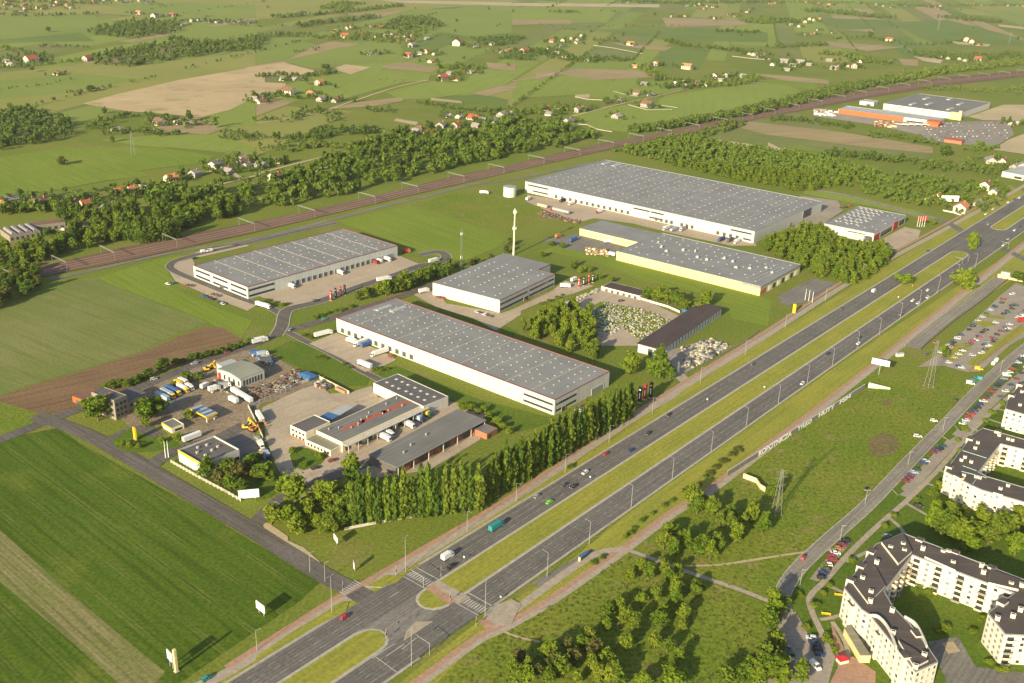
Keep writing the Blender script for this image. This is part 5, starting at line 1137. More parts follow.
bands = [
    ('hedgerow', 'bushy hedge in front of the red-roofed house at the far left', q(0,0,(-20,275),(120,265),(260,250),(330,245)), 22, 8, 7), ('hedgerow', 'sparse bushes along the field edge left of the lone round tree', q(0,0,(-20,365),(60,352),(160,345),(285,320)), 10, 14, 6),
    ('hedgerow', 'short row of bushes left of the sandy field', q(0,0,(265,370),(330,372),(390,360)), 12, 9, 6), ('hedgerow', 'low bushes above the sandy field', q(0,0,(560,318),(640,308)), 10, 10, 5),
    ('hedgerow', 'trees round the farm below the sandy field', q(0,0,(380,520),(470,470),(560,470),(640,478),(700,505)), 30, 11, 9), ('hedgerow', 'trees in front of the farm below the sandy field', q(0,0,(400,540),(560,530),(620,545),(720,535)), 18, 10, 10),
    ('hedgerow', 'row of tall trees right of the farm', q(0,0,(845,515),(870,508),(900,505)), 10, 9, 15), ('orchard', 'young orchard right of the farm below the sandy field', q(0,0,(880,530),(1023,545),(1023,560),(900,545)), 40, 8, 5),
    ('hedgerow', 'thin tree row across the fields at the upper left', q(0,0,(160,190),(240,190),(370,192)), 14, 11, 8), ('hedgerow', 'dark trees at the left edge above the hedge', q(0,0,(-20,190),(60,205),(100,215),(180,225)), 30, 12, 9), ('hedgerow', 'dark trees round the red-roofed house at the left edge', q(0,0,(-20,250),(90,225),(200,235)), 26, 13, 9),
    ('hedgerow', 'village trees at the top left corner', q(0,0,(-20,60),(150,65),(300,60),(400,55)), 50, 16, 9), ('hedgerow', 'trees behind the village at the top left corner', q(0,0,(20,12),(180,8),(330,12),(420,20)), 90, 18, 10),
    ('hedgerow', 'upper straight tree belt at the top centre', q(1,0,(70,72),(200,62),(330,52),(450,40),(580,25)), 40, 13, 12), ('hedgerow', 'lower straight tree belt at the top centre', q(1,0,(160,110),(260,95),(400,80),(480,68)), 40, 13, 12), ('hedgerow', 'top tree clump at the top centre', q(1,0,(300,40),(360,15),(400,20)), 90, 15, 12),
    ('hedgerow', 'tree belt left of the top-centre village', q(1,0,(0,150),(120,140),(220,150),(300,155)), 70, 14, 9), ('hedgerow', 'bushes by the lane at the top centre', q(1,0,(140,212),(200,205),(250,195)), 24, 11, 7), ('hedgerow', 'garden trees of the top-centre village', q(1,0,(320,165),(420,140),(520,170),(600,140),(690,100)), 90, 17, 10), ('hedgerow', 'trees behind the top-centre village', q(1,0,(560,120),(640,75),(700,110)), 100, 14, 12),
    ('hedgerow', 'grey-green trees right of the top-centre village', q(1,0,(900,155),(960,185),(1010,150),(1050,165)), 60, 15, 10), ('hedgerow', 'thin trees by the big red-roofed house', q(1,0,(690,150),(760,140),(860,190)), 20, 14, 7),
    ('hedgerow', 'hedge round the houses beside the tan field', q(1,0,(10,312),(110,300),(210,308),(320,290)), 26, 9, 9), ('hedgerow', 'garden trees of the houses beside the tan field', q(1,0,(0,395),(90,385),(170,400),(240,390)), 26, 10, 8),
    ('hedgerow', 'trees above the lane houses', q(1,0,(740,270),(800,275),(830,270),(900,280)), 45, 11, 12), ('hedgerow', 'bushes along the dark green field', q(1,0,(660,410),(740,430),(860,445),(1023,440)), 26, 9, 7),
    ('hedgerow', 'clump of trees on the field lane', q(1,0,(440,440),(490,445),(560,450)), 28, 10, 9), ('hedgerow', 'bush strip in the middle of the light green field', q(1,0,(490,320),(590,325)), 14, 12, 5), ('hedgerow', 'scrub bushes beside the field lane', q(1,0,(0,490),(120,480),(260,440),(330,490)), 34, 12, 8),
    ('hedgerow', 'open copse left of the railway woods', q(1,0,(60,560),(200,560),(330,520),(440,540),(450,520)), 40, 10, 10), ('hedgerow', 'scattered trees above the railway woods', q(1,0,(0,600),(120,600),(260,580),(400,600)), 40, 12, 10),
    ('hedgerow', 'garden trees of the upper centre hamlet', q(2,0,(0,240),(120,200),(210,235),(330,245),(440,235)), 70, 12, 9), ('hedgerow', 'tree row right of the upper centre hamlet', q(2,0,(330,165),(420,165)), 40, 13, 10),
    ('hedgerow', 'dotted tree line across the top fields', q(2,0,(100,100),(250,110),(400,105),(560,105),(720,108)), 26, 18, 8), ('hedgerow', 'tree line behind the bungalow row', q(2,0,(620,165),(700,185),(850,200),(1023,215)), 40, 11, 10), ('hedgerow', 'dark copse at the right of the top fields', q(2,0,(820,125),(900,130),(1000,132)), 60, 13, 10),
    ('hedgerow', 'dark wood below the skyline houses', q(2,0,(930,90),(1023,85),(1060,85)), 130, 15, 12), ('hedgerow', 'skyline trees at the top centre', q(2,0,(420,5),(600,12),(800,12),(1020,8)), 130, 20, 12), ('hedgerow', 'clump in the top tan field', q(2,0,(150,50),(270,52)), 60, 15, 10),
    ('hedgerow', 'garden trees of the bungalow row', q(2,0,(520,268),(590,310),(700,330),(820,345),(980,315)), 40, 11, 9), ('hedgerow', 'orchard trees in the bungalow gardens', q(2,0,(590,350),(680,355),(740,340)), 40, 11, 8),
    ('hedgerow', 'tree row on the field side of the railway at centre right', q(2,0,(475,530),(600,515),(690,497),(800,480),(900,465),(1023,440)), 26, 8, 12), ('hedgerow', 'trees round the bluish house by the walled plots', q(2,0,(0,470),(80,450),(180,445),(280,440)), 40, 11, 10),
    ('hedgerow', 'dark hedge on the near side of the railway behind the plantation', q(2,0,(700,555),(800,530),(860,510),(910,490)), 34, 9, 9), ('hedgerow', 'tree row along the railway at the far right', q(3,0,(-10,435),(120,405),(200,388),(330,355),(430,335),(520,320)), 46, 9, 11), ('hedgerow', 'right end of the tree row along the railway', q(3,0,(520,318),(640,295),(760,280),(900,265),(1040,250)), 60, 11, 11),
    ('hedgerow', 'long upper wood strip at the top right', q(3,0,(140,45),(250,50),(370,62),(480,75)), 110, 14, 13), ('hedgerow', 'dark wood block at the top right', q(3,0,(710,70),(820,82),(930,90)), 110, 14, 13), ('hedgerow', 'upper skyline trees at the top right', q(3,0,(0,10),(300,12),(600,22),(1030,22)), 90, 20, 10),
    ('hedgerow', 'trees left of the far right village', q(3,0,(0,85),(40,80),(80,95)), 110, 15, 12), ('hedgerow', 'tree row across the far right fields', q(3,0,(0,190),(120,185),(230,180)), 50, 12, 10), ('hedgerow', 'copse above the walled far right houses', q(3,0,(200,215),(270,220),(350,230),(420,255),(480,250)), 60, 12, 11), ('hedgerow', 'thin tree line on the far right', q(3,0,(260,160),(380,150),(520,175),(640,180),(760,165)), 30, 16, 9),
    ('hedgerow', 'wood at the far right edge', q(3,0,(600,210),(720,235),(860,230),(1040,225)), 100, 14, 10), ('hedgerow', 'bushes behind the hypermarket', q(3,0,(600,350),(700,355),(860,365),(940,370),(1040,360)), 70, 13, 7),
    ('hedgerow', 'bush row in front of the orange store', q(3,0,(0,480),(90,480),(200,495),(340,515)), 34, 9, 8), ('hedgerow', 'bush row in front of the trolley canopies', q(3,0,(390,545),(500,550),(600,570),(680,580)), 34, 9, 8), ('hedgerow', 'trees beside the hypermarket car park', q(3,0,(780,600),(840,605),(880,590)), 34, 9, 9),
    ('hedgerow', 'clipped plantation strip below the tan strip', q(3,0,(230,620),(320,625),(420,635),(530,650)), 34, 7, 9), ('hedgerow', 'second plantation strip towards the far crossing', q(3,0,(570,665),(700,668),(830,680),(940,700)), 60, 9, 9), ('hedgerow', 'scrub round the tan house by the far crossing', q(3,1,(560,100),(640,130),(820,110),(850,150),(930,110)), 24, 8, 6),
    ('hedgerow', 'hedge in front of the farmstead on the lane', q(0,1,(850,50),(900,45),(960,30)), 18, 8, 7), ('hedgerow', 'bushes among the houses left of the railway', q(0,1,(0,150),(120,160),(200,120),(350,100),(520,110),(600,90),(680,60)), 44, 10, 9), ('hedgerow', 'trees behind the old works', q(0,1,(-20,175),(60,165),(150,155),(240,165)), 30, 8, 12)]
for i, (nm, lab, px, w, sp, h) in enumerate(bands): far_trees(nm, lab, {'orchard': 'orchard'}.get(nm, 'trees'), band(px, w, sp, i), h, 'leaf_far' if i % 3 else 'leaf_far_lime', 44, 40+i)
far_trees('hedgerow', 'thin hedges along the boundaries of the far fields', 'hedge', HEDGE, 6.5, 'leaf_far', 34, 401)
for i, (pl_, gp_) in enumerate(GARDENS): far_trees('garden_trees', 'garden trees and bushes round the houses '+pl_, 'trees', gp_, 9.5, 'leaf_far', 44, 200+i)
far_trees('scattered_trees', 'single trees and bushes dotted over the far fields', 'trees', [p for p in scatter([(-20,150),(-20,5),(1040,5),(1040,60),(700,110),(500,120),(300,150),(100,190)], 320, 90, .4) if p.dot(NR) < -1030], 11, 'leaf_far', 70, 300)
# undergrowth tufts in the near meadow
gr = random.Random(4); mb = MB()
for p in scatter([(553,604),(628,555),(690,580),(772,608),(755,640),(765,690),(440,690),(490,640)], 3.4, 55, .35)+scatter([(640,552),(707,495),(790,440),(868,372),(886,384),(950,376),(980,394),(900,462),(850,510),(790,572),(770,600)], 5, 56, .5):
    for k in range(5): leaf_quad(mb, p+Vector((gr.uniform(-1,1), gr.uniform(-1,1), gr.uniform(.1,.45))), gr.uniform(.2,.5), gr, Vector((0,0,.8)))
stuff(mb.build('tall_grass', 'leaf_olive'), 'tufts of tall grass and weeds over the near meadow', 'grass')
# ------------------------------------------------------------------ vehicles
def taper(mb, x0, x1, w0, z0, X0, X1, w1, z1, mi=0):
    mb.hexa([(x0,-w0,z0),(x1,-w0,z0),(x1,w0,z0),(x0,w0,z0)], [(X0,-w1,z1),(X1,-w1,z1),(X1,w1,z1),(X0,w1,z1)], mi)
def wheels(xs, w, r, t=.24):
    out = []
    for x in xs:
        for sg in (-1, 1): out.append((x, sg*w))
    return out
def wheel_mesh(r, t):
    mb = MB(); mb.tube((0,-t/2,0), (0,t/2,0), r, r, 12); n = len(mb.v); mb.f.append(tuple(range(11,-1,-1))); mb.mi.append(0)
    mb.tube((0,-t/2-.01,0), (0,t/2+.01,0), r*.55, r*.55, 8, 1); return mb.mesh('wheel', ['tyre', 'galvanised'])
M_WHEEL = wheel_mesh(.32, .22); M_TWHEEL = wheel_mesh(.5, .35)
def lamp_mesh(c):
    mb = MB(); mb.box(-.04, .04, -.18, .18, -.08, .08); return mb.mesh('lamp', c)
M_HEAD, M_TAIL = lamp_mesh('sign_white'), lamp_mesh('red_sign')
def car_meshes(kind):
    b, g = MB(), MB()
    if kind == 'hatchback': l, w, h, cab, win = 2.0, .86, 1.46, (-1.9, 1.05, -1.62, .45), 0
    elif kind == 'saloon': l, w, h, cab, win = 2.25, .88, 1.42, (-1.55, 1.15, -1.0, .5), 0
    elif kind == 'estate': l, w, h, cab, win = 2.25, .87, 1.46, (-2.15, 1.15, -1.95, .5), 0
    else: l, w, h, cab, win = 2.5, .98, 2.15, (-2.42, 1.75, -2.36, 1.1), 0
    belt = .85 if kind != 'van' else 1.15
    taper(b, -l+.08, l-.08, w-.06, .22, -l, l, w, .5); taper(b, -l, l, w, .5, -l+.06, l-.14, w-.03, belt-.06 if kind != 'van' else .95)
    if kind == 'van': taper(b, cab[0], cab[1]+.2, w-.03, .95, cab[0], cab[1], w-.04, belt)
    taper(g, cab[0], cab[1], w-.05, belt-.08, cab[2], cab[3], w-.2, h-.1)
    taper(b, cab[2]-.03, cab[3]+.03, w-.17, h-.1, cab[2]+.12, cab[3]-.12, w-.26, h)
    for x in (cab[2]*.98, (cab[2]+cab[3])/2-.1, cab[3]*.9):      # pillars
        for sg in (-1, 1): b.bar((x-.05+(.25 if x > 0 else -.1), sg*(w-.06), belt-.06), (x, sg*(w-.19), h-.08), .09)
    if kind == 'van': taper(b, cab[0]-.02, cab[0]+2.7, w-.02, belt, cab[2]-.01, cab[2]+2.6, w-.14, h-.08)
    xs = (-l*.62, l*.62)
    return b.mesh('body', 'paint'), g.mesh('windows', 'glass'), xs, w-.1, l
CARS = {k: car_meshes(k) for k in ('hatchback', 'saloon', 'estate', 'van')}
PAL = {'w': ('white', (.66,.65,.61)), 's': ('silver', (.50,.51,.52)), 'k': ('black', (.018,.018,.02)), 'b': ('dark blue', (.03,.05,.14)), 'B': ('blue', (.05,.11,.28)), 'r': ('red', (.36,.03,.03)), 'm': ('maroon', (.20,.03,.04)),
       'g': ('dark green', (.03,.10,.06)), 'G': ('bright green', (.12,.55,.04)), 'y': ('yellow', (.75,.48,.03)), 't': ('teal', (.03,.22,.21)), 'n': ('beige', (.48,.38,.26)), 'o': ('orange', (.45,.17,.05)), 'l': ('light blue', (.30,.37,.44)), 'd': ('dark grey', (.09,.09,.10)), 'p': ('purple', (.14,.06,.16)), 'e': ('grey', (.24,.25,.26))}
CR_ = random.Random(5)
def car(p, ang, col, kind, label, group=None, z=.3, small=False, s=1.0):
    b, g, xs, w, l = CARS[kind]; t = thing('van' if kind == 'van' else 'car', label, 'van' if kind == 'van' else 'car', (p.x, p.y, z), ang, group, (s, s, s))
    j = CR_.uniform(.85, 1.1); link('body', b, t, None, 0, tuple(min(.82, c*j) for c in PAL[col][1])); link('windows', g, t)
    if small: return t
    for x in xs:
        for sg in (-1, 1): link('wheel', M_WHEEL, t, (x, sg*w, .32))
    for sg in (-1, 1): link('headlight', M_HEAD, t, (l-.02, sg*(w-.2), .62)); link('tail_light', M_TAIL, t, (-l+.0, sg*(w-.2), .68))
    return t
KIND = {'h': 'hatchback', 's': 'saloon', 'e': 'estate', 'v': 'van'}
def cars(place, ang, spec, z=.3, end='near end', small=False, s=1.2):
    """spec: 'u,v,colour[kind]' in order along the row"""
    items = spec if isinstance(spec, list) else [x.split(',') for x in spec.split()]
    n = len(items)
    for i, (u, v, c) in enumerate(items):
        k = KIND[c[1]] if len(c) > 1 else CR_.choice(('hatchback', 'saloon', 'hatchback', 'estate'))
        lab = '%s %s %s' % (PAL[c[0]][0], k, place) if n == 1 else '%s %s, %s from the %s %s' % (PAL[c[0]][0], k, nth(i), end, place)
        car(at(float(u), float(v)), ang+CR_.uniform(-.06, .06)+(math.pi if CR_.random() < .4 and n > 2 else 0), c[0], k, lab, 'cars '+place if n > 1 else None, z, small, s)
def cq(c, r, spec):
    return [['%f' % q(c, r, (float(x), float(y)))[0][0], '%f' % q(c, r, (float(x), float(y)))[0][1], k] for x, y, k in (t.split(',') for t in spec.split())]
def ce(x0, y0, spec):
    return [['%f' % (x0+float(x)/7.945), '%f' % (y0+float(y)/7.945), k] for x, y, k in (t.split(',') for t in spec.split())]
def along(p0, p1, cols):
    n = len(cols.split()); return [['%f' % (p0[0]+(p1[0]-p0[0])*i/max(1, n-1)), '%f' % (p0[1]+(p1[1]-p0[1])*i/max(1, n-1)), c] for i, c in enumerate(cols.split())]
HW = R(51.2)
cars('driving on the far carriageway', HW, cq(1,3,'355,425,rh')+cq(2,2,'100,622,eh 150,645,Gh 208,577,ds 246,583,ks 292,527,wh 376,452,rh 476,437,be 545,370,ks 626,296,ks 962,92,de')+cq(3,1,'293,552,ds 640,322,bs'), .30, 'crossing')
cars('driving on the near carriageway', HW+math.pi, cq(3,2,'137,170,wh 240,50,ks 362,9,ws')+cq(3,1,'365,670,kh 530,577,dh 578,522,wh 600,532,ws 638,508,ws 638,480,wh 680,486,eh 808,395,ks 940,300,wh 960,275,es'), .30, 'crossing')
car(at(*q(3,1,(423,484))[0]), HW, 'w', 'van', 'white van on the far carriageway just before the round median tree', None, .3, False, 1.35)
cars('at the far crossing', HW, cq(3,1,'870,175,ws 900,155,wh 925,140,kh 960,128,wh 985,115,bs 1005,110,wh 880,215,eh 985,240,ws 1005,225,kh'), .30, 'near end', True)
cars('beside the white van on the far carriageway', HW, cq(1,3,'782,222,ks'), .3)
cars('turning round the junction island of the park', R(60), cq(1,1,'140,638,eh'), .3); cars('driving past the hedge of the front warehouse', R(40), cq(1,1,'275,597,th'), .3); cars('on the lane outside the left warehouse yard', R(35), cq(1,1,'240,522,kh'), .3)
cars('driving along the lane above the machinery yard', R(35), cq(0,2,'615,152,sh 778,90,lh 908,45,rh'), .3, 'near end')
cars('parked on the forecourt at the bottom edge', R(50), cq(0,3,'826,672,th'), .3)
# kerbside rows by the flats
SR_ = R(-8)
cars('of the long kerbside row up the street', SR_, along((962.5,424.5),(1024,357), 'wh sh rh rs bs ks bh ws mh gh rs ds ks bs ee wv wh rh ks sh be ws'), .28)
cars('of the row across from the billboard pylon', SR_, along((1000,398),(1026,368), 'ds wh bs mh ks sh'), .28)
cars('of the kerbside row above the middle flats', SR_, ce(896,425,'295,225,mh 320,215,ps 345,195,ks 365,178,gs'), .28); cars('of the pair outside the middle flats', SR_, ce(896,425,'215,310,bs 235,295,sh'), .28)
cars('of the five-car bay by the junction', SR_, ce(896,425,'75,455,mh 95,430,ms 115,408,ps 140,385,sh 160,365,gs'), .28)
cars('of the row outside the white flats', SR_, ce(820,520,'10,465,kh 25,430,bs 38,405,ds 60,365,wh 95,325,rs 90,300,rh 120,270,ws 150,235,oh 180,205,ms 205,175,ks'), .28)
cars('of the row in the shaded lot', R(-12), q and cq(3,3,'172,508,sh 182,525,bs 190,540,ks 198,556,ks 206,575,bh'), .28); cars('under the trees of the shaded lot', R(-12), cq(3,3,'45,520,lh 72,548,eh 85,575,gh 92,602,ss 98,640,bh'), .28)
cars('driving through the shaded car park', R(-65), cq(3,3,'188,622,wv'), .28); cars('on the street beside the lawn of the white flats', R(60), cq(3,3,'140,188,rh'), .28); cars('parked on the path behind the white flats', R(20), cq(3,3,'475,100,eh'), .28)
cars('parked off the kerb at the dirt path', R(60), cq(3,2,'392,595,kh'), .2); cars('parked on the lawn edge above the bare round patch', R(-10), cq(3,2,'598,380,we'), .2); cars('parked on the grass higher up the street', R(-10), cq(3,2,'662,318,wh'), .2); cars('standing alone on the verge past the parked white cars', R(55), cq(3,2,'750,237,kh'), .2)
cars('beside the footpath between the two blocks of flats', R(-40), cq(3,2,'600,660,ks'), .28)
cars('of the three beside the car park gate', R(-20), ce(896,340,'590,352,wv 620,335,gv 650,315,tv'), .28); cars('parked at the corner of the car park fence', R(-15), ce(896,340,'655,238,yv'), .28); cars('on the verge below the car park', R(50), ce(896,340,'775,195,wv 798,170,wv'), .28, 'near end')
cars('of the car park lane by the trough', R(50), ce(896,340,'240,118,ds 312,25,rh')+ce(896,255,'500,665,ws'), .24); cars('under the small tree in the car park', R(-15), ce(896,340,'375,108,ks'), .24)
cars('on the car park first grass island', R(20), ce(896,340,'435,50,bs 455,30,ks 430,68,yh')+ce(896,255,'575,600,ks 608,572,ks'), .34, 'left'); cars('on the car park second grass island', R(20), ce(896,340,'522,85,bh 575,45,de 608,12,rh')+ce(896,255,'645,655,bs 680,622,ks 712,602,ks'), .34, 'left')
cars('at the car park low end', R(-15), ce(896,340,'418,185,wh 490,215,bs 518,225,sh'), .24, 'left'); cars('of the car park row by the fence', R(20), ce(896,340,'678,108,wh 705,80,ds 735,52,ws 765,20,ks')+ce(896,255,'780,675,ds 880,608,gs 890,592,ws'), .24)
cars('scattered at the car park top', R(20), ce(896,255,'785,420,bh 840,385,kh 860,357,rh 855,472,ks 875,452,bh 920,408,ks 922,315,we 1005,465,ms 992,495,wv'), .24, 'left')
# hypermarket car park, far away
hp = [at(*p) for p in q(3,0,(650,548),(740,500),(940,498),(950,540),(880,575),(700,560))]
rr = random.Random(9); k = 0
for i in range(20):
    for j in range(7):
        u, v = 926+i*4.0+j*2.0-3, 124.5+j*2.7-i*.1
        if rr.random() < .2 or u > 1008: continue
        c = rr.choice('wwskkbrrdBmnse'); car(at(u, v), R(60)+rr.uniform(-.1,.1), c, rr.choice(('saloon','hatchback','estate')), '%s car in the crowded hypermarket car park' % PAL[c][0], 'cars in the hypermarket car park, '+PAL[c][0], .6, True)
rr = random.Random(19)
for nm, p0, p1, n in (('upper lane', (1003,300), (936,357), 17), ('middle lane', (1016,306), (950,362), 17), ('lower lane', (1030,308), (972,356), 15)):
    for i in range(n):
        if rr.random() < .3: continue
        c = rr.choice('sskdeebbkwwrmgn'); k = rr.choice(('saloon', 'hatchback', 'estate')); f = i/(n-1)
        car(at(p0[0]+(p1[0]-p0[0])*f, p0[1]+(p1[1]-p0[1])*f), R(-10)+rr.uniform(-.05, .05), c, k, '%s %s, bay %s counted down the %s of the car park' % (PAL[c][0], k, nth(i), nm), 'cars in the %s of the car park' % nm, .36, False, 1.15)
# small groups in the business park
cars('outside the left warehouse end wall', R(-35), cq(0,1,'672,455,ws 690,452,bh 752,460,ms 765,462,ds 815,505,Bh 832,510,bs 848,515,ks 855,497,ms 872,502,ds 880,530,bh 892,535,sh'), .25, 'left')
cars('parked behind the left warehouse', R(45), cq(0,1,'778,352,kh 815,325,wv 838,322,wv 942,298,ms'), .25, 'left')
cars('parked beside the small middle warehouse', R(-38), cq(1,1,'730,508,ms 748,512,rh 885,568,ss 900,572,bh 912,577,we 924,580,ms 936,584,ds')+cq(2,1,'50,518,mh'), .25, 'left')
cars('at the near corner of the front warehouse', R(-38), cq(2,2,'265,278,wh 277,270,ds 287,265,ks 296,258,ms'), .25, 'left'); cars('at the end of the front warehouse dock yard', R(-38), cq(1,2,'540,62,rh'), .25)
cars('by the compound office annex', R(30), cq(1,2,'305,478,ms 238,508,ks'), .3, 'right'); cars('in the stone yard lane', R(30), e and ce(560,260,'485,330,ks'), .3)
cars('beside the showroom of the grey hypermarket road', R(30), cq(3,1,'290,150,ms 312,147,ks 330,140,rh'), .55, 'left')
# trucks
def box_mesh(l, w, z0, z1, mat='tarpaulin'):
    mb = MB(); mb.box(0, l, -w, w, z0, z1); mb.box(-.04, 0, -w+.1, -.05, z0+.1, z1-.1); mb.box(-.04, 0, .05, w-.1, z0+.1, z1-.1); mb.box(0, l, -w-.03, w+.03, z0, z0+.15)
    for k in range(5): mb.box(l*k/4.2, l*k/4.2+.08, -w-.04, w+.04, z0+.15, z1-.02)
    return mb.mesh('cargo_box', mat)
def cab_mesh():
    b, g = MB(), MB(); taper(b, -1.1, 1.1, 1.2, .5, -1.1, 1.15, 1.22, 1.6); taper(b, -1.1, 1.1, 1.21, 1.6, -1.1, .75, 1.1, 2.95); taper(b, -1.1, .6, 1.1, 2.95, -1.1, .1, 1.0, 3.5)
    g.hexa([(1.16,-1.1,1.65),(1.2,-1.1,1.65),(1.2,1.1,1.65),(1.16,1.1,1.65)], [(.86,-1.05,2.75),(.9,-1.05,2.75),(.9,1.05,2.75),(.86,1.05,2.75)])
    for sg in (-1, 1): g.box(-.3, .55, sg*1.19-.03, sg*1.19+.03, 1.7, 2.5)
    return b.mesh('cab', 'paint'), g.mesh('windscreen', 'glass')
M_CAB = cab_mesh(); BOXES = {}
def truck(p, ang, label, box='w', cab='w', l=13.2, z=.3, group=None, name='truck'):
    """articulated or rigid lorry; cab None = parked trailer"""
    t = thing(name, label, name, (p.x, p.y, z), ang, group); k = round(l, 1)
    if k not in BOXES:
        mb = MB(); mb.box(-l/2, l/2+(1.5 if l < 12 else 0), -.45, .45, .75, 1.05); BOXES[k] = (box_mesh(l, 1.27, 1.1, 3.9), mb.mesh('chassis', 'door_dark'))
    link('cargo_box', BOXES[k][0], t, (-l/2, 0, 0), 0, PAL[box][1]); link('chassis', BOXES[k][1], t)
    xs = [-l*.36, -l*.27] if l > 9 else [-l*.3]
    if cab:
        cx = l/2+1.25; link('cab', M_CAB[0], t, (cx, 0, 0), 0, PAL[cab][1]); link('windscreen', M_CAB[1], t, (cx, 0, 0)); xs.append(cx+.1)
        if l > 9: xs.append(l/2-1.6)
    else:
        mb = MB(); [mb.box(l*.3, l*.3+.15, sg*.9-.08, sg*.9+.08, 0, 1.1) for sg in (-1, 1)]; mb.build('landing_leg', 'metal_grey', t)
    for x in xs:
        for sg in (-1, 1): link('wheel', M_TWHEEL, t, (x, sg*1.02, .5))
    return t
AY, AX = R(-38.5), R(51.5)
def tq(c, r, x, y): return at(*q(c, r, (x, y))[0])
def te(x0, y0, x, y): return at(*e(x0, y0, (x, y))[0])
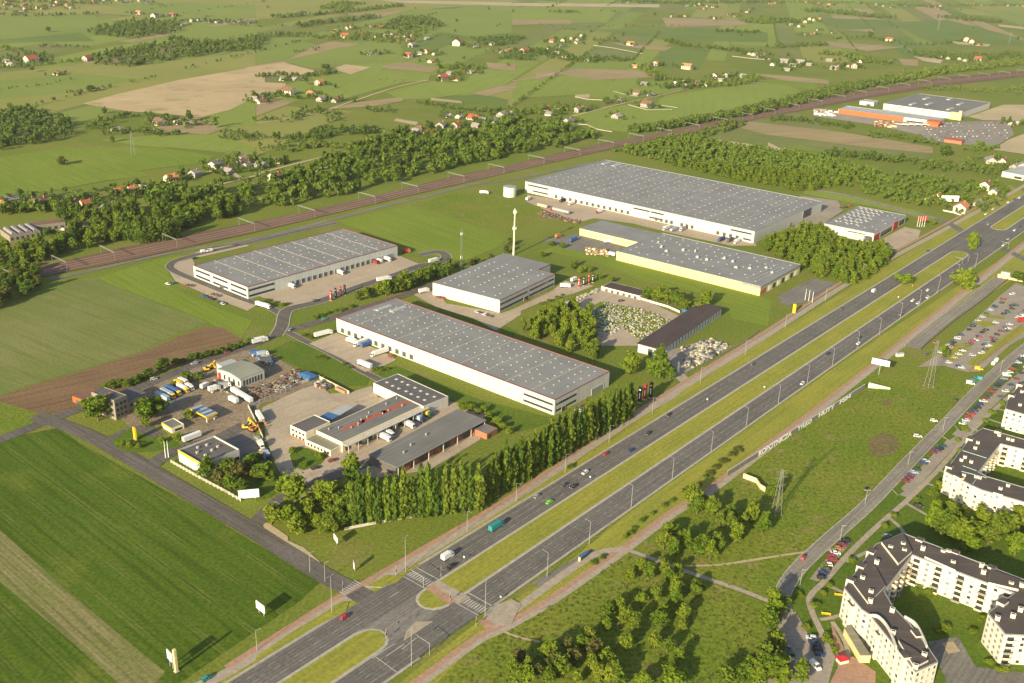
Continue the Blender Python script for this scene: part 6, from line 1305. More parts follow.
for p, a, lab, bx, cb, l in (
    (tq(1,1,25,545), R(-30), 'white articulated truck on the lane below the left warehouse offices', 'w', 'w', 13), (tq(1,1,137,466), AY, 'white truck backed to the left warehouse docks, alone at their left end', 'w', 'w', 7), (tq(1,1,328,411), AY, 'white truck backed to the left warehouse docks, alone in mid row', 'w', 'w', 10),
    (tq(1,1,468,370), AY, 'dark red trailer at the left warehouse docks', 'm', None, 13.2), (tq(1,1,484,365), AY, 'white trailer beside the dark red one at the left warehouse docks', 'w', None, 13.2), (tq(1,1,513,356), AY, 'right-hand white truck at the left warehouse docks', 'w', 'w', 13.2),
    (tq(1,1,708,367), R(50), 'white lorry rounding the turning loop right of the left warehouse', 'w', 'w', 10), (tq(1,1,508,441), R(38), 'white truck passing behind the largest round hedge tree', 'w', 'w', 12), (tq(1,1,265,661), R(42), 'white articulated truck entering the front warehouse dock yard', 'w', 'w', 13),
    (tq(1,1,596,328), R(30), 'red skip lorry at the far corner of the left warehouse', 'r', 'o', 6),
    (te(256,290,20,418), R(38), 'white lorry on the lane left of the front warehouse', 'w', 'w', 10), (te(256,290,768,425), AY+math.pi, 'first white truck at the front warehouse docks', 'w', 'w', 8), (te(256,290,838,436), AX+math.pi, 'second white truck at the front warehouse docks', 'w', 'w', 10), (te(256,290,888,446), AX+math.pi, 'blue trailer at the front warehouse docks', 'B', None, 13.2),
    (te(256,290,992,512), R(45+180), 'white truck with its cab facing out at the end of the front warehouse docks', 'w', 'w', 13), (te(256,290,865,612), AY, 'white trailer left on the lane below the front warehouse docks', 'w', None, 13.2),
    (tq(1,1,668,488), R(40), 'white truck parked at the left corner of the small middle warehouse', 'w', 'w', 8), (tq(2,1,208,467), R(10), 'low white lorry beside the middle red and black towers', 'w', 'w', 7), (tq(2,1,246,443), R(55), 'white truck behind the middle red and black towers', 'w', 'w', 7),
    (tq(2,1,122,147), AY, 'cream trailer beside the silver tank trailer', 'n', None, 13.2), (tq(2,1,240,134), AX+math.pi, 'white lorry at the left docks of the largest warehouse', 'w', 'w', 8), (tq(2,1,203,124), AX+math.pi, 'dark truck at the left docks of the largest warehouse', 'k', 'd', 7), (tq(2,1,350,168), AX+math.pi, 'white and red lorry at the middle docks of the largest warehouse', 'w', 'r', 8), (tq(2,1,65,118), R(60), 'white lorry beside the round water tank', 'w', 'r', 8),
    (tq(2,1,618,234), AX+math.pi, 'white lorry at the right docks of the largest warehouse', 'w', 'w', 9), (tq(2,1,648,241), AX+math.pi, 'light blue trailer at the right docks of the largest warehouse', 'l', None, 13.2), (tq(2,1,684,238), AX+math.pi, 'grey truck at the right docks of the largest warehouse', 'e', 'w', 8), (tq(2,1,838,280), AX+math.pi, 'blue trailer at the near end docks of the largest warehouse', 'b', 'B', 10), (tq(2,1,872,283), AX+math.pi, 'dark trailer at the near end docks of the largest warehouse', 'd', None, 10), (tq(2,1,900,288), AX+math.pi, 'white lorry at the near corner of the largest warehouse', 'w', 'w', 7),
    (tq(2,1,388,288), R(20), 'white articulated truck in the yellow hall yard', 'w', 'w', 11), (tq(2,1,350,268), AY, 'blue and white trailer against the yellow hall wing', 'B', None, 12), (tq(2,1,400,341), AY, 'white van body left at the corner of the yellow hall', 'w', None, 7), (tq(2,1,245,282), R(55), 'blue covered trailer in the yellow hall yard', 'B', None, 12), (tq(2,1,182,268), R(50), 'orange container lorry by the yard fence of the yellow hall', 'o', 'o', 6),
    (tq(1,3,760,192), HW, 'tall white van driving on the far carriageway just past the crossing', 'w', 'w', 5), (tq(1,3,956,72), HW, 'teal lorry with trailer on the far carriageway', 't', 't', 8), 
    (te(140,350,180,395), AY+.05, 'nearest blue and white trailer in the machinery yard', 'l', None, 13), (te(140,350,215,362), AY, 'second blue and white trailer in the machinery yard', 'l', 'y', 12), (te(140,350,262,340), AY, 'third blue trailer in the machinery yard with yellow cab', 'B', 'y', 12), (te(140,350,335,322), AY, 'white trailer with yellow end beside the yellow trucks', 'w', 'y', 9), (te(140,350,345,272), AY, 'white and maroon lorry at the head of the machinery yard row', 'w', 'm', 8), (te(140,350,388,312), AY, 'short white lorry at the end of the machinery yard row', 'w', 'w', 5), (te(140,350,305,285), AY, 'yellow lorry at the head of the machinery yard row', 'y', 'y', 6),
    (te(140,350,810,382), AY-.1, 'long white trailer by the fence between the curved hall and the concrete yard', 'w', None, 24), (te(140,350,955,555), R(-62), 'white trailer standing against the yard fence', 'w', None, 13.2), (te(140,350,510,310), R(60), 'short white tank lorry in front of the curved hall', 'w', 'w', 5), (te(140,350,580,330), R(45), 'white flatbed lorry in front of the curved hall', 'w', 'w', 6), (te(140,350,745,420), AY, 'white boat trailer on the shaded asphalt', 'w', None, 8), (te(140,350,660,300), R(20), 'grey lorry by the near corner of the curved hall', 'e', 'w', 6),
    (te(160,420,255,160), R(50), 'white coach parked behind the dealer building', 'w', None, 12), (te(160,420,800,212), R(-60), 'small white truck in the shade below the orange diggers', 'w', 'w', 4), (te(160,420,850,300), R(-60), 'blue-grey lorry in deep shade beside the yard fence', 'l', 'b', 5), 
    (tq(1,2,507,388), AY, 'front white truck parked beside the broad workshop', 'w', 'w', 9), (tq(1,2,522,372), AY, 'second white truck parked beside the broad workshop', 'w', 'w', 8), (tq(1,2,606,338), AY, 'lone white truck further up beside the broad workshop', 'w', 'w', 7), (tq(1,2,650,316), AY, 'blue and white truck beside the broad workshop', 'l', 'b', 5), (tq(1,2,682,297), AY, 'yellow truck at the far end beside the broad workshop', 'y', 'g', 4),
    (te(230,340,215,28), R(45), 'white lorry on the lane above the blue scrap heap', 'w', 'w', 8), (te(230,340,190,125), R(20), 'blue lorry parked at the yard behind the curved hall', 'B', 'b', 5), (te(230,340,250,130), R(30), 'pale lorry parked at the yard behind the curved hall', 'l', 'w', 6), (te(230,340,285,180), R(25), 'dark grey lorry in the shade behind the curved hall', 'd', 'k', 8),
    (te(896,255,985,535), R(20), 'red lorry at the right edge of the big car park', 'r', 'r', 5), (tq(1,1,900+8,92), R(10), 'white lorry beside the railway service road', 'w', 'w', 8)):
    truck(p, a, lab, bx, cb, l)
# silver tank trailer
t = thing('tank_trailer', 'silver round tank trailer with a red cab in front of the largest warehouse', 'tanker', tq(2,1,195,168)+Vector((0,0,.3)), AY)
mb = MB(); mb.tube((-11,0,2.6), (11,0,2.6), 1.9, 1.9, 16); mb.tube((11,0,2.6), (11.7,0,2.6), 1.9, 1.0, 16); mb.tube((-11,0,2.6), (-11.7,0,2.6), 1.9, 1.0, 16); mb.build('tank', 'galvanised', t)
mb = MB(); mb.box(-10, 10, -.6, .6, .5, .9); mb.build('chassis', 'door_dark', t); link('cab', M_CAB[0], t, (-13.6,0,0), math.pi, PAL['r'][1])
for x in (-9, 7, 8.4, 9.8, -13.6):
    for sg in (-1, 1): link('wheel', M_TWHEEL, t, (x, sg*1.1, .5))
# diggers
def digger(p, ang, label, col):
    t = thing('excavator', label, 'excavator', (p.x, p.y, .2), ang, 'construction machines')
    mb = MB(); [mb.box(-2.1, 2.1, sg*1.2-.3, sg*1.2+.3, 0, .9) for sg in (-1, 1)]; mb.build('track', 'tyre', t)
    mb = MB(); mb.box(-1.9, 1.7, -1.35, 1.35, 1.0, 1.9); mb.box(-2.2, -.6, -1.3, 1.3, 1.9, 2.5); mb.build('body', 'paint', t).color = rgb(PAL[col][1])
    mb = MB(); taper(mb, -.4, 1.5, .75, 1.9, -.3, 1.2, .65, 3.1); mb.build('cab', 'glass', t)
    mb = MB(); mb.bar((1.5,.9,1.8), (4.0,.9,4.4), .5); mb.bar((4.0,.9,4.4), (6.0,.9,2.0), .4); mb.box(5.4, 6.6, .3, 1.5, .8, 1.9); mb.build('arm', 'paint', t).color = rgb(PAL[col][1])
for p, a, lb, c in ((te(140,350,530,165), R(30), 'yellow digger beside the lane at the left of the curved hall', 'y'), (te(140,350,565,145), R(50), 'second yellow digger next to the curved hall', 'y'), (te(160,420,680,70), R(10), 'orange-yellow digger behind the dealer building', 'y'), (te(160,420,735,90), R(-30), 'orange digger next to the yard fence behind the dealer building', 'o'), (te(160,420,700,55), R(80), 'yellow digger in the back row behind the dealer building', 'y'), (te(160,420,760,55), R(20), 'orange digger nearest the white trailer', 'o')): digger(p, a, lb, c)
# scrap, stones, pallets
def heap(name, label, cat, pts, mats, n, s0, s1, seed, zr=(0,1)):
    rr = random.Random(seed); mb = MB(); poly = W(pts); x0, x1 = min(p.x for p in poly), max(p.x for p in poly); y0, y1 = min(p.y for p in poly), max(p.y for p in poly); k = 0
    while k < n:
        p = Vector((rr.uniform(x0,x1), rr.uniform(y0,y1), 0))
        if not inside(p, poly): continue
        k += 1; s = rr.uniform(s0, s1); a = rr.choice((.9, .9, rr.uniform(0,3))); c, d = math.cos(a)*s, math.sin(a)*s; h = rr.uniform(.5, 1.3)*s; f = rr.uniform(.5, 1.4); z = .2+rr.uniform(*zr)*.5
        q4 = [(p.x+c*i-d*j*f, p.y+d*i+c*j*f) for i, j in ((-1,-1),(1,-1),(1,1),(-1,1))]
        mb.hexa([(x, y, z-.1) for x, y in q4], [(x, y, z+h) for x, y in q4], rr.randrange(len(mats)))
    return stuff(mb.build(name, mats), label, cat)
heap('stone_blocks', 'dense spread of pale stone blocks and pallets filling the stone yard', 'stones', e(560,260,(330,330),(420,350),(620,390),(760,430),(880,490),(780,570),(640,640),(520,560),(480,500),(400,480),(330,400)), ['stone_white','concrete','rough_grass','stone_white','metal_grey','rough_grass'], 760, .3, .75, 1)
heap('stone_blocks', 'stone pallets in the shaded half of the stone yard', 'stones', e(560,260,(130,420),(330,380),(480,480),(470,560),(330,640),(290,560),(200,470)), ['stone_white','concrete','metal_grey'], 230, .4, .9, 2)
heap('stone_pallets', 'rows of stone slabs on pallets beside the dark-roofed long building', 'stones', e(620,290,(470,470),(620,430),(720,395),(870,450),(700,560),(560,630),(500,600),(540,520)), ['stone_white','concrete_warm','door_dark','metal_grey'], 260, .7, 1.5, 3)
heap('stone_border', 'line of pale boulders along the left edge of the stone yard', 'stones', e(560,260,(0,365),(300,235),(310,250),(10,385)), ['stone_white'], 70, .7, 1.2, 4)
heap('scrap_heap', 'heap of rusty and coloured scrap along the fence of the machinery yard', 'scrap', e(230,340,(170,410),(330,350),(500,250),(570,260),(560,350),(420,410),(240,480),(160,460)), ['rust','rust','concrete','door_dark','wall_dark','wood','metal_grey','rust','dirt_yard'], 620, .3, 1.0, 5, (0,2))
heap('yard_clutter', 'dark clutter of parts and pallets beside the curved hall', 'clutter', e(140,350,(600,240),(700,270),(700,340),(560,340),(540,280)), ['door_dark','concrete','wood','metal_grey','rust'], 110, .3, 1.0, 15, (0,1.5))
heap('yard_clutter', 'clutter of crates behind the curved hall', 'clutter', e(140,350,(870,30),(960,20),(1050,80),(1060,130),(980,110)), ['door_dark','blue_sheet','concrete','metal_grey'], 110, .4, 1.3, 16, (0,1.5))
heap('yard_clutter', 'clutter of parts in the shade of the yard below the curved hall', 'clutter', e(140,350,(850,310),(1000,330),(1010,390),(880,400)), ['door_dark','concrete','rust','wood'], 110, .3, 1.0, 17, (0,1.5))
heap('yard_clutter', 'spare parts lying along the yard fence behind the dealer building', 'clutter', e(160,420,(760,130),(800,150),(860,300),(820,320)), ['door_dark','metal_grey','yellow_paint','concrete'], 60, .4, 1.0, 18, (0,1))
heap('timber_stacks', 'stacks of planks along the yard fence of the yellow hall', 'timber', q(2,1,(110,160),(270,200),(270,215),(100,180)), ['wood','rust','wall_dark'], 150, .5, 1.3, 6)
heap('timber_stacks', 'upright plank bundles in front of the yellow hall', 'timber', q(2,1,(295,310),(385,325),(385,345),(300,335)), ['wood','concrete_warm'], 90, .6, 1.5, 7, (0,3))
heap('rubble', 'rubble pile at the top of the concrete yard', 'rubble', e(230,340,(680,345),(750,330),(830,370),(780,395),(690,380)), ['concrete','rust','door_dark'], 70, .5, 1.3, 8)
heap('building_materials', 'building materials stacked in front of the orange store', 'materials', q(3,0,(190,440),(280,450),(270,465),(190,462)), ['sign_white','concrete','wood'], 60, 1.5, 3, 9)
heap('flower_stalls', 'rows of goods and small sheds beside the trolley canopies', 'goods', q(3,0,(420,490),(500,485),(510,510),(430,510)), ['wood','concrete_warm','rust'], 50, 1.5, 3, 10)
t = thing('tarpaulin_stack', 'bright blue tarpaulin over a scrap stack at the yard fence', 'tarpaulin', te(230,340,620,300), AY); mb = MB(); mb.box(-6, 6, -4, 4, 0, 2.2); mb.hexa([(-6.2,-4.2,2.2),(6.2,-4.2,2.2),(6.2,4.2,2.2),(-6.2,4.2,2.2)], [(-5,-2,3.2),(5,-2,3.2),(5,2,3.2),(-5,2,3.2)]); mb.build('tarpaulin', 'blue_sheet', t)
for i, (x, y) in enumerate(((870,400),(900,415))): 
    t = thing('timber_stack', 'pale timber stack by the corner of the concrete yard, the %s one' % ('left','right')[i], 'timber', te(230,340,x,y), AY); mb = MB(); [mb.box(-3, 3, -1.4+.7*k, -.75+.7*k, 0, 2.2-.2*(k % 2)) for k in range(4)]; mb.build('planks', 'wood', t)
# ------------------------------------------------------------------ fences and walls
def fence(name, label, px, h, mat, post=4, solid=True, t=.2, cat='fence', panel=None):
    ln = W(px); o = thing(name, label, cat, ln[0]); mb = MB(); pb = MB(); posts = []; o0 = ln[0]
    for a, b in zip(ln, ln[1:]):
        a, b = a-o0, b-o0; d = b-a; u = d.normalized()
        if solid: mb.bar(a+Vector((0,0,h/2)), b+Vector((0,0,h/2)), t, h)
        else:
            for z in (.25, .55, .85): mb.bar(a+Vector((0,0,h*z)), b+Vector((0,0,h*z)), t*.6, h*.13)
        n = max(1, int(d.length/post))
        for i in range(n+1): posts.append(a+d*i/n)
    mb.build('panel', panel or mat, o); pb.box(-t*.8, t*.8, -t*.8, t*.8, -.1, h+.12); pm = pb.mesh('post', mat)
    for p in posts[:100]: link('post', pm, o, p)
    return o
fence('fence', 'white slatted concrete fence with square posts round the dealer building corner', e(160,420,(90,340),(340,480),(520,575),(640,645)), 1.9, 'concrete', 3, False, .35)
fence('fence', 'concrete fence between the scrap heap and the concrete yard', e(230,340,(150,540),(360,445),(560,350),(710,300)), 2.2, 'concrete', 4)
fence('fence', 'tan concrete wall at the top of the concrete yard', e(230,340,(715,312),(830,370),(945,430)), 2.4, 'concrete_warm', 4)
fence('fence', 'concrete fence between the machinery yard and the white trailer', e(230,340,(145,535),(180,605),(220,690),(260,780)), 2.2, 'concrete', 4)
fence('fence', 'low concrete fence behind the poplar screen', [(345,530),(380,523),(428,515),(470,506)], 1.6, 'concrete', 4)
fence('fence', 'green mesh fence between the long dark-roofed building and the path', [(686,374),(716,358),(746,342),(760,330)], 1.8, 'pylon_steel', 5, False, .12)
fence('fence', 'pale wall along the maroon shed and tree line', e(560,260,(330,222),(460,260),(690,330),(860,380),(950,420)), 2.0, 'wall_white', 5)
fence('fence', 'blue sheet fence at the end of the tree line by the stone yard', e(620,290,(490,170),(600,200)), 2.4, 'blue_sheet', 5)
fence('fence', 'brown fence along the car park beside the street', [(968,372),(990,356),(1010,338),(1030,320)], 1.4, 'wood', 5)
fence('fence', 'white wall of a walled plot, upper', q(2,0,(252,388),(300,398),(380,402)), 1.1, 'house_white', 8); fence('fence', 'white wall round the plot of the dark-roofed house by the railway', q(2,0,(405,366),(440,376),(500,386),(530,384)), 1.1, 'house_white', 8); fence('fence', 'white wall round the big white house by the railway', q(2,0,(465,420),(540,440),(640,440),(662,432),(580,420)), 1.1, 'house_white', 8)
fence('fence', 'white wall beside the long grey house by the railway', q(2,0,(175,478),(230,495),(300,500),(340,518),(400,528)), 1.1, 'house_white', 8); fence('fence', 'pale garden wall below the far upper-centre houses', q(2,0,(325,182),(400,192),(520,215)), 1.1, 'house_white', 8); fence('fence', 'long pale wall left of the dark-roofed house at upper right', q(2,0,(880,225),(960,235),(1040,240)), 1.1, 'house_white', 8)
fence('fence', 'long white wall below the tan house by the far crossing', q(3,1,(700,160),(740,168),(770,178)), 1.6, 'wall_white', 6)
# concrete trough lane by the car park
tr = [te(896,255,x,y) for x, y in ((130,740),(200,675),(420,500),(600,370),(835,185))]
ribbon('trough_lane', tr, 11, .28, 'asphalt_lane', world=True)
for off, h, m, nm, lb in ((6.0, 1.1, 'wall_dark', 'retaining_wall', 'dark low retaining wall along the car park side of the trough lane'), (-6.0, .8, 'kerbstone', 'retaining_wall', 'pale low wall along the path side of the trough lane')):
    mb = MB(); ln = offset_line(smooth_line(tr), off); [mb.bar((a.x,a.y,h/2), (b.x,b.y,h/2), .5, h) for a, b in zip(ln, ln[1:])]; tag(mb.build(nm, m), lb, 'wall')
t = thing('end_wall', 'pale beige concrete wall closing the far end of the trough lane', 'wall', te(896,255,905,195), R(-30)); mb = MB(); mb.box(-11, 11, -.5, .5, 0, 3.4); mb.build('wall', 'concrete_warm', t); mb = MB(); mb.box(-11.2, 11.2, -.7, .7, 3.4, 3.7); mb.build('coping', 'concrete', t)
t = thing('site_cabin', 'white cabin on top of the far end of the trough lane', 'cabin', te(896,255,868,160), R(-30)); mb = MB(); mb.box(-4, 4, -1.5, 1.5, 0, 3); mb.build('wall', 'wall_white', t); mb = MB(); mb.box(-4.2, 4.2, -1.7, 1.7, 3, 3.2); mb.build('roof', 'roof_pale', t)
t = thing('site_cabin', 'small white cabin at the near end of the trough lane', 'cabin', te(896,340,28,128), R(20)); mb = MB(); mb.box(-3, 3, -1.2, 1.2, 0, 2.4); mb.build('wall', 'wall_white', t); mb = MB(); mb.box(-3.2, 3.2, -1.4, 1.4, 2.4, 2.6); mb.build('roof', 'roof_pale', t)
# ---- the graffiti wall with painted letters
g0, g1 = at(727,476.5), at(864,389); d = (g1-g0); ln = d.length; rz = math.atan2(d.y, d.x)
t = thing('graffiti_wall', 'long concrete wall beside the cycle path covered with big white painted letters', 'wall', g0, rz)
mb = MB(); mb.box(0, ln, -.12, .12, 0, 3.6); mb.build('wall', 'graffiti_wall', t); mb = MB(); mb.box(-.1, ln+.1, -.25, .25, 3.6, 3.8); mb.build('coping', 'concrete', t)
mb = MB(); mb.box(-.18, .18, -.2, .2, 0, 3.15); pm = mb.mesh('post', 'graffiti_wall'); [link('post', pm, t, (i*ln/40, 0, 0)) for i in range(41)]
def lettering(name, txt, mat, parent, x0, x1, z0, z1, y, rot=(R(90),0,0)):
    cu = bpy.data.curves.new(name, 'FONT'); cu.body = txt; cu.size = 1; cu.extrude = .03; cu.offset = .035
    o = bpy.data.objects.new(name, cu); COL.objects.link(o); bpy.context.view_layer.update()
    me = bpy.data.meshes.new_from_object(o.evaluated_get(bpy.context.evaluated_depsgraph_get())); bpy.data.objects.remove(o); bpy.data.curves.remove(cu)
    xs = [v.co.x for v in me.vertices]; ys = [v.co.y for v in me.vertices]
    for v in me.vertices: v.co.x = (v.co.x-min(xs))/(max(xs)-min(xs))*(x1-x0); v.co.y = (v.co.y-min(ys))/(max(ys)-min(ys))*(z1-z0)
    me.materials.clear(); me.materials.append(MATS[mat]); l = link(name, me, parent, (x0, y, z0)); l.rotation_euler = rot; return l
L0 = lambda u: (at(u, 476.5-(u-727)*87.5/137)-g0).length
lettering('painted_letters', 'ROBOTNICZA', 'sign_white', t, L0(758), L0(791), .2, 3.9, -.27)
lettering('painted_letters', 'TYLKO', 'sign_white', t, L0(797), L0(811), .3, 3.5, -.27)
lettering('painted_letters', 'HUTY', 'sign_white', t, L0(818), L0(834), .3, 3.6, -.27)
lettering('painted_letters', 'FSM', 'sign_white', t, L0(839), L0(850), .3, 3.5, -.27)
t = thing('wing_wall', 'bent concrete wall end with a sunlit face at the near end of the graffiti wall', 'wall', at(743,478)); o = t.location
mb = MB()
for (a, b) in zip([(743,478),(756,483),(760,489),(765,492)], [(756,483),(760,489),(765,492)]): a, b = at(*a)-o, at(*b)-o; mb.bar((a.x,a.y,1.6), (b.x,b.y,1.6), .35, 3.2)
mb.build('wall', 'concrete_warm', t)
t = thing('wing_wall', 'bright cream concrete wall end below the big billboard', 'wall', at(868,388)); o = t.location
mb = MB(); a, b = Vector((0,0,0)), at(890,389.5)-o; mb.hexa([(a.x,a.y,0),(b.x,b.y,0),(b.x+.3,b.y+.3,0),(a.x+.3,a.y+.3,0)], [(a.x,a.y,4.2),(b.x,b.y,1.2),(b.x+.3,b.y+.3,1.2),(a.x+.3,a.y+.3,4.2)]); mb.build('wall', 'wall_cream', t)
# ------------------------------------------------------------------ signs
def billboard(p, ang, label, w, h, z, legs=1, mat='sign_white', name='billboard'):
    t = thing(name, label, 'billboard', p, ang); mb = MB(); mb.box(-w/2, w/2, -.18, .18, z, z+h); mb.build('panel', mat, t)
    mb = MB(); mb.box(-w/2-.15, w/2+.15, -.1, .22, z-.2, z); mb.box(-w/2-.15, w/2+.15, -.1, .22, z+h, z+h+.2); mb.build('frame', 'metal_grey', t)
    mb = MB(); [mb.box(x-.25, x+.25, .2, .6, 0, z+h*.6) for x in ([0] if legs == 1 else [-w*.3, w*.3])]; mb.build('post', 'metal_grey', t); return t
b = billboard(at(878.5,375), R(-28), 'large white billboard on a single post by the graffiti wall end', 12.5, 4.2, 8); 
mb = MB(); [mb.box(x, x+1.6, -.26, -.19, 9+.5*k, 10.6+.4*k) for k, x in enumerate((1.0, 3.0, 4.4))]; mb.build('picture', 'turquoise', b)
billboard(e(160,420,(705,640)) and at(*e(160,420,(708,632))[0]), R(15), 'blank white billboard at the end of the slatted fence', 11, 5, 1.2, 2)
b = billboard(at(261,615), R(-42), 'white billboard with small feet standing in the field beside the cycle path', 6.5, 4, 2.5, 2); billboard(at(336,545), R(-60), 'small white billboard in the grass below the poplars', 5, 3, 2.5, 1); billboard(at(354,571), R(-75), 'small white and blue sign beside the side road mouth', 2.6, 3.4, 2.0, 1)
billboard(at(171,668), R(-45), 'small white board left of the tall yellow totem in the field corner', 4.2, 4.6, 4.2, 2)
billboard(q and at(*q(3,1,(725,128))[0]), R(5), 'long white board above the tan house by the far crossing', 22, 7, 2, 2)
def totem(p, ang, label, w, d, h, mat, group=None, tip=None):
    t = thing('totem_sign', label, 'sign', p, ang, group); mb = MB(); taper(mb, -w/2, w/2, d/2, 0, -w/2, w/2, d/2, h); mb.build('panel', mat, t)
    if tip: mb = MB(); mb.box(-w*.22, w*.22, -d/2-.05, d/2+.05, h*.76, h*.82); mb.box(-w*.12, w*.12, -d/2-.05, d/2+.05, h*.25, h*.6); mb.build('logo', tip, t)
    mb = MB(); mb.box(-w/2-.3, w/2+.3, -d/2-.3, d/2+.3, -.1, .4); mb.build('base', 'concrete', t); return t
totem(at(176.5,671.5), R(-40), 'tall narrow pale yellow totem in the corner of the dark green field', 1.3, 1.2, 11.5, 'wall_yellow')
totem(at(135.5,440), R(-50), 'bright yellow totem on the grass by the side road', 3.4, 1.0, 8.5, 'yellow_paint')
totem(te(640,230,978,530) if 0 else at(640+982/6.38, 230+530/6.38), R(-40), 'yellow totem beside the flagpoles right of the yellow hall', 2.6, 1.0, 8, 'yellow_paint')
for grp, pts, h in (('in the left warehouse yard', ((330.8,300.5),(335.7,298.2),(340.6,296.2),(344.8,294.8)), 9), ('at the corner of the stone yard', ((578.8,287.2),(583.7,285.8),(588.5,283.6),(592.7,282.6)), 9), ('at the roadside by the poplars', ((633.4,407.5),(639.3,402.5),(644.4,399.5),(650.4,398.0)), 12)):
    for i, p in enumerate(pts): totem(at(*p), R(-35), '%s advertising tower %s, %s of four from the left' % (('red','black')[i % 2], grp, nth(i)), 1.9 if h < 10 else 2.4, .8, h, ('red_sign','black_sign')[i % 2], 'red and black towers '+grp, 'sign_white')
for i, x in enumerate((930,948,966,985)):
    p = te(800,180,x,372); t = thing('flagpole', 'flagpole with a red flag beside the showroom, %s from the left' % nth(i), 'flagpole', p, 0, 'showroom flagpoles'); mb = MB(); mb.tube((0,0,0), (0,0,12), .22, .14, 8); mb.build('pole', 'sign_white', t); mb = MB(); mb.box(.15, 2.0, -.04, .04, 7.2, 11.8); mb.build('flag', 'red_sign', t)
for i, (u, v) in enumerate(((805,300),(808.5,301),(812,302.5))): t = thing('flagpole', 'bare white flagpole near the yellow totem, %s from the left' % nth(i), 'flagpole', at(u, v), 0, 'bare flagpoles'); mb = MB(); mb.tube((0,0,0), (0,0,10), .2, .12, 8); mb.build('pole', 'sign_white', t); mb = MB(); mb.box(-.4, .4, -.4, .4, -.1, .3); mb.build('base', 'concrete', t)
for i, (x, y) in enumerate(((45,300),(68,298))): t = thing('flagpole', 'bare white flagpole in front of the dealer building, the %s one' % ('left','right')[i], 'flagpole', te(160,420,x,y)); mb = MB(); mb.tube((0,0,0), (0,0,11), .22, .13, 8); mb.build('pole', 'sign_white', t); mb = MB(); mb.box(-.4, .4, -.4, .4, -.1, .3); mb.build('base', 'concrete', t)
# ------------------------------------------------------------------ masts, pylons, lamps
def lattice(p, ang, label, h, w0, w1, arms=(), name='pylon', mat='pylon_steel', group=None):
    t = thing(name, label, name, p, ang, group); mb = MB(); n = max(4, int(h/4))
    def c(k, i): z = h*k/n; w = w0+(w1-w0)*k/n; return Vector((w*(-1,1,1,-1)[i]/2, w*(-1,-1,1,1)[i]/2, z))
    for i in range(4):
        mb.bar(c(0,i), c(n,i), .18)
        for k in range(n): mb.bar(c(k,i), c(k+1,(i+1) % 4), .07)
    mb.build('lattice_tower', mat, t)
    if arms:
        for z, l in arms: mb = MB(); [mb.bar((sg*.2,0,z+.8), (sg*l,0,z), .14) or mb.bar((sg*.2,0,z-.4), (sg*l,0,z), .14) for sg in (-1,1)]; mb.build('crossarm', mat, t)
    mb = MB(); [mb.box(x-.4, x+.4, y-.4, y+.4, -.2, .3) for x, y in ((c(0,i).x, c(0,i).y) for i in range(4))]; mb.build('footing', 'concrete', t); return t
lattice(at(928.5,386.5), R(20), 'tall lattice power pylon standing at the end of the car park', 36, 4.4, .9, ((24,4),(29,5),(34,3)), group='power pylons')
lattice(at(776,514), R(20), 'lattice power pylon in the meadow below the graffiti wall', 28, 4, .8, ((18,3.5),(23,4.5),(27,3)), group='power pylons')
lattice(at(680,134+0) if 0 else at(677.5,377), R(10), 'small lattice mast by the stone pallets', 12, 1.2, .5, group=None, name='mast')
for i, (c, x, y, h) in enumerate(((0,533,622,32),(3,680,120,40),(3,963,180,38))): lattice(tq(c,0,x,y), R(30), 'distant power pylon ' + ('in the green field at the upper left', 'at the top right beyond the dark wood', 'at the far right edge in the pale young wood')[i], h, 5, 1, ((h*.7,6),(h*.85,7)), group='power pylons')
t = lattice(at(461,273), 0, 'slim grey lattice radio mast between the left and middle warehouses', 42, 1.6, 1.2, name='radio_mast')
for z in (14, 36): mb = MB(); [mb.box(.9*math.cos(a)-.2, .9*math.cos(a)+.2, .9*math.sin(a)-.2, .9*math.sin(a)+.2, z, z+2.2) for a in (0, 2.1, 4.2)]; mb.build('antenna', 'sign_white', t)
t = thing('radio_mast', 'white tubular mast with antenna rings behind the small middle warehouse', 'mast', at(513.5,255)); mb = MB(); mb.tube((0,0,0), (0,0,46), 1.0, .5, 12); mb.build('pole', 'wall_cream', t)
for z in (26, 42): mb = MB(); mb.tube((0,0,z), (0,0,z+.3), 1.7, 1.7, 12); [mb.box(1.6*math.cos(a)-.25, 1.6*math.cos(a)+.25, 1.6*math.sin(a)-.25, 1.6*math.sin(a)+.25, z-.6, z+2) for a in (0, 1.26, 2.5, 3.77, 5)]; mb.build('antenna', 'sign_white', t)
def lamp(p, ang, h, arm, label, group, two=False):
    t = thing('street_lamp', label, 'street lamp', p, ang, group); mb = MB(); mb.tube((0,0,0), (0,0,h), .17, .09, 7); [mb.tube((0,0,h), (sg*arm,0,h+.5), .08, .06, 5) for sg in ((1,-1) if two else (1,))]; mb.build('pole', 'galvanised', t)
    for sg in ((1,-1) if two else (1,)): mb = MB(); mb.box(sg*arm-.45, sg*arm+.45, -.16, .16, h+.45, h+.62); mb.build('lamp_head', 'metal_grey', t)
nb = R(51.2+90)
for i, (u, v) in enumerate(((547,577),(589,545),(631,507.5),(672,479.5),(711,452),(746,427.5),(778,404),(807,383.5),(832,366),(857,348.5),(879,335),(900,319),(919,305.5),(938,291),(957,279),(975,268))): lamp(at(u, v), nb, 14, 3.2, 'street lamp on the outer verge of the near carriageway, %s from the crossing' % nth(i), 'lamps along the near carriageway')
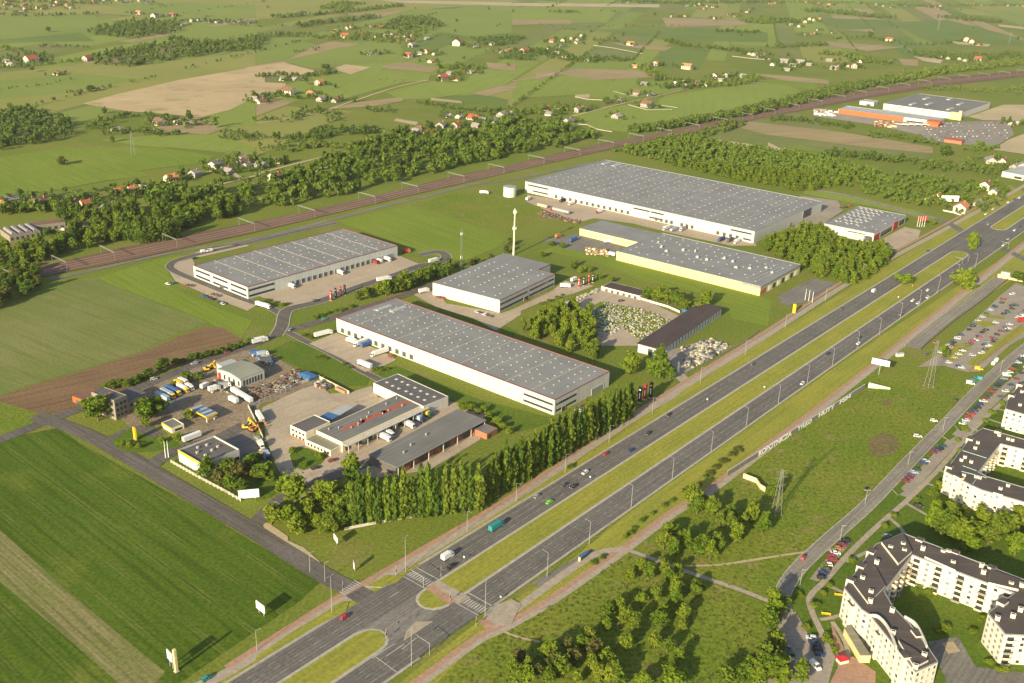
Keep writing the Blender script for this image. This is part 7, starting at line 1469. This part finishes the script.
for i, (u, v) in enumerate(((467,531),(516,502),(565,472),(609,442.5),(652,414),(700,383),(745,355),(785,328),(825,301),(862,277))): lamp(at(u, v), nb+math.pi, 12, 2.6, 'street lamp beside the upper cycle path, %s from the crossing' % nth(i), 'lamps along the far carriageway')
for u, v, a, lb in ((405.5,572,R(51), 'tall double lamp by the upper zebra crossing'), (485,616,R(51), 'tall double lamp by the lower zebra crossing'), (411.5,666,R(51), 'tall double lamp at the turning lane, nearest the bottom edge'), (332,613,R(51), 'tall double lamp at the side road mouth')): lamp(at(u, v), a, 20, 1.4, lb, 'tall double lamps at the crossing', True)
for u, v, lb in ((325,582,'slim lamp at the edge of the dark green field by the side road'), (257,651,'slim lamp on the field edge near the bottom'), (310,572,'slim lamp between the side road and the poplars')): lamp(at(u, v), R(20), 11, 2, lb, None)
for i, (u, v) in enumerate(((865,504),(908,465),(943,430),(1000,372),(840,540),(800,585))): lamp(at(u, v), R(-30), 9, 1.6, 'street lamp along the residential street, %s one listed up the hill' % nth(i) if 0 else 'slim street lamp along the residential street beside the meadow', 'lamps along the residential street')
def signal(p, ang, arm, label):
    t = thing('traffic_light', label, 'traffic light', p, ang, 'traffic lights at the crossing'); mb = MB(); mb.tube((0,0,0), (0,0,6.2), .14, .11, 7)
    if arm: mb.tube((0,0,6.1), (arm,0,6.5), .11, .08, 6)
    mb.build('pole', 'galvanised', t)
    for x, z in ([(0,3.2)]+([(arm-.3,5.6)] if arm else [])):
        mb = MB(); mb.box(x-.22, x+.22, -.5, -.15, z-.6, z+.6); s = mb.build('signal_head', 'black_sign', t); lm = MB(); [lm.tube((x,-.52,z+dz), (x,-.6,z+dz), .13, .13, 8) for dz in (.35, 0, -.35)]; lm.build('lens', 'red_sign', s)
for u, v, a, arm, lb in ((423.5,588,R(141),9,'traffic light with a long arm over the far carriageway'), (386,640,R(51),8,'traffic light with an arm at the turning lane nose'), (429.5,655,R(141),8.5,'traffic light with an arm over the near carriageway'), (343,592,R(51),0,'short traffic light by the side road zebra'), (441,577,R(51),0,'short traffic light at the upper zebra by the median'), (476,627,R(51),0,'short traffic light at the lower zebra corner'), (450,602,R(51),0,'short traffic light on the median island'), (396,576,R(51),0,'short traffic light by the upper zebra pavement')): signal(at(u, v), a, arm, lb)
for u, v, a, arm, lb in ((962,265,R(141),8,'traffic light with an arm at the far crossing'), (1008,249,R(141),8,'traffic light with an arm beyond the far crossing'), (968,262,R(51),6,'traffic light on the far crossing median')): signal(at(u, v), a, arm, lb)
for i, (u, v) in enumerate(((500.5,601),(464,561),(590,480.5),(707,402.5),(764,390),(912,288),(898,299.5))): 
    t = thing('road_sign', ('small white and blue road sign at the near carriageway edge','small road sign on the median past the upper zebra','white road sign on the median edge beside the dark saloon','white road sign at the median edge of the far carriageway','flat white sign lying on the median grass','yellow road sign on the median near the round tree','white road sign on the median near the round tree')[i], 'road sign', at(u, v), R(-40)); mb = MB(); mb.tube((0,0,0), (0,0,2.8), .06, .06, 6); mb.build('post', 'galvanised', t); mb = MB(); mb.box(-.42, .42, -.06, .0, 2.0, 2.9); mb.build('sign_panel', 'yellow_paint' if i == 5 else 'sign_white', t)
# bus shelter
t = thing('bus_shelter', 'blue-roofed bus shelter with a yellow poster beside the near carriageway', 'bus shelter', at(583,558.5), R(51.2)); mb = MB(); mb.box(-3.2, 3.2, -.9, .9, 2.4, 2.6); mb.build('roof', 'blue_sheet', t)
mb = MB(); mb.box(-.05, .05, -.05, .05, .3, 2.4); pm = mb.mesh('post', 'galvanised'); [link('post', pm, t, (x, y, 0)) for x in (-3,-1,1,3) for y in (-.7,.7)]; mb = MB(); mb.box(-3, 3, -.8, -.76, .6, 2.2); mb.build('glass_panel', 'glass', t); mb = MB(); mb.box(-3.8, -3.2, -.9, .3, .4, 2.6); mb.build('poster', 'wall_yellow', t); mb = MB(); mb.box(-2, 2, -.6, -.2, .65, .72); mb.build('bench', 'wood', t)
t = thing('kiosk', 'small red market awning on the forecourt beside the white flats', 'kiosk', at(842,662), R(20)); mb = MB(); mb.box(-2.2, 2.2, -1.6, 1.6, 0, 2.3); mb.build('stall', 'wall_cream', t); mb = MB(); mb.hexa([(-2.9,-2.2,2.3),(2.9,-2.2,2.3),(2.9,2.2,2.3),(-2.9,2.2,2.3)], [(-.4,-.3,3.7),(.4,-.3,3.7),(.4,.3,3.7),(-.4,.3,3.7)]); mb.build('awning', 'red_sign', t)
for u, v, lb in ((826,615,'bright yellow-green playground slide by the footpath of the white flats'), (839,596,'bright yellow-green bench near the corner of the white flats')): t = thing('bench', lb, 'bench', at(u, v), R(-10)); mb = MB(); mb.box(-2.2, 2.2, -.4, .4, .5, .65); mb.build('seat', 'yellow_paint', t); mb = MB(); [mb.box(x-.1, x+.1, -.35, .35, 0, .5) for x in (-1.8, 1.8)]; mb.build('leg', 'metal_grey', t); mb = MB(); mb.box(-2.2, 2.2, .4, .48, .65, 1.1); mb.build('backrest', 'yellow_paint', t)
# railway gantries
def rail_at(u):
    best = min(RAIL, key=lambda p: abs(proj_u(p)-u)); i = RAIL.index(best); a, b = RAIL[max(0, i-1)], RAIL[min(len(RAIL)-1, i+1)]
    lo_, hi_ = 0.0, 1.0
    for k in range(30):
        m = (lo_+hi_)/2
        if proj_u(a.lerp(b, m)) < u: lo_ = m
        else: hi_ = m
    return a.lerp(b, lo_), math.atan2(b.y-a.y, b.x-a.x)
def proj_u(p):
    x, y, z = p.x, p.y, p.z-HGT; yc = y*SP+z*CP; zc = y*CP-z*SP; X, Y = x/zc, yc/zc
    return 512+FOC*(CR*X+SR*Y)
for i, u in enumerate((8,60,108,170,247,307,367,410,456,496,536,572,606,636,664,692,720,745,768,792,815,838,860,882,903,924,944,964,984,1004,1022)):
    p, a = rail_at(u); t = thing('railway_gantry', 'steel overhead-line gantry across the railway, %s from the left' % nth(i), 'gantry', (p.x, p.y, .3), a+math.pi/2, 'overhead-line gantries'); w = 13.5
    for sg in (-1, 1): mb = MB(); mb.bar((sg*w,0,0), (sg*w,0,8.6), .32); mb.build('post', 'pylon_steel', t)
    mb = MB(); [mb.bar((-w,y,z), (w,y,z), .12) for y in (-.3,.3) for z in (8.0, 8.8)]; [mb.bar((-w+k*2,-.3,8+.8*(k % 2)), (-w+k*2+2,.3,8.8-.8*(k % 2)), .08) for k in range(15)]; mb.build('beam', 'metal_grey', t)
# ------------------------------------------------------------------ air, light, camera
mb = MB(); mb.box(-8900, 15900, -390, 16900, -1.0, 306); hz = mb.mesh('haze', [])
m = bpy.data.materials.new('haze_air'); m.use_nodes = True; nt = m.node_tree; nt.nodes.remove(nt.nodes['Principled BSDF'])
v = nt.nodes.new('ShaderNodeVolumePrincipled'); v.inputs['Color'].default_value = (.95, .94, .86, 1); v.inputs['Density'].default_value = 2.8e-5; v.inputs['Anisotropy'].default_value = .2; L(nt, v.outputs[0], nt.nodes['Material Output'].inputs['Volume'])
hz.materials.append(m); o = link('haze', hz); o['kind'] = 'stuff'
SUN_AZ, SUN_EL = R(239.6), R(20)
sd = Vector((math.cos(SUN_EL)*math.cos(SUN_AZ), math.cos(SUN_EL)*math.sin(SUN_AZ), math.sin(SUN_EL)))
ld = bpy.data.lights.new('sun', 'SUN'); ld.energy = 4.6; ld.angle = R(.5); ld.color = (1, .875, .60)
so = bpy.data.objects.new('sun', ld); COL.objects.link(so); so.rotation_euler = (-sd).to_track_quat('-Z', 'Y').to_euler()
w = bpy.data.worlds.new('World'); sc.world = w; w.use_nodes = True; nt = w.node_tree
sky = nt.nodes.new('ShaderNodeTexSky'); sky.sky_type = 'NISHITA'; sky.sun_disc = False; sky.sun_elevation = SUN_EL; sky.sun_rotation = math.pi/2-SUN_AZ
sky.dust_density = 1.5
bg = nt.nodes['Background']; L(nt, sky.outputs[0], bg.inputs[0]); bg.inputs[1].default_value = .10
cd = bpy.data.cameras.new('camera'); cam = bpy.data.objects.new('camera', cd); COL.objects.link(cam); sc.camera = cam
cd.sensor_width = 36; cd.lens = FOC*36/1024; cd.clip_start = 1; cd.clip_end = 40000
cam.location = (0, 0, HGT)
right = Vector((1,0,0)); upv = Vector((0, SP, CP)); fwd = Vector((0, CP, -SP))
r2, u2 = right*CR+upv*SR, upv*CR-right*SR
cam.matrix_world = Matrix(((r2.x,u2.x,-fwd.x,0),(r2.y,u2.y,-fwd.y,0),(r2.z,u2.z,-fwd.z,HGT),(0,0,0,1)))
vs = sc.view_settings; vs.view_transform = 'Standard'; vs.look = 'None'; vs.gamma = 1; vs.exposure = 1.02; vs.use_curve_mapping = False
sc.cycles.use_denoising = True; sc.cycles.max_bounces = 6; sc.cycles.diffuse_bounces = 2; sc.cycles.volume_bounces = 0; sc.cycles.transparent_max_bounces = 4
